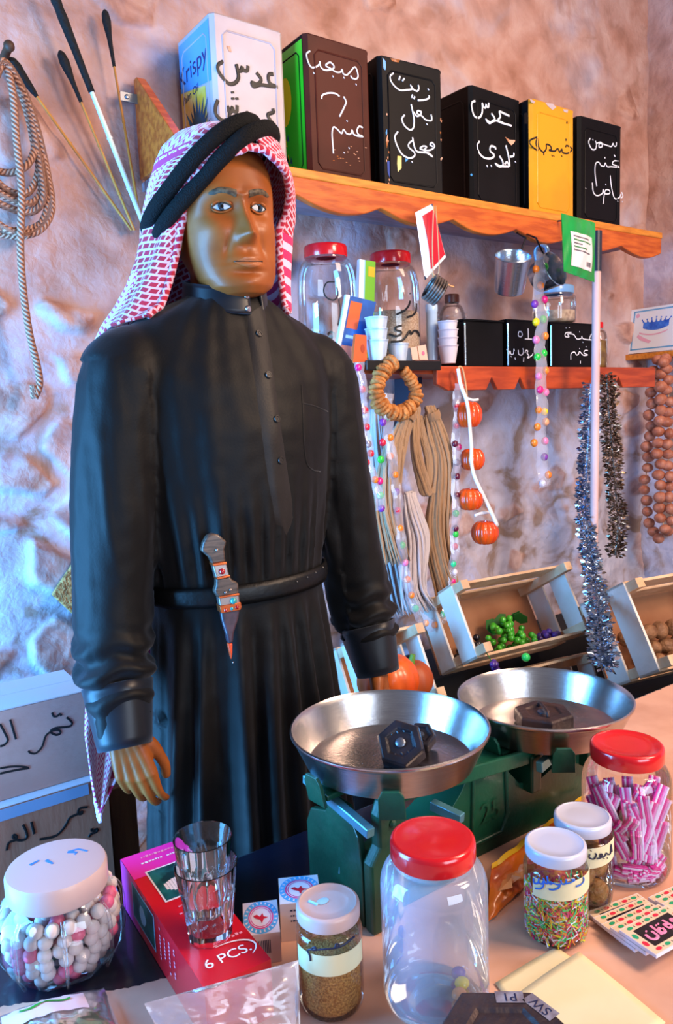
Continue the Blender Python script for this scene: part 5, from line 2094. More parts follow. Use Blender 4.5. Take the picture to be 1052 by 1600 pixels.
# pale pole and green sachet
M_pole = mat('pale pink painted wood', 'd9b6b0', .5, col2='cda59e', nscale=8, stretch=(3, 3, .5))
p0, p1 = atY(933, 372, 1.51), atY(928, 872, 1.51)
pole = thing('pole', 'long pale wooden pole hanging straight in front of the tinsel', 'pole', p1)
mb = MB()
mb.add(tube([p0, p0.lerp(p1, .5), p1], .0125, 14))
mb.build('shaft', M_pole, pole, smooth=50)
mb = MB()
mb.add(tube([p0 + Vector((0, 0, .02)), p0 + (p1 - p0) * .1], .0150, 14))
mb.add(tube([p0 + Vector((0, 0, .018)), Vector((p0.x, 1.60, 1.975)), Vector((p0.x, 1.655, 1.985))], .0025, 6))
mb.build('dark_socket', mat('dark blue plastic', '1c2333', .4), pole, smooth=50)
M_bagg = mat('green plastic sachet', '15953f', .25, coat=.5, col2='0f8236', nscale=12)
cor = [atY(*q, 1.49) for q in [(877, 333), (930, 348), (929, 441), (881, 424)]]
sach = thing('sachet', 'green plastic sachet with a pale printed label pinned to the shelf edge', 'sachet', cor[3])


def sach_pt(u, v, s=1):
    p = cor[0].lerp(cor[1], u).lerp(cor[3].lerp(cor[2], u), v)
    return p + Vector((0, -s * (.012 * sin(pi * u) * sin(pi * v) ** .6 + .0015 * sin(u * 19 + v * 7)), 0))


mb = MB()
mb.add(grid(lambda u, v: sach_pt(u, v, 1), 18, 22))
mb.add(grid(lambda u, v: sach_pt(u, v, -.7), 18, 22))
mb.build('pouch', M_bagg, sach, smooth=60)
mb = MB()
M_lab = mat('pale label', 'e0cfd2', .55)
M_grey_print = mat('grey print', '5c5a60', .6)
M_gr_print = mat('green print', '2a7a45', .6)
mb.add(grid(lambda u, v: sach_pt(.2 + .66 * u, .28 + .58 * v) + Vector((0, -.0012, 0)), 12, 12), M_lab)
for k, (a, b) in enumerate([(.08, .8), (.08, .9), (.08, .45), (.08, .7), (.08, .85)]):
    g = lambda u, v, k=k, a=a, b=b: sach_pt(.2 + .66 * (a + (b - a) * u), .28 + .58 * (.10 + .10 * k + .035 * v)) + Vector((0, -.002, 0))
    mb.add(grid(g, 10, 2), M_gr_print if k % 2 else M_grey_print)
for k in range(7):
    g = lambda u, v, k=k: sach_pt(.2 + .66 * (.70 + .03 * k + .016 * u), .28 + .58 * (.76 + .14 * v)) + Vector((0, -.002, 0))
    mb.add(grid(g, 2, 2), M_grey_print)
mb.build('printed_label', None, sach, smooth=0)
# red and white sachet and the cluster of bangles
cor2 = [atY(*q, 1.60) for q in [(649, 332), (676, 318), (697, 402), (664, 438)]]
rs = thing('sachet', 'red and white pointed sachet hanging from the upper shelf edge', 'sachet', cor2[3])


def rs_pt(u, v, s=1):
    p = cor2[0].lerp(cor2[1], u).lerp(cor2[3].lerp(cor2[2], u), v)
    return p + Vector((0, -s * .008 * sin(pi * u) * sin(pi * v), 0))


mb = MB()
mb.add(grid(lambda u, v: rs_pt(u, v, 1), 12, 14), M_card_white)
mb.add(grid(lambda u, v: rs_pt(u, v, -.6), 12, 14), M_card_white)
mb.build('pouch', None, rs, smooth=60)
mb = MB()
mb.add(grid(lambda u, v: rs_pt(.30 + .68 * u, .10 + .84 * v) + Vector((0, -.001, 0)), 10, 12))
mb.build('red_print', mat('red print', 'c8142c', .35, coat=.3), rs, smooth=60)
M_bang = mat('dark bangle', '3a2f2a', .35, .5, col2='8a8078', nscale=30)
bc = atY(678, 452, 1.60)
st = MB()
q0 = cor2[1].lerp(cor2[0], .3)
st.add(tube([atY(678, 322, 1.575), atY(676, 380, 1.572), atY(677, 430, 1.585), atY(678, 452, 1.60) + Vector((0, 0, .034))], .0016, 6, sub=4))
st.add(tube([atY(681, 322, 1.575), atY(685, 380, 1.572), atY(686, 425, 1.58), atY(678, 452, 1.60) + Vector((0, 0, .034))], .0016, 6, sub=4))
tag(st.build('string_loop', mat('straw string', 'd1a070', .7), smooth=180), 'thin string loop crossing the red sachet and carrying the bangles', 'string')
ax = Vector((.80, -.35, -.55)).normalized()
aup = (Vector((0, 0, 1)) - ax * ax.z).normalized()
st2 = MB()
st2.add(tube([bc - ax * .030 + aup * .034, bc - ax * .014 + aup * .0325, bc + ax * .036 + aup * .0325, bc + ax * .046 + aup * .036], .0026, 6))
tag(st2.build('string_loop', mat('straw string', 'd1a070', .7), smooth=180), 'short string end threaded through the dark bangles', 'string')
Rb = ax.to_track_quat('Z', 'Y').to_matrix()
bm_ = MB()
bm_.add(tube([Rb @ Vector((.034 * cos(i * 2 * pi / 32), .034 * sin(i * 2 * pi / 32), 0)) for i in range(32)], .0042, 8, closed=True))
bang = bm_.build('bangle', M_bang, smooth=180, origin=Vector())
for k in range(5):
    o = bang if k == 0 else bang.copy()
    if k:
        COL.objects.link(o)
    o.location = bc + ax * (.0081 * (k - 1.5))
    tag(o, 'dark ridged bangle in the cluster hanging below the red sachet', 'bangle', 'bangles on the string')

# metal mugs
M_alu = mat('polished aluminium', 'b9c6d4', .22, .95, bump=.05, bscale=200)


def mug(label, c, axis, hdir, R, h):
    c, axis = Vector(c), Vector(axis).normalized()
    t = thing('metal_mug', label, 'mug', c, 'metal mugs under the upper shelf')
    x = (Vector(hdir) - axis * Vector(hdir).dot(axis)).normalized()
    y = axis.cross(x)
    T = Matrix((x, y, axis)).transposed()
    mb = MB()
    mb.add(lathe([(0, -h / 2), (R * .80, -h / 2), (R * .84, -h / 2 + .004), (R, h / 2 - .003), (R * 1.04, h / 2), (R * 1.0, h / 2 + .002), (R * .96, h / 2 - .002), (R * .80, -h / 2 + .005), (0, -h / 2 + .005)], 44, c, T=T))
    mb.build('cup_body', M_alu, t, smooth=50)
    mb = MB()
    hp = [T @ Vector(p) + c for p in ((R * .97, 0, h * .38), (R * 1.35, 0, h * .42), (R * 1.62, 0, h * .2), (R * 1.5, 0, -h * .1), (R * .93, 0, -h * .2))]
    mb.add(tube(hp, .0075, 10, sub=5, flat=(T @ Vector((1, 0, 0)), .4)))
    mb.build('handle', mat('pale blue handle', '8db6dc', .35, .5), t, smooth=180)
    return t


mug('aluminium mug tilted with its mouth up, left of the candy strip', atY(799, 428, 1.59), (-.28, -.42, .86), (.45, 0, .9), .052, .105)
mug('aluminium mug turned mouth forward behind the candy strip', atY(853, 428, 1.625), (.10, -.92, .30), (-.1, .2, 1), .054, .070)
mb = MB()
for x0, x1 in ((822, 812), (838, 850)):
    mb.add(tube([atY(x0, 372, 1.60), atY((x0 + x1) / 2, 385, 1.60), atY(x1, 398, 1.60)], .003, 6, sub=4))
    mb.add(tube([atY(x0, 372, 1.60), Vector((atY(x0, 360, 1.62).x, 1.655, 1.93))], .003, 6))
tag(mb.build('hook', mat('dark hook wire', '20242c', .4, .8), smooth=180), 'dark wire hooks on the shelf edge holding the two mugs', 'hook')

# ================================================================== right wall: ledge, crown card, strings of nuts
lp = atX(975, 556, 2.80)
ledge_o = MB()
ledge_o.add(box((2.86, 1.70, 1.590), (.13, .47, .022)))
lz = 1.601
tag(ledge_o.build('ledge', M_pine_edge, bevel=.002), 'narrow wooden ledge on the right wall under the crown card', 'ledge')
card = thing('crown_card', 'white card with a blue crown standing on the right wall ledge', 'card', (2.82, 1.83, lz))
cu0 = lambda s_, t_: Vector((2.815 + .03 * t_, 1.935 - .235 * s_, lz + .004 + .178 * t_))
cn = (cu0(1, 0) - cu0(0, 0)).cross(cu0(0, 1) - cu0(0, 0)).normalized()
if cn.x > 0:
    cn = -cn
mb = MB()
v = [cu0(0, 0), cu0(1, 0), cu0(1, 1), cu0(0, 1)]
mb.add((v + [p - cn * .003 for p in v], [(0, 1, 2, 3), (7, 6, 5, 4), (0, 4, 5, 1), (1, 5, 6, 2), (2, 6, 7, 3), (3, 7, 4, 0)]), M_card_white)
M_cb = mat('card blue', '5f9fd0', .5)
M_crown = mat('crown blue', '2458c4', .5, col2='3f7be0', nscale=40)
M_cpink = mat('card pink', 'dba6c0', .5)


def cq(poly, m, lift=.0006):
    p = [cu0(*q) for q in poly]
    if (p[1] - p[0]).cross(p[2] - p[1]).dot(cn) < 0:
        p = p[::-1]
    mb.add(([q + cn * lift for q in p], [tuple(range(len(p)))]), m)


for a, b, c, d in ((.06, .94, .07, .10), (.06, .94, .92, .95), (.06, .085, .07, .95), (.90, 1.0, .07, .95)):
    cq([(a, c), (b, c), (b, d), (a, d)], M_cb)
arc = lambda s0, s1, f, n=14: [(s0 + (s1 - s0) * i / n, f(s0 + (s1 - s0) * i / n)) for i in range(n + 1)]
lo_f, up_f = (lambda s_: .46 + 1.15 * (s_ - .50) ** 2), (lambda s_: .66 + .35 * (s_ - .5) ** 2)
for i in range(14):
    s0, s1 = .26 + .48 * i / 14, .26 + .48 * (i + 1) / 14
    cq([(s0, lo_f(s0) + .02), (s1, lo_f(s1) + .02), (s1, up_f(s1)), (s0, up_f(s0))], M_crown)
    cq([(s0 - .06 + .1 * (s0 - .26), lo_f(s0) - .09), (s1 - .06 + .1 * (s1 - .26), lo_f(s1) - .09), (s1 - .06 + .1 * (s1 - .26), lo_f(s1) - .06), (s0 - .06 + .1 * (s0 - .26), lo_f(s0) - .06)], M_cpink)
for k in range(7):
    s_ = .27 + .46 * k / 6
    hgt = .12 - .10 * abs(k - 3) / 3 * .6
    z = up_f(s_) - .01
    cq([(s_ - .022, z), (s_ + .022, z), (s_ + (k - 3) * .012, z + hgt)], M_crown)
    e = (s_ + (k - 3) * .012, z + hgt)
    cq([(e[0] + .013 * cos(i * pi / 4), e[1] + .017 * sin(i * pi / 4)) for i in range(8)], M_crown, .0007)
cq([(.18, .42), (.30, .33), (.45, .24), (.40, .20), (.24, .28), (.16, .36)], M_cpink)
for s_, t_ in ((.14, .84), (.84, .86)):
    cq([(s_ + .035 * cos(i * pi / 5), t_ + .05 * sin(i * pi / 5)) for i in range(10)], M_cpink)
mb.build('card_face', None, card, smooth=0)

M_nut = mat('reddish dried nuts', 'c07a5e', .5, col2='a35a3e', nscale=30, bump=.3, bscale=90, coat=.15)


def nut_string(label, path, X, r, seed):
    rr = random.Random(seed)
    pts = [atX(x, y, X) for x, y in path]
    c = catmull(pts, 12)
    t = thing('nut_string', label, 'nut string', c[0], 'strings of nuts on the right wall')
    acc, last, k = 0, c[0], 0
    while k < len(c):
        if (c[k] - last).length > r * 1.72 or k == 0:
            mb = MB()
            q = c[k] + Vector((rr.uniform(-.008, .004), rr.uniform(-.008, .008), rr.uniform(-.003, .003)))
            mb.add(ball(q, (r * rr.uniform(.9, 1.12), r * rr.uniform(.9, 1.1), r * rr.uniform(.85, 1.0)), 12, 8))
            mb.build('nut', M_nut, t, smooth=180)
            last = c[k]
        k += 1
    mb = MB()
    mb.add(tube(c, .002, 5))
    mb.build('string', mat('straw string', 'd1a070', .7), t, smooth=180)


nut_string('string of reddish nuts hanging left side of the loop below the crown card', [(1030, 562), (1022, 590), (1017, 640), (1014, 690), (1010, 740), (1010, 790), (1014, 820), (1026, 838), (1034, 845)], 2.77, .0225, 3)
nut_string('string of reddish nuts hanging in the middle below the crown card', [(1036, 566), (1032, 600), (1030, 650), (1029, 700), (1032, 750), (1034, 800), (1040, 835)], 2.755, .0235, 4)
nut_string('string of reddish nuts nearest the right edge of the picture', [(1042, 562), (1045, 610), (1046, 660), (1045, 710), (1048, 760), (1049, 810), (1044, 838)], 2.775, .0225, 5)

# ================================================================== crates on a dark stepped stand
M_dark = mat('black cloth drape', '0f0c0d', .85, col2='171214', nscale=6)
SX = 2.80
prof = [(1.03, 0), (1.845, 0), (1.845, .632), (1.61, .632), (1.61, .440), (1.03, .440)]
mb = MB()
mb.add(prism(prof, lambda p: (.98, p[0], p[1]), lambda p: (SX, p[0], p[1])))
tag(mb.build('stepped_stand', M_dark, smooth=0, bevel=.004), 'black draped stepped stand under the wooden crates', 'stand')
for lb, c, d in (('black draped block under the left crate beside the robe', (1.26, 1.53, .517), (.22, .14, .152)), ('black draped block under the crate at the right edge', (2.05, 1.20, .528), (.52, .26, .174))):
    mb = MB()
    mb.add(box(c, d))
    tag(mb.build('draped_block', M_dark, smooth=0, bevel=.004), lb, 'stand')
M_crate = mat('pale crate wood', 'd9b894', .65, col2='c79c74', nscale=6, stretch=(2, 2, 2), bump=.15, bscale=60)
M_crate2 = mat('white crate slat', 'dcd2c8', .65, col2='cbbba8', nscale=6, bump=.12, bscale=60)
M_panel = mat('brown crate panel', '9c6a48', .7, col2='855334', nscale=4, bump=.15, bscale=40)


def crate(label, O, Wd, H, D, t, yaw, open_right=False):
    O = Vector(O)
    Rz = Matrix.Rotation(yaw, 3, 'Z')
    ex, eh, ed = Rz @ Vector((1, 0, 0)), Rz @ Vector((0, sin(t), cos(t))), Rz @ Vector((0, -cos(t), sin(t)))
    P = lambda w, h, d: O + ex * w + eh * h + ed * d
    root = thing('wooden_crate', label, 'crate', O, 'slatted fruit crates on the stand')
    th = .008

    def plank(a, b, w, side, m, nm='slat', k=th):
        mb = MB()
        mb.add(bar(a, b, w, k, side), m)
        mb.build(nm, m, root, smooth=0, bevel=.0012)
    mb = MB()
    mb.add(hexa([P(0, 0, 0), P(Wd, 0, 0), P(Wd, 0, .006), P(0, 0, .006), P(0, H, 0), P(Wd, H, 0), P(Wd, H, .006), P(0, H, .006)]))
    mb.build('base_panel', M_panel, root, smooth=0)
    sw = D * .36
    for d in (D * .26, D * .80):
        plank(P(0, -.004, d), P(0, H + .004, d), sw, ed, M_crate2)
        plank(P(Wd, -.004, d), P(Wd, H + .004, d), sw, ed, M_crate2)
        plank(P(-.004, 0, d), P(Wd + .004, 0, d), sw, ed, M_crate)
        plank(P(-.004, H, d), P(Wd + .004, H, d), sw, ed, M_crate)
    for w in (.014, Wd - .014):
        for h in (.014, H - .014):
            plank(P(w, h, .004), P(w, h, D + .035), .026, ex, M_crate, 'corner_post', .026)
    return P


Pm = crate('open slatted crate with green grapes, in the middle under the pumpkin string', (1.464, 1.6163, .6375), .4224, .2084, .2039, .536, -.0929)
q = atZ(1034, 1046, .735)
tt, yw = .536, -.16
Rz = Matrix.Rotation(yw, 3, 'Z')
off = Rz @ (Vector((0, -cos(tt), sin(tt))) * .2039)
Pr = crate('open slatted crate with brown nuts at the right edge', q - off, .42, .235, .2039, tt, yw)
q = atZ(922, 1020, .66)
Rz = Matrix.Rotation(-.09, 3, 'Z')
off = Rz @ (Vector((.36, 0, 0)) + Vector((0, sin(.4), cos(.4))) * .16 + Vector((0, -cos(.4), sin(.4))) * .17)
Pl = crate('low slatted crate mostly hidden behind the right scale pan', q - off, .36, .16, .17, .4, -.09)
q = atZ(688, 1092, .66)
Rz = Matrix.Rotation(-.05, 3, 'Z')
off = Rz @ (Vector((.20, 0, 0)) + Vector((0, -cos(.5), sin(.5))) * .17)
Pk = crate('slatted crate at the left by the robe with pumpkins', q - off, .20, .20, .17, .5, -.05)

M_grape = mat('green grape', '2f8f1c', .2, col2='4fb52c', nscale=20, coat=.5)
M_purple = mat('purple grape', '54308c', .2, col2='3a1f6a', nscale=20, coat=.5)
M_dark_grape = mat('black grape', '1a1218', .3, coat=.3)
M_leaf = mat('dark vine leaf', '1c5a1a', .6)


def bunch(label, P, w0, h0, n, m, sx, sh, seed, group=None):
    rr = random.Random(seed)
    t = thing('grape_bunch', label, 'grapes', P(w0, .012, .05), group)
    for k in range(n):
        a, b = rr.gauss(0, .45), rr.random() ** 1.3
        q = P(w0 + max(-1, min(1, a)) * sx * (1 - .5 * b), .018 + b * sh, .05 + rr.random() * .09 * (1 - b * .4))
        mb = MB()
        mb.add(ball(q, .0105 * rr.uniform(.9, 1.1), 10, 7))
        mb.build('grape', m, t, smooth=180)
    return t


bg = bunch('bunch of green grapes lying in the middle crate', Pm, .215, 0, 70, M_grape, .085, .085, 11)
for k in range(5):
    a = Pm(.20 + .02 * k, .095 + .008 * (k % 2), .06 + .01 * k)
    mb = MB()
    mb.add(([a + Vector((.03 * cos(i * pi / 3), .015 * sin(i * pi / 3), .024 * sin(i * pi / 3 + k))) for i in range(6)], [tuple(range(6))]))
    mb.build('leaf', M_leaf, bg, smooth=0, solid=.001)
bunch('bunch of blackish grapes at the left inside the middle crate', Pm, .075, 0, 40, M_dark_grape, .055, .05, 12)
bunch('purple grapes at the right inside the middle crate', Pm, .345, 0, 16, M_purple, .045, .022, 13)
bp_ = atY(771, 1040, 1.40)
bt = thing('grape_bunch', 'small purple grapes dangling below the lip of the middle crate', 'grapes', bp_)
for k in range(9):
    mb = MB()
    mb.add(ball(bp_ + Vector((rng.uniform(-.014, .014), rng.uniform(-.01, .01), rng.uniform(-.018, .014))), .009, 10, 7))
    mb.build('grape', M_purple, bt, smooth=180)
mb = MB()
mb.add(tube([bp_, bp_ + Vector((.004, .02, .02)), bp_ + Vector((0, .035, .035))], .0015, 5, sub=3))
mb.build('stalk', M_leaf, bt)
gb = atY(822, 1027, 1.385)
mb = MB()
mb.add(ball(gb, .012, 14, 9))
tag(mb.build('bauble', mat('green bauble', '2fd05c', .25, coat=.5), smooth=180), 'single bright green bauble below the crate lip', 'bauble')
M_walnut = mat('brown walnut', '6a4428', .6, col2='8c6240', nscale=30, bump=.7, bscale=70)
wn = ball((0, 0, 0), (.024, .022, .026), 14, 10)
mbw = MB()
mbw.add(wn)
w_o = mbw.build('walnut', M_walnut, smooth=180, origin=Vector())
first = True
rr = random.Random(5)
for k in range(16):
    h = .026 + .042 * (k // 6)
    q = Pr(.06 + .048 * (k % 6) + .02 * ((k // 6) % 2), h, .05 + .045 * rr.random() + .02)
    o = w_o if first else w_o.copy()
    if not first:
        COL.objects.link(o)
    first = False
    o.location = q
    o.rotation_euler = (rr.random() * 3, rr.random() * 3, rr.random() * 3)
    tag(o, 'brown walnut in the heap inside the right hand crate', 'walnut', 'walnuts in the right crate')
M_gourd = mat('ripe pumpkin skin', 'e0661a', .4, col2='d84f0e', nscale=6, coat=.25)
for lb, px, rr_, hh, yy in (('real orange pumpkin between the robe and the left scale pan', (606, 1062), .068, .058, 1.25), ('darker pumpkin peeping out right behind the bright one', (642, 1062), .055, .050, 1.375)):
    c = atY(*px, yy)
    t = thing('pumpkin', lb, 'pumpkin', (c.x, c.y, c.z - hh))
    mb = MB()
    pumpkin(mb, c, rr_, hh, 9, dent=.07)
    mb.build('pumpkin_flesh', M_gourd if rr_ > .06 else mat('dull pumpkin skin', 'a8481a', .5), t, smooth=180)
    mb = MB()
    mb.add(tube([c + Vector((0, 0, hh * .65)), c + Vector((.006, -.004, hh * 1.25))], [.010, .006], 8))
    mb.build('stem', mat('green stem', '5f8a2a', .6), t)
    zt = c.z - hh * .93
    mb = MB()
    mb.add(box((c.x, c.y, (zt + .44) / 2), (.13, .10, zt - .44)))
    tag(mb.build('draped_block', M_dark, smooth=0, bevel=.003), 'black draped block under the ' + ('bright' if rr_ > .06 else 'darker') + ' pumpkin', 'stand')

# ================================================================== counter
TZ = .75
M_oil = mat('dark navy oilcloth', '121424', .28, col2='0c0d16', nscale=5, coat=.35, bump=.06, bscale=30)
table = thing('counter_table', 'long counter table under a dark oilcloth in front of the mannequin', 'table', (.8, .6, 0))
TX0, TX1, TY0, TY1 = -.12, 1.80, .16, .985
mb = MB()
mb.add(box(((TX0 + TX1) / 2, (TY0 + TY1) / 2, TZ - .0175), (TX1 - TX0, TY1 - TY0, .035)))
mb.build('oilcloth_top', M_oil, table, smooth=0, bevel=.006)
M_leg = mat('dark table wood', '3a2519', .7)
for x in (TX0 + .06, TX1 - .06):
    for y in (TY0 + .06, TY1 - .06):
        mb = MB()
        mb.add(box((x, y, (TZ - .035) / 2), (.06, .06, TZ - .035)))
        mb.build('leg', M_leg, table, smooth=0, bevel=.003)
# ragged sheet of kraft paper
M_kraft = mat('pinkish kraft paper', 'd3a28a', .7, col2='c08e76', nscale=6, bump=.12, bscale=18)
edge = [(-.12, .900), (.122, .884), (.20, .846), (.249, .822), (.293, .810), (.32, .806), (.45, .800), (.528, .826), (.60, .875), (.90, .93), (1.02, .975), (1.79, .980)]
rag = []
for (a, b), (c, d) in zip(edge, edge[1:]):
    nseg = max(2, int(hypot(c - a, d - b) / .004))
    for i in range(nseg):
        s_ = i / nseg
        rag.append((a + (c - a) * s_, b + (d - b) * s_ + .004 * noise.noise(Vector((a * 40 + s_ * nseg * .9, 3, 1))) - .002 * rng.random()))
rag.append((1.79, .980))
poly = [(1.79, .17), (-.12, .17)]
mb = MB()
mb.add(prism([poly[0]] + rag[::-1] + [poly[1]], lambda p: (p[0], p[1], TZ + .0003), lambda p: (p[0], p[1], TZ + .0013)))
kp = mb.build('paper_sheet', M_kraft, smooth=0)
tag(kp, 'sheet of pinkish kraft paper with a torn edge spread over the counter', 'paper')
KZ = TZ + .0016

# ---- jars on the counter
M_jar_glass = glass_mat('counter jar glass', tint=(.95, .975, .985), rough=.02)
M_haze_glass = glass_mat('frosted counter jar glass', tint=(.93, .96, .98), milky=.30, milk=(.50, .55, .68), rough=.04)
M_white_lid = mat('white metal lid', 'bcbccd', .3, coat=.4, bump=.02, bscale=40)
M_pink_lid = mat('off white plastic lid', 'c2a29c', .4, coat=.15)
M_label = mat('cream paper tape', 'd8cda6', .6, col2='cdbf94', nscale=12)
M_blue_ink = mat('blue ink', '1f5fc0', .5)
M_dk_ink = mat('blue black ink', '151a3a', .5)
jar('large empty hazy jar with glossy red lid at the front of the counter', (.520, .592, KZ), .0585, .192, .0465, .022, M_haze_glass, M_red_lid, shoulder=.20, base_r=.86, lid_dome=.003)
jc = Vector((.520, .592, KZ))
# remains lying inside the big jar
for k, (dx, dy, m) in enumerate(((.016, -.020, 'peach'), (.030, -.010, 'yellow'), (.038, .004, 'purple'))):
    mb = MB()
    mb.add(ball(jc + Vector((dx, dy, .010)), (.009, .008, .006), 12, 8))
    o = mb.build('candy_scrap', CANDY[m], smooth=180)
    tag(o, ['peach scrap of candy on the floor of the big hazy jar', 'yellow scrap of candy on the floor of the big hazy jar', 'purple scrap of candy on the floor of the big hazy jar'][k], 'candy')


def band_label(par, cx, cy, R, z0, z1, a0, a1, m=None, wave=.0):
    mb = MB()
    mb.add(grid(lambda u, v: (cx + R * cos(a0 + (a1 - a0) * u), cy + R * sin(a0 + (a1 - a0) * u), z0 + (z1 - z0) * v + wave * (u - .5)), 24, 3), m or M_label)
    return mb


# sesame
sc_ = (.424, .658)
js = jar('jar of sesame seeds with off white lid and a handwritten paper band', (*sc_, KZ), .0365, .122, .0350, .016, M_jar_glass, M_pink_lid, fill=('sesame_seeds', mat('sesame seeds', 'e6a654', .7, col2='b06c28', nscale=420, lo=.35, hi=.62, detail=2, bump=.8, bscale=420)), fill_h=.062, shoulder=.16, neck=.031)
ca = atan2(-sc_[1], -sc_[0])
mb = band_label(js, *sc_, .0370, KZ + .060, KZ + .084, ca - 1.2, ca + 1.25)
write(mb, [[(385, 825), (378, 770), (360, 725), (430, 720), (425, 700), (400, 708), (410, 725), (520, 715), (600, 705), (615, 670), (640, 675), (630, 700), (600, 705), (680, 680), (780, 600)]], cyl_of(*sc_, .0374), .0012, M_dk_ink, (420, 1360), 5.844)
mb.build('paper_band', None, js, smooth=180)
mb = MB()
tp = Vector((*sc_, KZ + .1212))
mb.add(lathe([(0, .0004), (.004, .0004), (.0055, 0)], 12, tp + Vector((-.004, .004, 0)), ex=1.4))
mb.add(tube([tp + Vector((-.016, .013, .0003)), tp + Vector((-.012, .002, .0003))], .0016, 6))
mb.build('blue_smudge', mat('pale blue smudge', '9fd2ea', .4), js)
# coloured sprinkles
sp_ = (.712, .583)
jsp = jar('jar of coloured sprinkles with white lid at the front right', (*sp_, KZ), .0392, .120, .0370, .015, M_jar_glass, M_white_lid, 'white lidded jars with paper bands', shoulder=.18, neck=.034)
SPR = [CANDY[k] for k in ('red', 'yellow', 'green', 'orange', 'magenta', 'white', 'teal')]
mb = MB()
mb.add(lathe([(0, .006), (.031, .006), (.034, .012), (.0345, .066), (.02, .069), (0, .069)], 32, (*sp_, KZ)), mat('sprinkle mass', 'c87a34', .7, col2='b8324a', nscale=160))
for k in range(1500):
    a, z = rng.random() * 2 * pi, .008 + .062 * rng.random()
    if cos(a - ca) < -.35:
        continue
    R = .0362 + .0012 * rng.random()
    if rng.random() < .12:
        R *= sqrt(rng.random())
        z = .070
    p = Vector((sp_[0] + R * cos(a), sp_[1] + R * sin(a), KZ + z))
    t1, t2 = Vector((-sin(a), cos(a), 0)), Vector((0, 0, 1))
    q = rng.random() * pi
    d = (t1 * cos(q) + t2 * sin(q)) * (.0036 + .002 * rng.random())
    mb.add(tube([p - d, p + d], .0009, 5), SPR[k % 7])
o = mb.build('sprinkles', None, jsp, smooth=0)
o['kind'] = 'stuff'
mb = band_label(jsp, *sp_, .0397, KZ + .068, KZ + .092, ca - 1.05, ca + 1.35, wave=.006)
write(mb, [[(95, 800), (100, 850), (140, 850), (150, 800)], [(120, 785)], [(150, 850), (180, 860), (200, 830), (195, 880), (160, 910), (110, 905)], [(195, 800), (215, 850), (240, 850), (232, 780)], [(240, 850), (265, 840), (285, 850), (270, 862), (250, 855)], [(290, 850), (345, 870), (365, 860), (350, 900), (300, 920), (250, 915)], [(370, 820), (385, 860), (420, 855), (428, 810)], [(420, 858), (470, 845), (515, 820), (480, 815)], [(600, 790), (605, 830), (570, 870), (525, 885)]],
      cyl_of(*sp_, .0401), .0011, M_blue_ink, (820, 1250), 6.575)
mb.build('paper_band', None, jsp, smooth=180)
# dried limes
le_ = (.790, .603)
jl = jar('jar of dried limes with white lid behind the sprinkle jar', (*le_, KZ), .0385, .120, .0365, .015, M_jar_glass, M_white_lid, 'white lidded jars with paper bands', shoulder=.18, neck=.034)
M_lime_d = mat('dried lime', 'a8713a', .6, col2='7d4a20', nscale=40, bump=.6, bscale=90)
n_l = 0
for z in (.020, .048, .074):
    for k in range(3):
        a = ca + .3 + k * 2.1 + z * 30
        p = Vector((le_[0] + .0185 * cos(a), le_[1] + .0185 * sin(a), KZ + z))
        mb = MB()
        T = Matrix.Rotation(rng.random() * 3, 3, (rng.random(), rng.random(), .5))
        v, f = ball(p, (.0165, .0160, .0155), 18, 12, T=T)
        mb.add(([p + (q - p) * (1 + .05 * noise.noise((q - p) * 160)) for q in v], f))
        tag(mb.build('dried_lime', M_lime_d, smooth=180), 'brown wrinkled dried lime inside the jar behind the sprinkles', 'dried lime', 'dried limes in the jar')
mb = band_label(jl, *le_, .0390, KZ + .070, KZ + .097, ca - .6, ca + 1.5, wave=.008)
write(mb, [[(670, 555), (665, 590), (710, 605), (735, 565), (725, 545)], [(682, 520)], [(740, 600), (775, 595), (795, 560), (775, 555), (780, 585), (820, 575), (835, 545), (855, 555), (880, 545), (885, 455), (895, 530)], [(815, 600)], [(848, 595)]], cyl_of(*le_, .0394), .0011, M_dk_ink, (820, 1250), 6.575)
mb.build('paper_band', None, jl, smooth=180)
# striped candy sticks
ml_ = (.898, .612)
jm = jar('big jar of pink and white striped candy with red lid at the right', (*ml_, KZ), .0600, .184, .0490, .022, M_jar_glass, M_red_lid, shoulder=.24, base_r=.86)
M_pk = mat('hot pink candy', 'e0218f', .35, coat=.3)
M_wk = mat('white candy', 'e9d3ea', .4, coat=.2)
M_lk = mat('pale pink candy', 'ee88c6', .35, coat=.3)


def stick(c, d, L, w, label):
    d = Vector(d).normalized()
    s_ = d.cross(Vector((0, 0, 1)))
    s_ = s_.normalized() if s_.length > 1e-3 else Vector((1, 0, 0))
    fc = Vector((-.82, -.57, .1))
    s_ = d.cross(fc).normalized()
    n = s_.cross(d).normalized()
    mb = MB()
    k = 5
    for i in range(k):
        o = s_ * ((i - (k - 1) / 2) * w / k)
        mb.add(bar(c - d * L / 2 + o, c + d * L / 2 + o, w / k * 1.01, w * .55, s_), (M_pk, M_wk, M_pk, M_lk, M_wk)[i])
    tag(mb.build('candy_stick', None, smooth=0, bevel=.0008), label, 'candy stick', 'striped candy sticks in the jar')


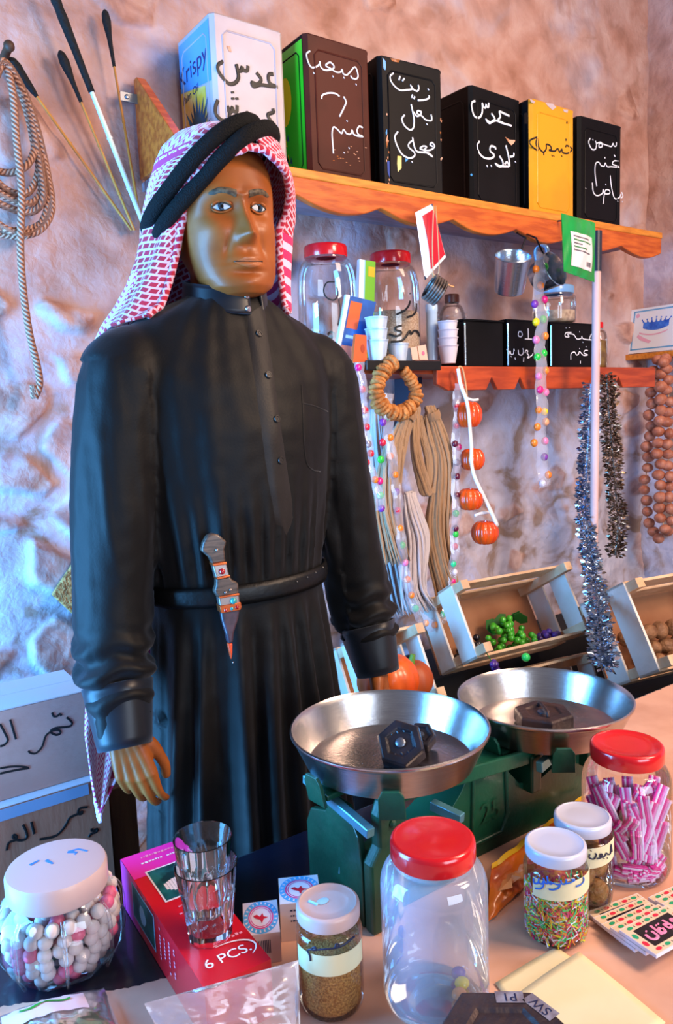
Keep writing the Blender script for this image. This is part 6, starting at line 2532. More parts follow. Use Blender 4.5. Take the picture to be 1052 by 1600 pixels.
rr = random.Random(21)
for k in range(52):
    a = ca + rr.uniform(-1.8, 1.8) if k < 36 else rr.random() * 6.28
    R = (.0405 if k % 2 else .033) if k < 36 else .018
    z = KZ + .045 + .058 * rr.random()
    c = Vector((ml_[0] + R * cos(a), ml_[1] + R * sin(a), z))
    d = Vector((-sin(a) * rr.uniform(-.75, .75), cos(a) * rr.uniform(-.75, .75), 1.0))
    stick(c, d, .060 + .02 * rr.random(), .015, 'pink and white striped candy stick in the red lidded jar at the right')
for k in range(14):
    a, R = ca + rr.uniform(-1.6, 1.6), .044
    c = Vector((ml_[0] + R * cos(a), ml_[1] + R * sin(a), KZ + .012 + .012 * rr.random()))
    stick(c, (-sin(a), cos(a), rr.uniform(-.4, .4)), .034, .013, 'pink and white striped candy stick in the red lidded jar at the right')

# octagonal jar of candy balls
cn_ = Vector((.2035, .918, KZ - .0002))
JZ = .87
cj = thing('candy_jar', 'clear eight sided jar full of pink and white candy balls with cream lid', 'jar', cn_)


def octa(R, z, n=64):
    out = []
    for i in range(n):
        a = 2 * pi * i / n
        m = (a + pi / 8 + .2) % (pi / 4) - pi / 8
        r = R * (.70 * cos(pi / 8) / cos(m) + .30) * (1 + .0)
        out.append(cn_ + Vector((r * cos(a), r * sin(a), z * JZ)))
    return out


def loft(rings):
    n = len(rings[0])
    vs = [p for r in rings for p in r]
    fs = []
    for k in range(len(rings) - 1):
        for i in range(n):
            j = (i + 1) % n
            fs.append((k * n + i, k * n + j, (k + 1) * n + j, (k + 1) * n + i))
    return vs, fs


circ = lambda r, z, n=64: [cn_ + Vector((r * cos(2 * pi * i / n), r * sin(2 * pi * i / n), z * JZ)) for i in range(n)]
mb = MB()
mb.add(loft([octa(.030, .002), octa(.052, .001), octa(.062, .006), octa(.0715, .026), octa(.0735, .045), octa(.0735, .075), octa(.070, .092), octa(.062, .104), circ(.053, .110), circ(.052, .116)]))
for k in range(8):
    a = k * pi / 4 - .2
    r = .0735 * (.70 + .30) + .0005
    mb.add(tube([cn_ + Vector((r * f * cos(a), r * f * sin(a), z * JZ)) for f, z in ((.88, .008), (.985, .028), (1.0, .048), (1.0, .074), (.96, .09), (.86, .102))], .0024, 6, sub=3))
mb.build('glass_body', M_jar_glass, cj, smooth=70)
mb = MB()
mb.add(lathe([(.03, .094), (.0575, .094), (.059, .097), (.059, .120), (.057, .124), (.0515, .125), (0, .125)], 56, cn_))
lo = mb.build('lid', mat('cream plastic lid', 'c2a4a0', .4, coat=.15), cj, smooth=45)
mb = MB()
for pts in ([(-.034, .004), (-.022, .012)], [(-.012, .010), (-.004, .000)], [(.018, .022), (.030, .018), (.026, .014)], [(.018, .022), (.032, .026), (.044, .018)]):
    mb.add(tube([cn_ + Vector((x * .8 + y * .2, y + x * -.35, .1252)) for x, y in pts], [.0026 if i == 0 else .0016 for i in range(len(pts))], 6, flat=(Vector((0, 0, 1)), .3)))
mb.build('blue_ink_mark', mat('blue ink smear', '3a7ad0', .5), lo)
mbp = MB()
mbp.add(ball((0, 0, 0), .0086, 14, 10))
M_cw = mat('white candy shell', 'e3d5d0', .45, col2='d9c3bd', nscale=50, bump=.1, bscale=160)
M_cp = mat('pink candy shell', 'e8708f', .4, col2='e0607f', nscale=50, coat=.2)
cw = mbp.build('candy_ball', M_cw, smooth=180, origin=Vector())
mbp2 = MB()
mbp2.add(ball((0, 0, 0), .0086, 14, 10))
cp = mbp2.build('candy_ball', M_cp, smooth=180, origin=Vector())
uw = up_ = False
rr = random.Random(9)
for L in range(6):
    z = .0110 + .0136 * L
    prof_r = (.047, .055, .0605, .0620, .0615, .0605)[L]
    tilt_max = .095
    for q, R in enumerate((prof_r, prof_r - .0172, prof_r - .0344, prof_r - .0516)):
        if R < .006 or (q > 0 and L < 3) or (q > 1 and L < 4):
            continue
        n = int(2 * pi * R / .0176)
        for i in range(n):
            a = 2 * pi * (i + .5 * (L % 2) + rr.uniform(-.12, .12)) / n
            x, y = R * cos(a), R * sin(a)
            if L == 5 and x * .82 - y * .57 < -.005:
                continue      # heaped up to the right
            p = cn_ + Vector((x + rr.uniform(-.0007, .0007), y + rr.uniform(-.0007, .0007), z + rr.uniform(-.002, .002)))
            pink = rr.random() < .22
            src = cp if pink else cw
            used = up_ if pink else uw
            o = src if not used else src.copy()
            if used:
                COL.objects.link(o)
            if pink:
                up_ = True
            else:
                uw = True
            o.location = p
            tag(o, 'pink candy ball in the eight sided jar' if pink else 'white candy ball in the eight sided jar', 'candy', 'pink candy balls' if pink else 'white candy balls')

# red carton of glasses
RB = Vector((.330, .826, TZ + .0016))
rz = radians(-2.5)
bxr, bfr = Matrix.Rotation(rz, 3, 'Z') @ Vector((1, 0, 0)), Matrix.Rotation(rz, 3, 'Z') @ Vector((0, -1, 0))
BW, BL, BH = .077, .288, .068
M_redbox = mat('red glossy carton', 'd01020', .35, col2='c40c1c', nscale=5, coat=.3)
M_magenta = mat('magenta carton print', 'e62a9a', .35, coat=.3)
M_pic = mat('picture of a glass bowl', '10363c', .3, col2='1f6a6e', nscale=40)
M_white_print = mat('white print', 'e6d8dc', .5)
M_pink_print = mat('pink print', 'e890a0', .5)
rbx = thing('glass_set_carton', 'long red and magenta carton on the counter carrying two nested tumblers', 'box', RB)
bt_ = lambda s_, t_: RB + bxr * ((s_ - .5) * BW) + bfr * ((t_ - .5) * BL) + Vector((0, 0, BH))      # s: left-right, t: back-front
bl_ = lambda s_, t_: RB - bxr * (BW / 2) + bfr * ((t_ - .5) * BL) + Vector((0, 0, BH * (1 - s_)))
mb = MB()
mb.add(box((0, 0, 0), (BW, BL, BH)), M_redbox)
mb.v = [tuple(Matrix.Rotation(rz, 3, 'Z') @ Vector(p) + RB + Vector((0, 0, BH / 2))) for p in mb.v]


def pq(fn, n, s0, s1, t0, t1, m, lift=.0005, skew=0.0):
    p = [fn(s0, t0), fn(s1, t0 + skew), fn(s1, t1 + skew), fn(s0, t1)]
    if (p[1] - p[0]).cross(p[2] - p[1]).dot(n) < 0:
        p = p[::-1]
    mb.add(([q + n * lift for q in p], [(0, 1, 2, 3)]), m)


nz_, nlx = Vector((0, 0, 1)), -bxr
pq(bt_, nz_, 0, 1, 0, .20, M_magenta, .0004, .0)
pq(bl_, nlx, 0, 1, 0, .24, M_magenta, .0004)
pq(bt_, nz_, .22, .98, .17, .44, M_white_print, .0006)
pq(bt_, nz_, .25, .96, .18, .43, M_pic, .0008)
pq(bl_, nlx, .10, .80, .16, .46, M_cyan_print, .0006)
pq(bl_, nlx, .13, .77, .17, .45, M_pic, .0008)
for k in range(9):
    s_ = .36 + .05 * k
    pq(bt_, nz_, s_, s_ + .045, .31 - .02 * sin(k * pi / 8), .36 + .03 * sin(k * pi / 8), M_white_print, .001)
    pq(bl_, nlx, .30 + .04 * k, .335 + .04 * k, .28 - .02 * sin(k * pi / 8), .32 + .03 * sin(k * pi / 8), M_cyan_print, .001)
rr = random.Random(4)
for row, (t_, s0, s1, m) in enumerate([(.05, .3, .85, M_pink_print), (.10, .25, .6, M_white_print), (.10, .7, .95, M_white_print), (.50, .35, .62, M_pink_print), (.55, .30, .6, M_pink_print), (.60, .36, .62, M_pink_print), (.655, .34, .62, M_white_print), (.72, .3, .55, M_white_print), (.80, .3, .9, M_pink_print)]):
    x = s0
    while x < s1:
        w = .02 + .03 * rr.random()
        pq(bt_, nz_, x, x + w, t_ - .008 * rr.random() - .003, t_ + .006 * rr.random() + .002, m, .0009)
        x += w + .018
for row in range(4):
    t_ = .52 + .055 * row
    for k in range(9):
        if rr.random() < .8:
            pq(bl_, nlx, .15 + .07 * k, .19 + .07 * k, t_, t_ + .012, M_pink_print, .0008)
text_mesh('6 PCS.', .0205, bt_(.52, .895), bxr, -bfr, M_white_print, mb, .001)
arc_ = [bt_(.52 + .44 * cos(a), .89 - .066 * sin(a)) + nz_ * .0012 for a in [radians(100 - 12 * i) for i in range(13)]]
mb.add(tube(arc_, [.0004 + .0009 * sin(pi * i / 12) for i in range(13)], 6, flat=(nz_, .3)), M_white_print)
mb.build('carton_body', None, rbx, smooth=0)

# nested tumblers on the carton
M_tumbler = mat('tumbler glass', (.96, .98, .98), .0, trans=1.0, ior=1.48)


def tumbler(label, c, R, h):
    c = Vector(c)
    mb = MB()
    n = 60
    outer = []
    for k in range(15):
        s_ = k / 14
        z = .001 + s_ * (h - .002)
        r0 = R * (.70 + .30 * s_)
        fl = max(0, min(1, (.72 - s_) / .1))
        ring = []
        for i in range(n):
            a = 2 * pi * i / n
            m = (a % (pi / 5)) - pi / 10
            r = r0 * (1 - fl * (.055 - .055 * (1 / cos(m) - 1) / (1 / cos(pi / 10) - 1)))
            ring.append(c + Vector((r * cos(a), r * sin(a), z)))
        outer.append(ring)
    inner = [[c + Vector((R * (.70 + .30 * s_) * (.90 + .075 * s_ ** 4) * cos(2 * pi * i / n), R * (.70 + .30 * s_) * (.90 + .075 * s_ ** 4) * sin(2 * pi * i / n), .012 + s_ * (h - .0125))) for i in range(n)] for s_ in (1, .98, .7, .4, .15, 0)]
    v, f = loft(outer + inner)
    f += [tuple(range(n))[::-1], tuple(range((len(outer) + 5) * n, (len(outer) + 6) * n))]
    mb.add((v, f))
    return tag(mb.build('tumbler', M_tumbler, smooth=35), label, 'glass', 'nested tumblers')


gt_ = Vector((.327, .757, RB.z + BH + .0006))
tumbler('lower faceted glass tumbler standing on the red carton', gt_, .0355, .088)
tumbler('upper faceted glass tumbler nested inside the lower one on the red carton', gt_ + Vector((-.0015, .001, .032)), .0330, .088)

# two small cartons with a bird emblem
M_cream_box = mat('cream carton', 'd6b7a8', .6, col2='cbb0a6', nscale=8)
M_emb_blue = mat('emblem blue', '4fa3d8', .5)
M_emb_pale = mat('emblem pale', 'e3d3dc', .5)
M_emb_pink = mat('emblem pink', 'd8408c', .5)
M_emb_red = mat('emblem red', 'd01a34', .5)


def bird_box(label, cx, cy, w, d, h, yaw, barcode):
    base = Vector((cx, cy, KZ if cx > .44 else KZ))
    t = thing('small_carton', label, 'box', base, 'small cartons with bird emblem')
    R = Matrix.Rotation(yaw, 3, 'Z')
    W_ = lambda x, y, z: base + R @ Vector((x * w / 2, y * d / 2, z))
    mb = MB()
    mb.add(hexa([W_(-1, -1, 0), W_(1, -1, 0), W_(1, 1, 0), W_(-1, 1, 0), W_(-1, -1, h), W_(1, -1, h), W_(1, 1, h), W_(-1, 1, h)]), M_cream_box)

    def disc(r0, r1, m, z, n=32):
        vs = [W_(r * cos(2 * pi * i / n), r * sin(2 * pi * i / n), h + z) for r in (r0, r1) for i in range(n)]
        mb.add((vs, [(i, (i + 1) % n, n + (i + 1) % n, n + i) for i in range(n)]), m)
    mb.add(([W_(-.98, -.98, h + .0003), W_(.98, -.98, h + .0003), W_(.98, .98, h + .0003), W_(-.98, .98, h + .0003)], [(0, 1, 2, 3)]), M_emb_pale)
    disc(.98, .72, M_emb_blue, .0005)
    for k in range(22):
        a = 2 * pi * k / 22
        mb.add(([W_(.78 * cos(a), .78 * sin(a), h + .0007), W_(.92 * cos(a + .02), .92 * sin(a + .02), h + .0007), W_(.92 * cos(a + .12), .92 * sin(a + .12), h + .0007), W_(.78 * cos(a + .10), .78 * sin(a + .10), h + .0007)][::-1], [(3, 2, 1, 0)]), M_emb_pale)
    disc(.70, .63, M_emb_pink, .0005)
    disc(.58, .54, M_emb_pink, .0005)
    bird = [(-.42, .10), (-.22, .16), (-.05, .02), (.10, .22), (.16, .02), (.42, -.06), (.14, -.14), (.05, -.40), (-.04, -.16), (-.28, -.06)]
    mb.add(([W_(x, y, h + .0008) for x, y in bird], [tuple(range(len(bird)))[::-1]]), M_emb_red)
    nf_ = R @ Vector((0, -1, 0))
    if barcode:
        for k in range(12):
            x = -.6 + .09 * k
            mb.add(([W_(x, -1, h * .35) + nf_ * .0005, W_(x + .05, -1, h * .35) + nf_ * .0005, W_(x + .05, -1, h * .8) + nf_ * .0005, W_(x, -1, h * .8) + nf_ * .0005], [(0, 1, 2, 3)]), M_dk_ink)
    else:
        for r_ in range(3):
            x = -.5
            while x < .35:
                q = .05 + .08 * rng.random()
                z0 = h * (.80 - .14 * r_)
                mb.add(([W_(x, -1, z0) + nf_ * .0005, W_(x + q, -1, z0) + nf_ * .0005, W_(x + q, -1, z0 + .002) + nf_ * .0005, W_(x, -1, z0 + .002) + nf_ * .0005], [(0, 1, 2, 3)]), M_dk_ink)
                x += q + .05
    mb.build('carton_body', None, t, smooth=0)


bird_box('small cream carton with blue ringed red bird emblem beside the red carton', .408, .787, .044, .064, .038, radians(-27), True)
bird_box('small cream carton with bird emblem right behind the sesame jar', .4665, .790, .052, .056, .050, radians(-29), False)

# ---- balance scale
M_green = mat('dark green cast iron', '0f4a34', .38, col2='0a3626', nscale=9, bump=.12, bscale=60, coat=.2)
M_lit_bar = mat('cyan lit bar', '6fb0c4', .3, .7)  # cyan tint stands in for blue light catching the bars
scale = thing('balance_scale', 'old green cast iron balance scale with two wide aluminium pans', 'scale', (.78, .79, KZ))
prof = [(.590, KZ), (.590, .800), (.650, .812), (.690, .832), (.720, .860), (.738, .884), (.748, .897), (.811, .889), (.820, .862), (.842, .838), (.880, .826), (.930, .842), (.965, .868), (1.015, .872), (1.03, KZ)]
mb = MB()
mb.add(prism(prof, lambda p: (p[0], .758, p[1]), lambda p: (p[0], .826, p[1])))
mb.add(tube([(.745, .757, .884), (.742, .757, .80), (.742, .757, .775), (.80, .757, .775), (.815, .757, .80), (.812, .757, .880)], .0035, 8))
text_mesh('25', .042, Vector((.779, .757, .815)), Vector((1, 0, 0)), Vector((0, 0, 1)), M_green, mb, .002)
mb.mats = [M_green]
mb.mi = [0] * len(mb.f)
mb.build('cast_base', M_green, scale, smooth=30, bevel=.003)
for y0, y1 in ((.735, .757), (.827, .85)):
    mb = MB()
    mb.add(box((.61, (y0 + y1) / 2, KZ + .012), (.16, y1 - y0, .024)))
    mb.build('foot', M_green, scale, smooth=0, bevel=.004)
mb = MB()
pl = [(.735, KZ), (.862, KZ), (.864, .842), (.852, .866), (.815, .878), (.802, .904), (.765, .904), (.742, .872), (.735, .83)]
mb.add(prism(pl, lambda p: (.527, p[0], p[1]), lambda p: (.537, p[0], p[1])))
mb.build('end_plate', M_green, scale, smooth=0, bevel=.002)
mb = MB()
pl = [(.526, KZ), (.572, KZ), (.572, .845), (.582, .86), (.582, .905), (.568, .925), (.548, .925), (.540, .905), (.540, .865), (.526, .845)]
mb.add(prism(pl, lambda p: (p[0], .714, p[1]), lambda p: (p[0], .732, p[1])))
mb.add(lathe([(0, .004), (.004, .004), (.006, 0)], 12, (.562, .713, .890), T=Matrix.Rotation(pi / 2, 3, 'X')))
mb.build('front_post', M_green, scale, smooth=0, bevel=.004)
mb = MB()
mb.add(bar((.519, .846, .914), (.523, .708, .894), .012, .012, (0, 0, 1)))
mb.build('knife_bar', M_lit_bar, scale, smooth=0, bevel=.001)
mb = MB()
mb.add(bar((.53, .79, .806), (.575, .733, .796), .012, .010, (0, 0, 1)))
mb.build('stop_bar', M_lit_bar, scale, smooth=0, bevel=.001)
for y in (.748, .836):
    mb = MB()
    mb.add(bar((.575, y, .905), (1.0, y, .868), .022, .008, (0, 0, 1)))
    mb.build('beam', M_green, scale, smooth=0, bevel=.002)
mb = MB()
mb.add(bar((.655, .745, .872), (.668, .70, .866), .013, .012, (0, 0, 1)))
mb.build('knife_bar', M_lit_bar, scale, smooth=0, bevel=.001)
for x in (.862, .995):
    mb = MB()
    mb.add(box((x, .79, .853), (.022, .10, .06)))
    mb.build('upright', M_green, scale, smooth=0, bevel=.003)
mb = MB()
mb.add(bar((.845, .722, .875), (.905, .735, .880), .016, .010, (0, 0, 1)))
mb.build('knife_bar', M_lit_bar, scale, smooth=0, bevel=.001)
M_pan = mat('brushed aluminium pan', 'c9c4c2', .24, 1.0, col2='bdb8b8', nscale=30, stretch=(1, 1, 30), bump=.05, bscale=260)
pans = []
for cx, cy, rim, R, tx, ty in ((.629, .800, .970, .136, 0, 0), (.940, .792, .938, .136, 0, 0)):
    mb = MB()
    dp = .047
    mb.add(lathe([(0, -dp), (R * .80, -dp), (R * .85, -dp + .003), (R * .985, -.004), (R, -.001), (R * 1.012, .001), (R * 1.012, .004), (R * .995, .005), (R * .975, .001), (R * .965, -.004), (R * .83, -dp + .005), (R * .78, -dp + .003), (0, -dp + .003)], 90, (cx, cy, rim)))
    mb.build('pan', M_pan, scale, smooth=40)
    zb = rim - dp
    mb = MB()
    for a in (radians(5), radians(52)):
        d = Vector((cos(a), sin(a), 0))
        c = Vector((cx, cy, zb - .006))
        mb.add(bar(c - d * .126, c + d * .126, .030, .008, (-d.y, d.x, 0)))
    mb.add(box((cx, cy, zb - .022), (.05, .05, .030)))
    mb.build('pan_carrier', M_green, scale, smooth=0, bevel=.002)
    for a in (radians(5), radians(52), radians(185), radians(232)):
        d = Vector((cos(a), sin(a), 0))
        s_ = Vector((-d.y, d.x, 0))
        c = Vector((cx, cy, 0)) + d * .127
        mb = MB()
        v = [c - s_ * .017 + Vector((0, 0, zb - .016)), c + s_ * .017 + Vector((0, 0, zb - .016)), c + d * .006 + s_ * .015 + Vector((0, 0, zb + .016)), c + d * .007 + s_ * .009 + Vector((0, 0, zb + .024)), c + d * .007 - s_ * .012 + Vector((0, 0, zb + .024)), c + d * .006 - s_ * .017 + Vector((0, 0, zb + .014))]
        mb.add((v + [p + d * .005 for p in v], [tuple(range(6))[::-1], tuple(range(6, 12))] + [(i, (i + 1) % 6, 6 + (i + 1) % 6, 6 + i) for i in range(6)]))
        mb.build('pan_lug', M_green, scale, smooth=0, bevel=.001)
# green braces under the left pan
mb = MB()
mb.add(tube([(.575, .745, .86), (.62, .74, .822), (.66, .742, .815)], .005, 8, sub=4))
mb.build('brace', M_green, scale, smooth=180)

# ---- iron weights
M_iron = mat('dark cast iron', '1d1a20', .4, .3, col2='2f2a33', nscale=18, bump=.25, bscale=60, coat=.15)
M_rustiron = mat('rusty brown iron', '43302e', .5, .3, col2='2c2124', nscale=14, bump=.35, bscale=60)


def hex_weight(label, c, axis, R, h, m, spin=0.0, ring=False, group='hexagonal iron weights', emboss=True, handle=False):
    axis = Vector(axis).normalized()
    c = Vector(c)
    t = thing('iron_weight', label, 'weight', c, group)
    x = axis.orthogonal().normalized()
    x = Matrix.Rotation(spin, 3, axis) @ x
    y = axis.cross(x)
    H = lambda r, z, k=6: [c + x * (r * cos(pi / 3 * i)) + y * (r * sin(pi / 3 * i)) + axis * z for i in range(k)]
    mb = MB()
    v, f = loft([H(R * .95, 0), H(R, h * .12), H(R, h * .86), H(R * .93, h), H(R * .62, h), H(R * .56, h - .003), H(R * .30, h - .003)])
    f += [tuple(range(6))[::-1], tuple(range(36, 42))]
    mb.add((v, f))
    mb.build('body', m, t, smooth=0, bevel=.0015)
    mb = MB()
    T = Matrix((x, y, axis)).transposed()
    mb.add(lathe([(R * .2, 0), (R * .2, .002), (R * .14, .0035), (0, .0035)], 18, c + axis * (h - .003), T=T))
    mb.build('plug', mat('lead plug', '6f7480', .35, .8), t)
    if emboss:
        mb = MB()
        for s_ in (-1, 1):
            for k in range(3):
                q = c + x * (s_ * R * .44) + y * ((k - 1) * R * .26) + axis * (h - .0025)
                mb.add(tube([q - x * R * .05, q + x * R * .05 + y * R * .05], R * .035, 5))
        mb.build('raised_mark', m, t, smooth=60)
    if handle:
        mb = MB()
        mb.add(tube([c + x * (-R * .55) + axis * (h - .002), c + x * (-R * .4) + axis * (h + .006), c + x * (R * .4) + axis * (h + .006), c + x * (R * .55) + axis * (h - .002)], R * .06, 8, sub=4))
        mb.build('ring_handle', m, t, smooth=180)
    return x, y


PB1 = .970 - .044
hex_weight('large hexagonal iron weight tilted in the left scale pan', Vector((.640, .786, PB1 + .012)), (-.52, -.50, .70), .034, .034, M_iron, .25)
hex_weight('smaller iron weight leaning behind the large one in the left pan', Vector((.688, .800, PB1 + .008)), (-.45, -.45, .75), .0205, .022, M_iron, .5)
hex_weight('flat brown iron weight lying in the right scale pan', Vector((.936, .790, .938 - .0435)), (0, 0, 1), .048, .024, M_rustiron, .2, emboss=False, handle=True)
Wc = Vector((.482, .452, KZ))
hex_weight('largest iron weight, cut by the lower edge of the picture', Wc, (0, 0, 1), .074, .068, M_rustiron, 0, emboss=False)
wroot = [o for o in bpy.data.objects if o.name.startswith('iron_weight')][-1]
for o in bpy.data.objects:
    if o.get('label', '').startswith('largest iron weight'):
        wroot = o
# turn it so one edge lies along the far side
ang = atan2(.79, .61) - pi / 6
wroot.rotation_euler = (0, 0, 0)
bodyo = [c for c in wroot.children]
R_ = Matrix.Rotation(ang - atan2((Vector((0, 0, 1)).orthogonal()).y, (Vector((0, 0, 1)).orthogonal()).x), 4, 'Z')
for c in bodyo:
    c.data.transform(R_)
M_paint_pale = mat('worn pale paint', '8b8288', .6, col2='6a5a5c', nscale=50)
mb = MB()
far_n, far_t = Vector((.61, .79, 0)), Vector((.79, -.61, 0))
Pz = lambda a, b: Wc + far_t * a + far_n * b + Vector((0, 0, .0686))
for a0, a1, s_ in ((-.002, .026, 'P1'), (.030, .050, 'SW')):
    cpos = (a0 + a1) / 2
    rot = 0 if s_ == 'P1' else -.9
    cc = Pz(cpos, .0525 if s_ == 'P1' else .040)
    ux = Matrix.Rotation(rot, 3, 'Z') @ far_t
    uy = Matrix.Rotation(rot, 3, 'Z') @ far_n
    hw2 = .014 if s_ == 'P1' else .017
    mb.add(([cc - ux * hw2 - uy * .0075, cc + ux * hw2 - uy * .0075, cc + ux * hw2 + uy * .0075, cc - ux * hw2 + uy * .0075], [(0, 1, 2, 3)]), M_paint_pale)
    text_mesh(s_, .015, cc, -ux, -uy, M_dk_ink, mb, .0004)
mb.build('stamped_letters', None, wroot, smooth=0)

# ---- long orange plastic packet
M_opack = mat('orange foil packet', 'e0701c', .25, col2='c43e0c', nscale=14, coat=.6, bump=.3, bscale=25)
M_ypack = mat('yellow foil packet', 'eab428', .25, coat=.6)
B0, B1 = Vector((.655, .645, KZ + .002)), Vector((.960, .712, KZ + .002))
T0, T1 = atY(768, 1352, .704), atY(918, 1238, .748)
op = thing('foil_packet', 'long crumpled orange plastic packet lying between the scale and the jars', 'packet', (B0 + B1) / 2)


def op_pt(u, v, s=1):
    p = B0.lerp(B1, u).lerp(T0.lerp(T1, u), v)
    n = Vector((.15, -1, .55)).normalized()
    e = (max(0.0, sin(pi * min(max(u, 0), 1))) ** .4) * max(0.0, sin(pi * min(v, 1))) ** .7
    w = .004 * noise.noise(Vector((u * 9, v * 5, s * 3))) + .002 * noise.noise(Vector((u * 25, v * 14, 4)))
    return p + n * (s * .016 * e + w * (1 if s > 0 else .4)) + Vector((0, 0, .004 * noise.noise(Vector((u * 12, 1, 1))) * v))


mb = MB()
mb.add(grid(lambda u, v: op_pt(u, v, 1), 60, 22), M_opack)
mb.add(grid(lambda u, v: op_pt(u, v, -.5), 60, 22), M_opack)
mb.build('pouch', None, op, smooth=60)
mb = MB()
mb.add(grid(lambda u, v: op_pt(u, .93 + .10 * v) + Vector((0, -.0015, .001)), 50, 3))
mb.build('yellow_seam', M_ypack, op, smooth=60)
mb = MB()
for k in range(9):
    a = op_pt(.04 + .03 * k, .45 + .05 * sin(k * 2), 1)
    mb.add(([a, a + Vector((.014, -.012, .006 + .004 * (k % 3))), a + Vector((.022, -.003, .012)), a + Vector((.010, .001, .012))], [(0, 1, 2, 3)]))
mb.build('torn_edge', mat('orange inner film', 'f0a060', .3, coat=.4), op, smooth=0, solid=.0006)

# ---- gum packets
M_pk_border = mat('packet cream border', 'e0c4a8', .5)
M_pk_black = mat('packet black', '15100f', .4)
M_pk_red = mat('packet red', 'cf2440', .4)
M_pk_green = mat('packet green', '1f9a6c', .4)
M_pk_pink = mat('packet pink letter', 'ee86b0', .4)
M_pk_white = mat('packet paper edge', 'd9d4e2', .6)


def gum(label, tl, right, down, z, group, full=True):
    w, h, th = .086, .052, .0042
    n = Vector((0, 0, 1))
    rx = Vector((*right, 0)).normalized()
    dy = Vector((*down, 0))
    dy = (dy - rx * dy.dot(rx)).normalized()
    o = Vector((*tl, z))
    P = lambda s_, t_, k=0: o + rx * (s_ * w) + dy * (t_ * h) + n * k
    mb = MB()
    mb.add(hexa([P(0, 1), P(1, 1), P(1, 0), P(0, 0), P(0, 1, th), P(1, 1, th), P(1, 0, th), P(0, 0, th)]), M_pk_white)

    def q(s0, s1, t0, t1, m, lift):
        mb.add(([P(s0, t1, th + lift), P(s1, t1, th + lift), P(s1, t0, th + lift), P(s0, t0, th + lift)], [(0, 1, 2, 3)]), m)
    q(.01, .99, .02, .98, M_pk_border, .0002)
    q(.13, .87, .20, .80, M_pk_black, .0004)
    for k in range(5):
        for t_ in (.11, .89):
            c = .14 + .18 * k
            m = M_pk_red if (k + (t_ > .5)) % 2 else M_pk_green
            mb.add(([P(c + .052 * cos(a), t_ + .050 * sin(a), th + .0005) for a in [2 * pi * i / 10 for i in range(10)]][::-1], [tuple(range(10))]), m)
            q(c + .083, c + .097, t_ - .02, t_ + .02, M_pk_black, .0005)
    for k in range(2):
        for s_ in (.065, .935):
            m = M_pk_red if (k + (s_ > .5)) % 2 else M_pk_green
            mb.add(([P(s_ + .038 * cos(a), .36 + .28 * k + .09 * sin(a), th + .0005) for a in [2 * pi * i / 10 for i in range(10)]][::-1], [tuple(range(10))]), m)
    S = [[(.80, .62), (.83, .50), (.79, .40), (.75, .46), (.80, .54), (.74, .68)], [(.66, .32), (.67, .60), (.62, .70)], [(.66, .48), (.60, .44), (.60, .58), (.66, .58)], [(.52, .50), (.50, .60), (.44, .62), (.44, .50), (.50, .46)], [(.42, .30), (.40, .64)], [(.34, .44), (.33, .62), (.25, .66), (.20, .58), (.21, .44)], [(.27, .36), (.28, .39)], [(.54, .34), (.55, .37)], [(.49, .35), (.50, .38)]]
    for st_ in S:
        pts = [P(a, b, th + .0008) for a, b in st_]
        mb.add(tube(pts, .0020, 6, sub=3 if len(pts) > 2 else 0, flat=(n, .25)), M_pk_pink)
    ob = mb.build('gum_packet', None, smooth=0)
    tag(ob, label, 'packet', group)


gl = ['lowest gum packet of the left fan, green print peeping out under the others', 'second gum packet from the bottom of the left fan', 'middle gum packet of the left fan', 'fourth gum packet of the left fan, just under the top one', 'topmost gum packet of the left fan with pink lettering on black']
for k, (tx_, ty_) in enumerate([(917, 1425), (927, 1434), (940, 1444), (954, 1449), (968, 1453)]):
    z = KZ + .0048 * k
    p = atZ(tx_, ty_, z + .0042)
    a = radians(-11 + 1.5 * k)
    gum(gl[k], p.to_2d(), (cos(a), sin(a)), (-.55, -.9), z, 'gum packets on the counter')
gl2 = ['lowest gum packet of the stack at the right picture edge', 'second gum packet of the stack at the right picture edge', 'third gum packet of the stack at the right picture edge', 'topmost gum packet of the stack at the right picture edge']
for k, (tx_, ty_) in enumerate([(1010, 1408), (1013, 1402), (1024, 1406), (1034, 1412)]):
    z = KZ + .0048 * k
    p = atZ(tx_, ty_, z + .0042)
    a = radians(-8)
    gum(gl2[k], p.to_2d(), (cos(a), sin(a)), (-.5, -.9), z, 'gum packets on the counter')

# ---- cream paper bags / sheets at the front
M_cream = mat('cream paper', 'e2d2a8', .65, col2='d9c79c', nscale=5, bump=.05, bscale=60)


def sheet(label, px, z, m):
    v = [atZ(x, y, z) for x, y in px]
    def fn(a, b):
        p = v[0].lerp(v[1], a).lerp(v[3].lerp(v[2], a), b)
        return p + Vector((0, 0, .0012 + .0012 * sin(a * 3 + b * 4)))
    mb = MB()
    mb.add(grid(fn, 14, 14))
    tag(mb.build('paper_bag', m, smooth=180, solid=.0016), label, 'paper bag', 'cream paper bags')


sheet('cream paper bag lying flat, its corner nearest the sprinkle jar', [(870, 1482), (975, 1560), (860, 1650), (774, 1537)], KZ + .001, M_cream)
sheet('cream paper bag lying flat on top of the other one, nearer the right', [(905, 1489), (1040, 1600), (900, 1690), (800, 1560)], KZ + .0045, M_cream)

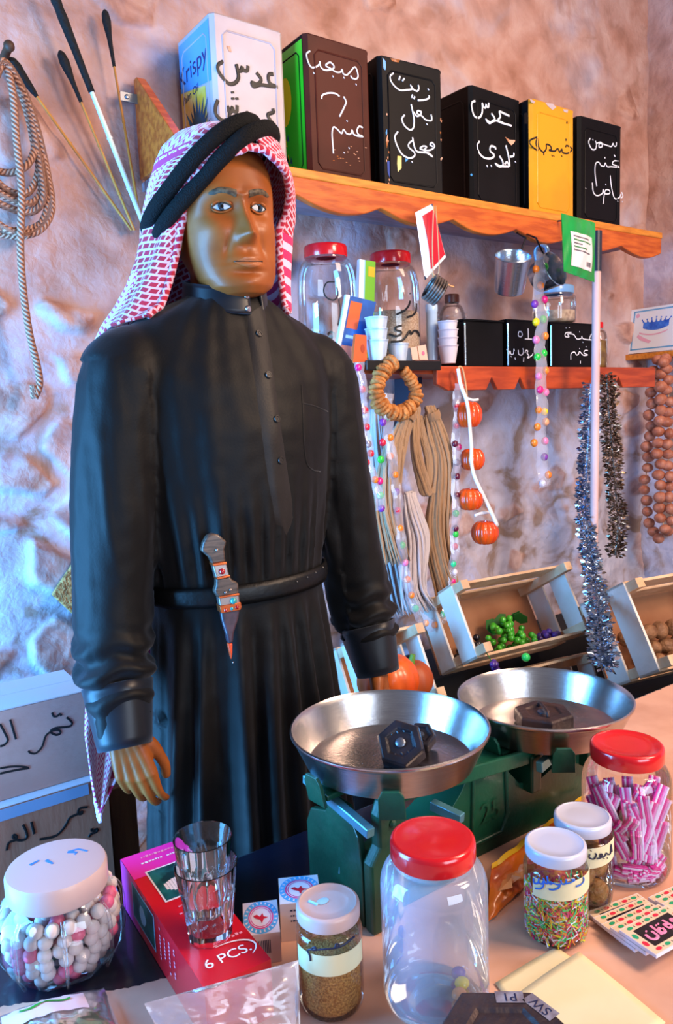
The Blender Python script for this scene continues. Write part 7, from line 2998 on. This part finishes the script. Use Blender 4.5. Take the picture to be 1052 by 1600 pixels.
# ---- plastic bags in the front left corner
M_bagfilm = glass_mat('soft plastic bag', tint=(.93, .90, .94), rough=.18, milky=.20, milk=(.72, .58, .60))
M_green_leaf = mat('fresh green herb', '5f9a2c', .5, col2='2f6a18', nscale=30)
b1 = [atZ(x, y, KZ + .03) for x, y in ((-30, 1566), (160, 1512), (215, 1640), (-20, 1700))]
bag = thing('herb_bag', 'clear plastic bag of green leaves at the lower left corner', 'bag', (b1[0] + b1[2]) / 2 - Vector((0, 0, .03)))


def pillow(v, hgt, seed, lowz):
    def fn(a, b, s=1):
        p = v[0].lerp(v[1], a).lerp(v[3].lerp(v[2], a), b)
        e = max(0.0, sin(pi * min(max(a, 0), 1)) * sin(pi * min(max(b, 0), 1))) ** .5
        p = Vector((p.x, p.y, lowz + .004))
        w = .0035 * noise.noise(Vector((a * 7, b * 7, seed))) + .002 * noise.noise(Vector((a * 18, b * 18, seed + 4)))
        return p + Vector((0, 0, (hgt * e if s > 0 else -.003 * e) + w * e + (.001 if s > 0 else 0)))
    return fn


pf = pillow(b1, .026, 1.0, KZ)
mb = MB()
mb.add(grid(lambda a, b: pf(a, b), 30, 30))
mb.add(grid(lambda a, b: pf(a, b, -1), 30, 30))
mb.build('bag_film', M_bagfilm, bag, smooth=180)
mb = MB()
mb.add(grid(lambda a, b: pf(.14 + .66 * a, .12 + .26 * b) + Vector((0, 0, .0012)), 14, 8), mat('pale pink label', 'e0bcc0', .5))
mb.add(grid(lambda a, b: pf(.28 + .40 * a, .19 + .02 * sin(a * 9) + .035 * b) + Vector((0, 0, .002)), 14, 3), mat('label green stroke', '2f8a24', .5))
mb.build('label', None, bag, smooth=180)
rr = random.Random(2)
mb = MB()
for k in range(46):
    a, b = .20 + .62 * rr.random(), .36 + .55 * rr.random()
    p = pf(a, b) - Vector((0, 0, .006 + .006 * rr.random()))
    p.z = max(p.z, KZ + .004)
    an = rr.random() * 6.28
    d, s_ = Vector((cos(an), sin(an), .15)), Vector((-sin(an), cos(an), .1 * rr.uniform(-1, 1)))
    L = .014 + .012 * rr.random()
    mb.add(([p - d * L, p - d * L * .3 + s_ * L * .4, p + d * L * .5 + s_ * L * .35, p + d * L, p + d * L * .5 - s_ * L * .35, p - d * L * .3 - s_ * L * .4], [(0, 1, 2, 3, 4, 5)]))
o = mb.build('leaves', M_green_leaf, bag, smooth=0)
o['kind'] = 'stuff'
b2 = [atZ(225, 1568, .826), atZ(466, 1500, .826), atZ(470, 1640, KZ + .004), atZ(290, 1690, KZ + .004)]
bag2 = thing('clear_bag', 'empty clear plastic bag slumped against the front end of the red carton', 'bag', Vector((b2[0].x * .5 + b2[2].x * .5, b2[0].y * .5 + b2[2].y * .5, KZ)))


def pf2(a, b, s=1):
    p = b2[0].lerp(b2[1], a).lerp(b2[3].lerp(b2[2], a), b)
    e = max(0.0, sin(pi * min(max(a, 0), 1)) * sin(pi * min(max(b, 0), 1))) ** .5
    w = .005 * noise.noise(Vector((a * 7, b * 7, 6.0))) + .003 * noise.noise(Vector((a * 18, b * 18, 9.0)))
    n = Vector((-.25, -.75, .6))
    return p + n * ((.016 * e if s > 0 else .002) + w * e)


mb = MB()
mb.add(grid(lambda a, b: pf2(a, b), 34, 30))
mb.add(grid(lambda a, b: pf2(a, b, -1), 34, 30))
mb.build('bag_film', M_bagfilm, bag2, smooth=180)
mb = MB()
mb.add(grid(lambda a, b: pf2(.60 + .24 * a, .56 + .05 * b + .34 * a) + Vector((0, 0, .0015)), 12, 3), mat('bag green stripe', '1f7a2c', .4))
mb.add(grid(lambda a, b: pf2(.57 + .24 * a, .58 + .05 * b + .34 * a) + Vector((0, 0, .0015)), 12, 3), mat('bag yellow stripe', 'dcd04c', .4))
mb.build('printed_stripe', None, bag2, smooth=180)
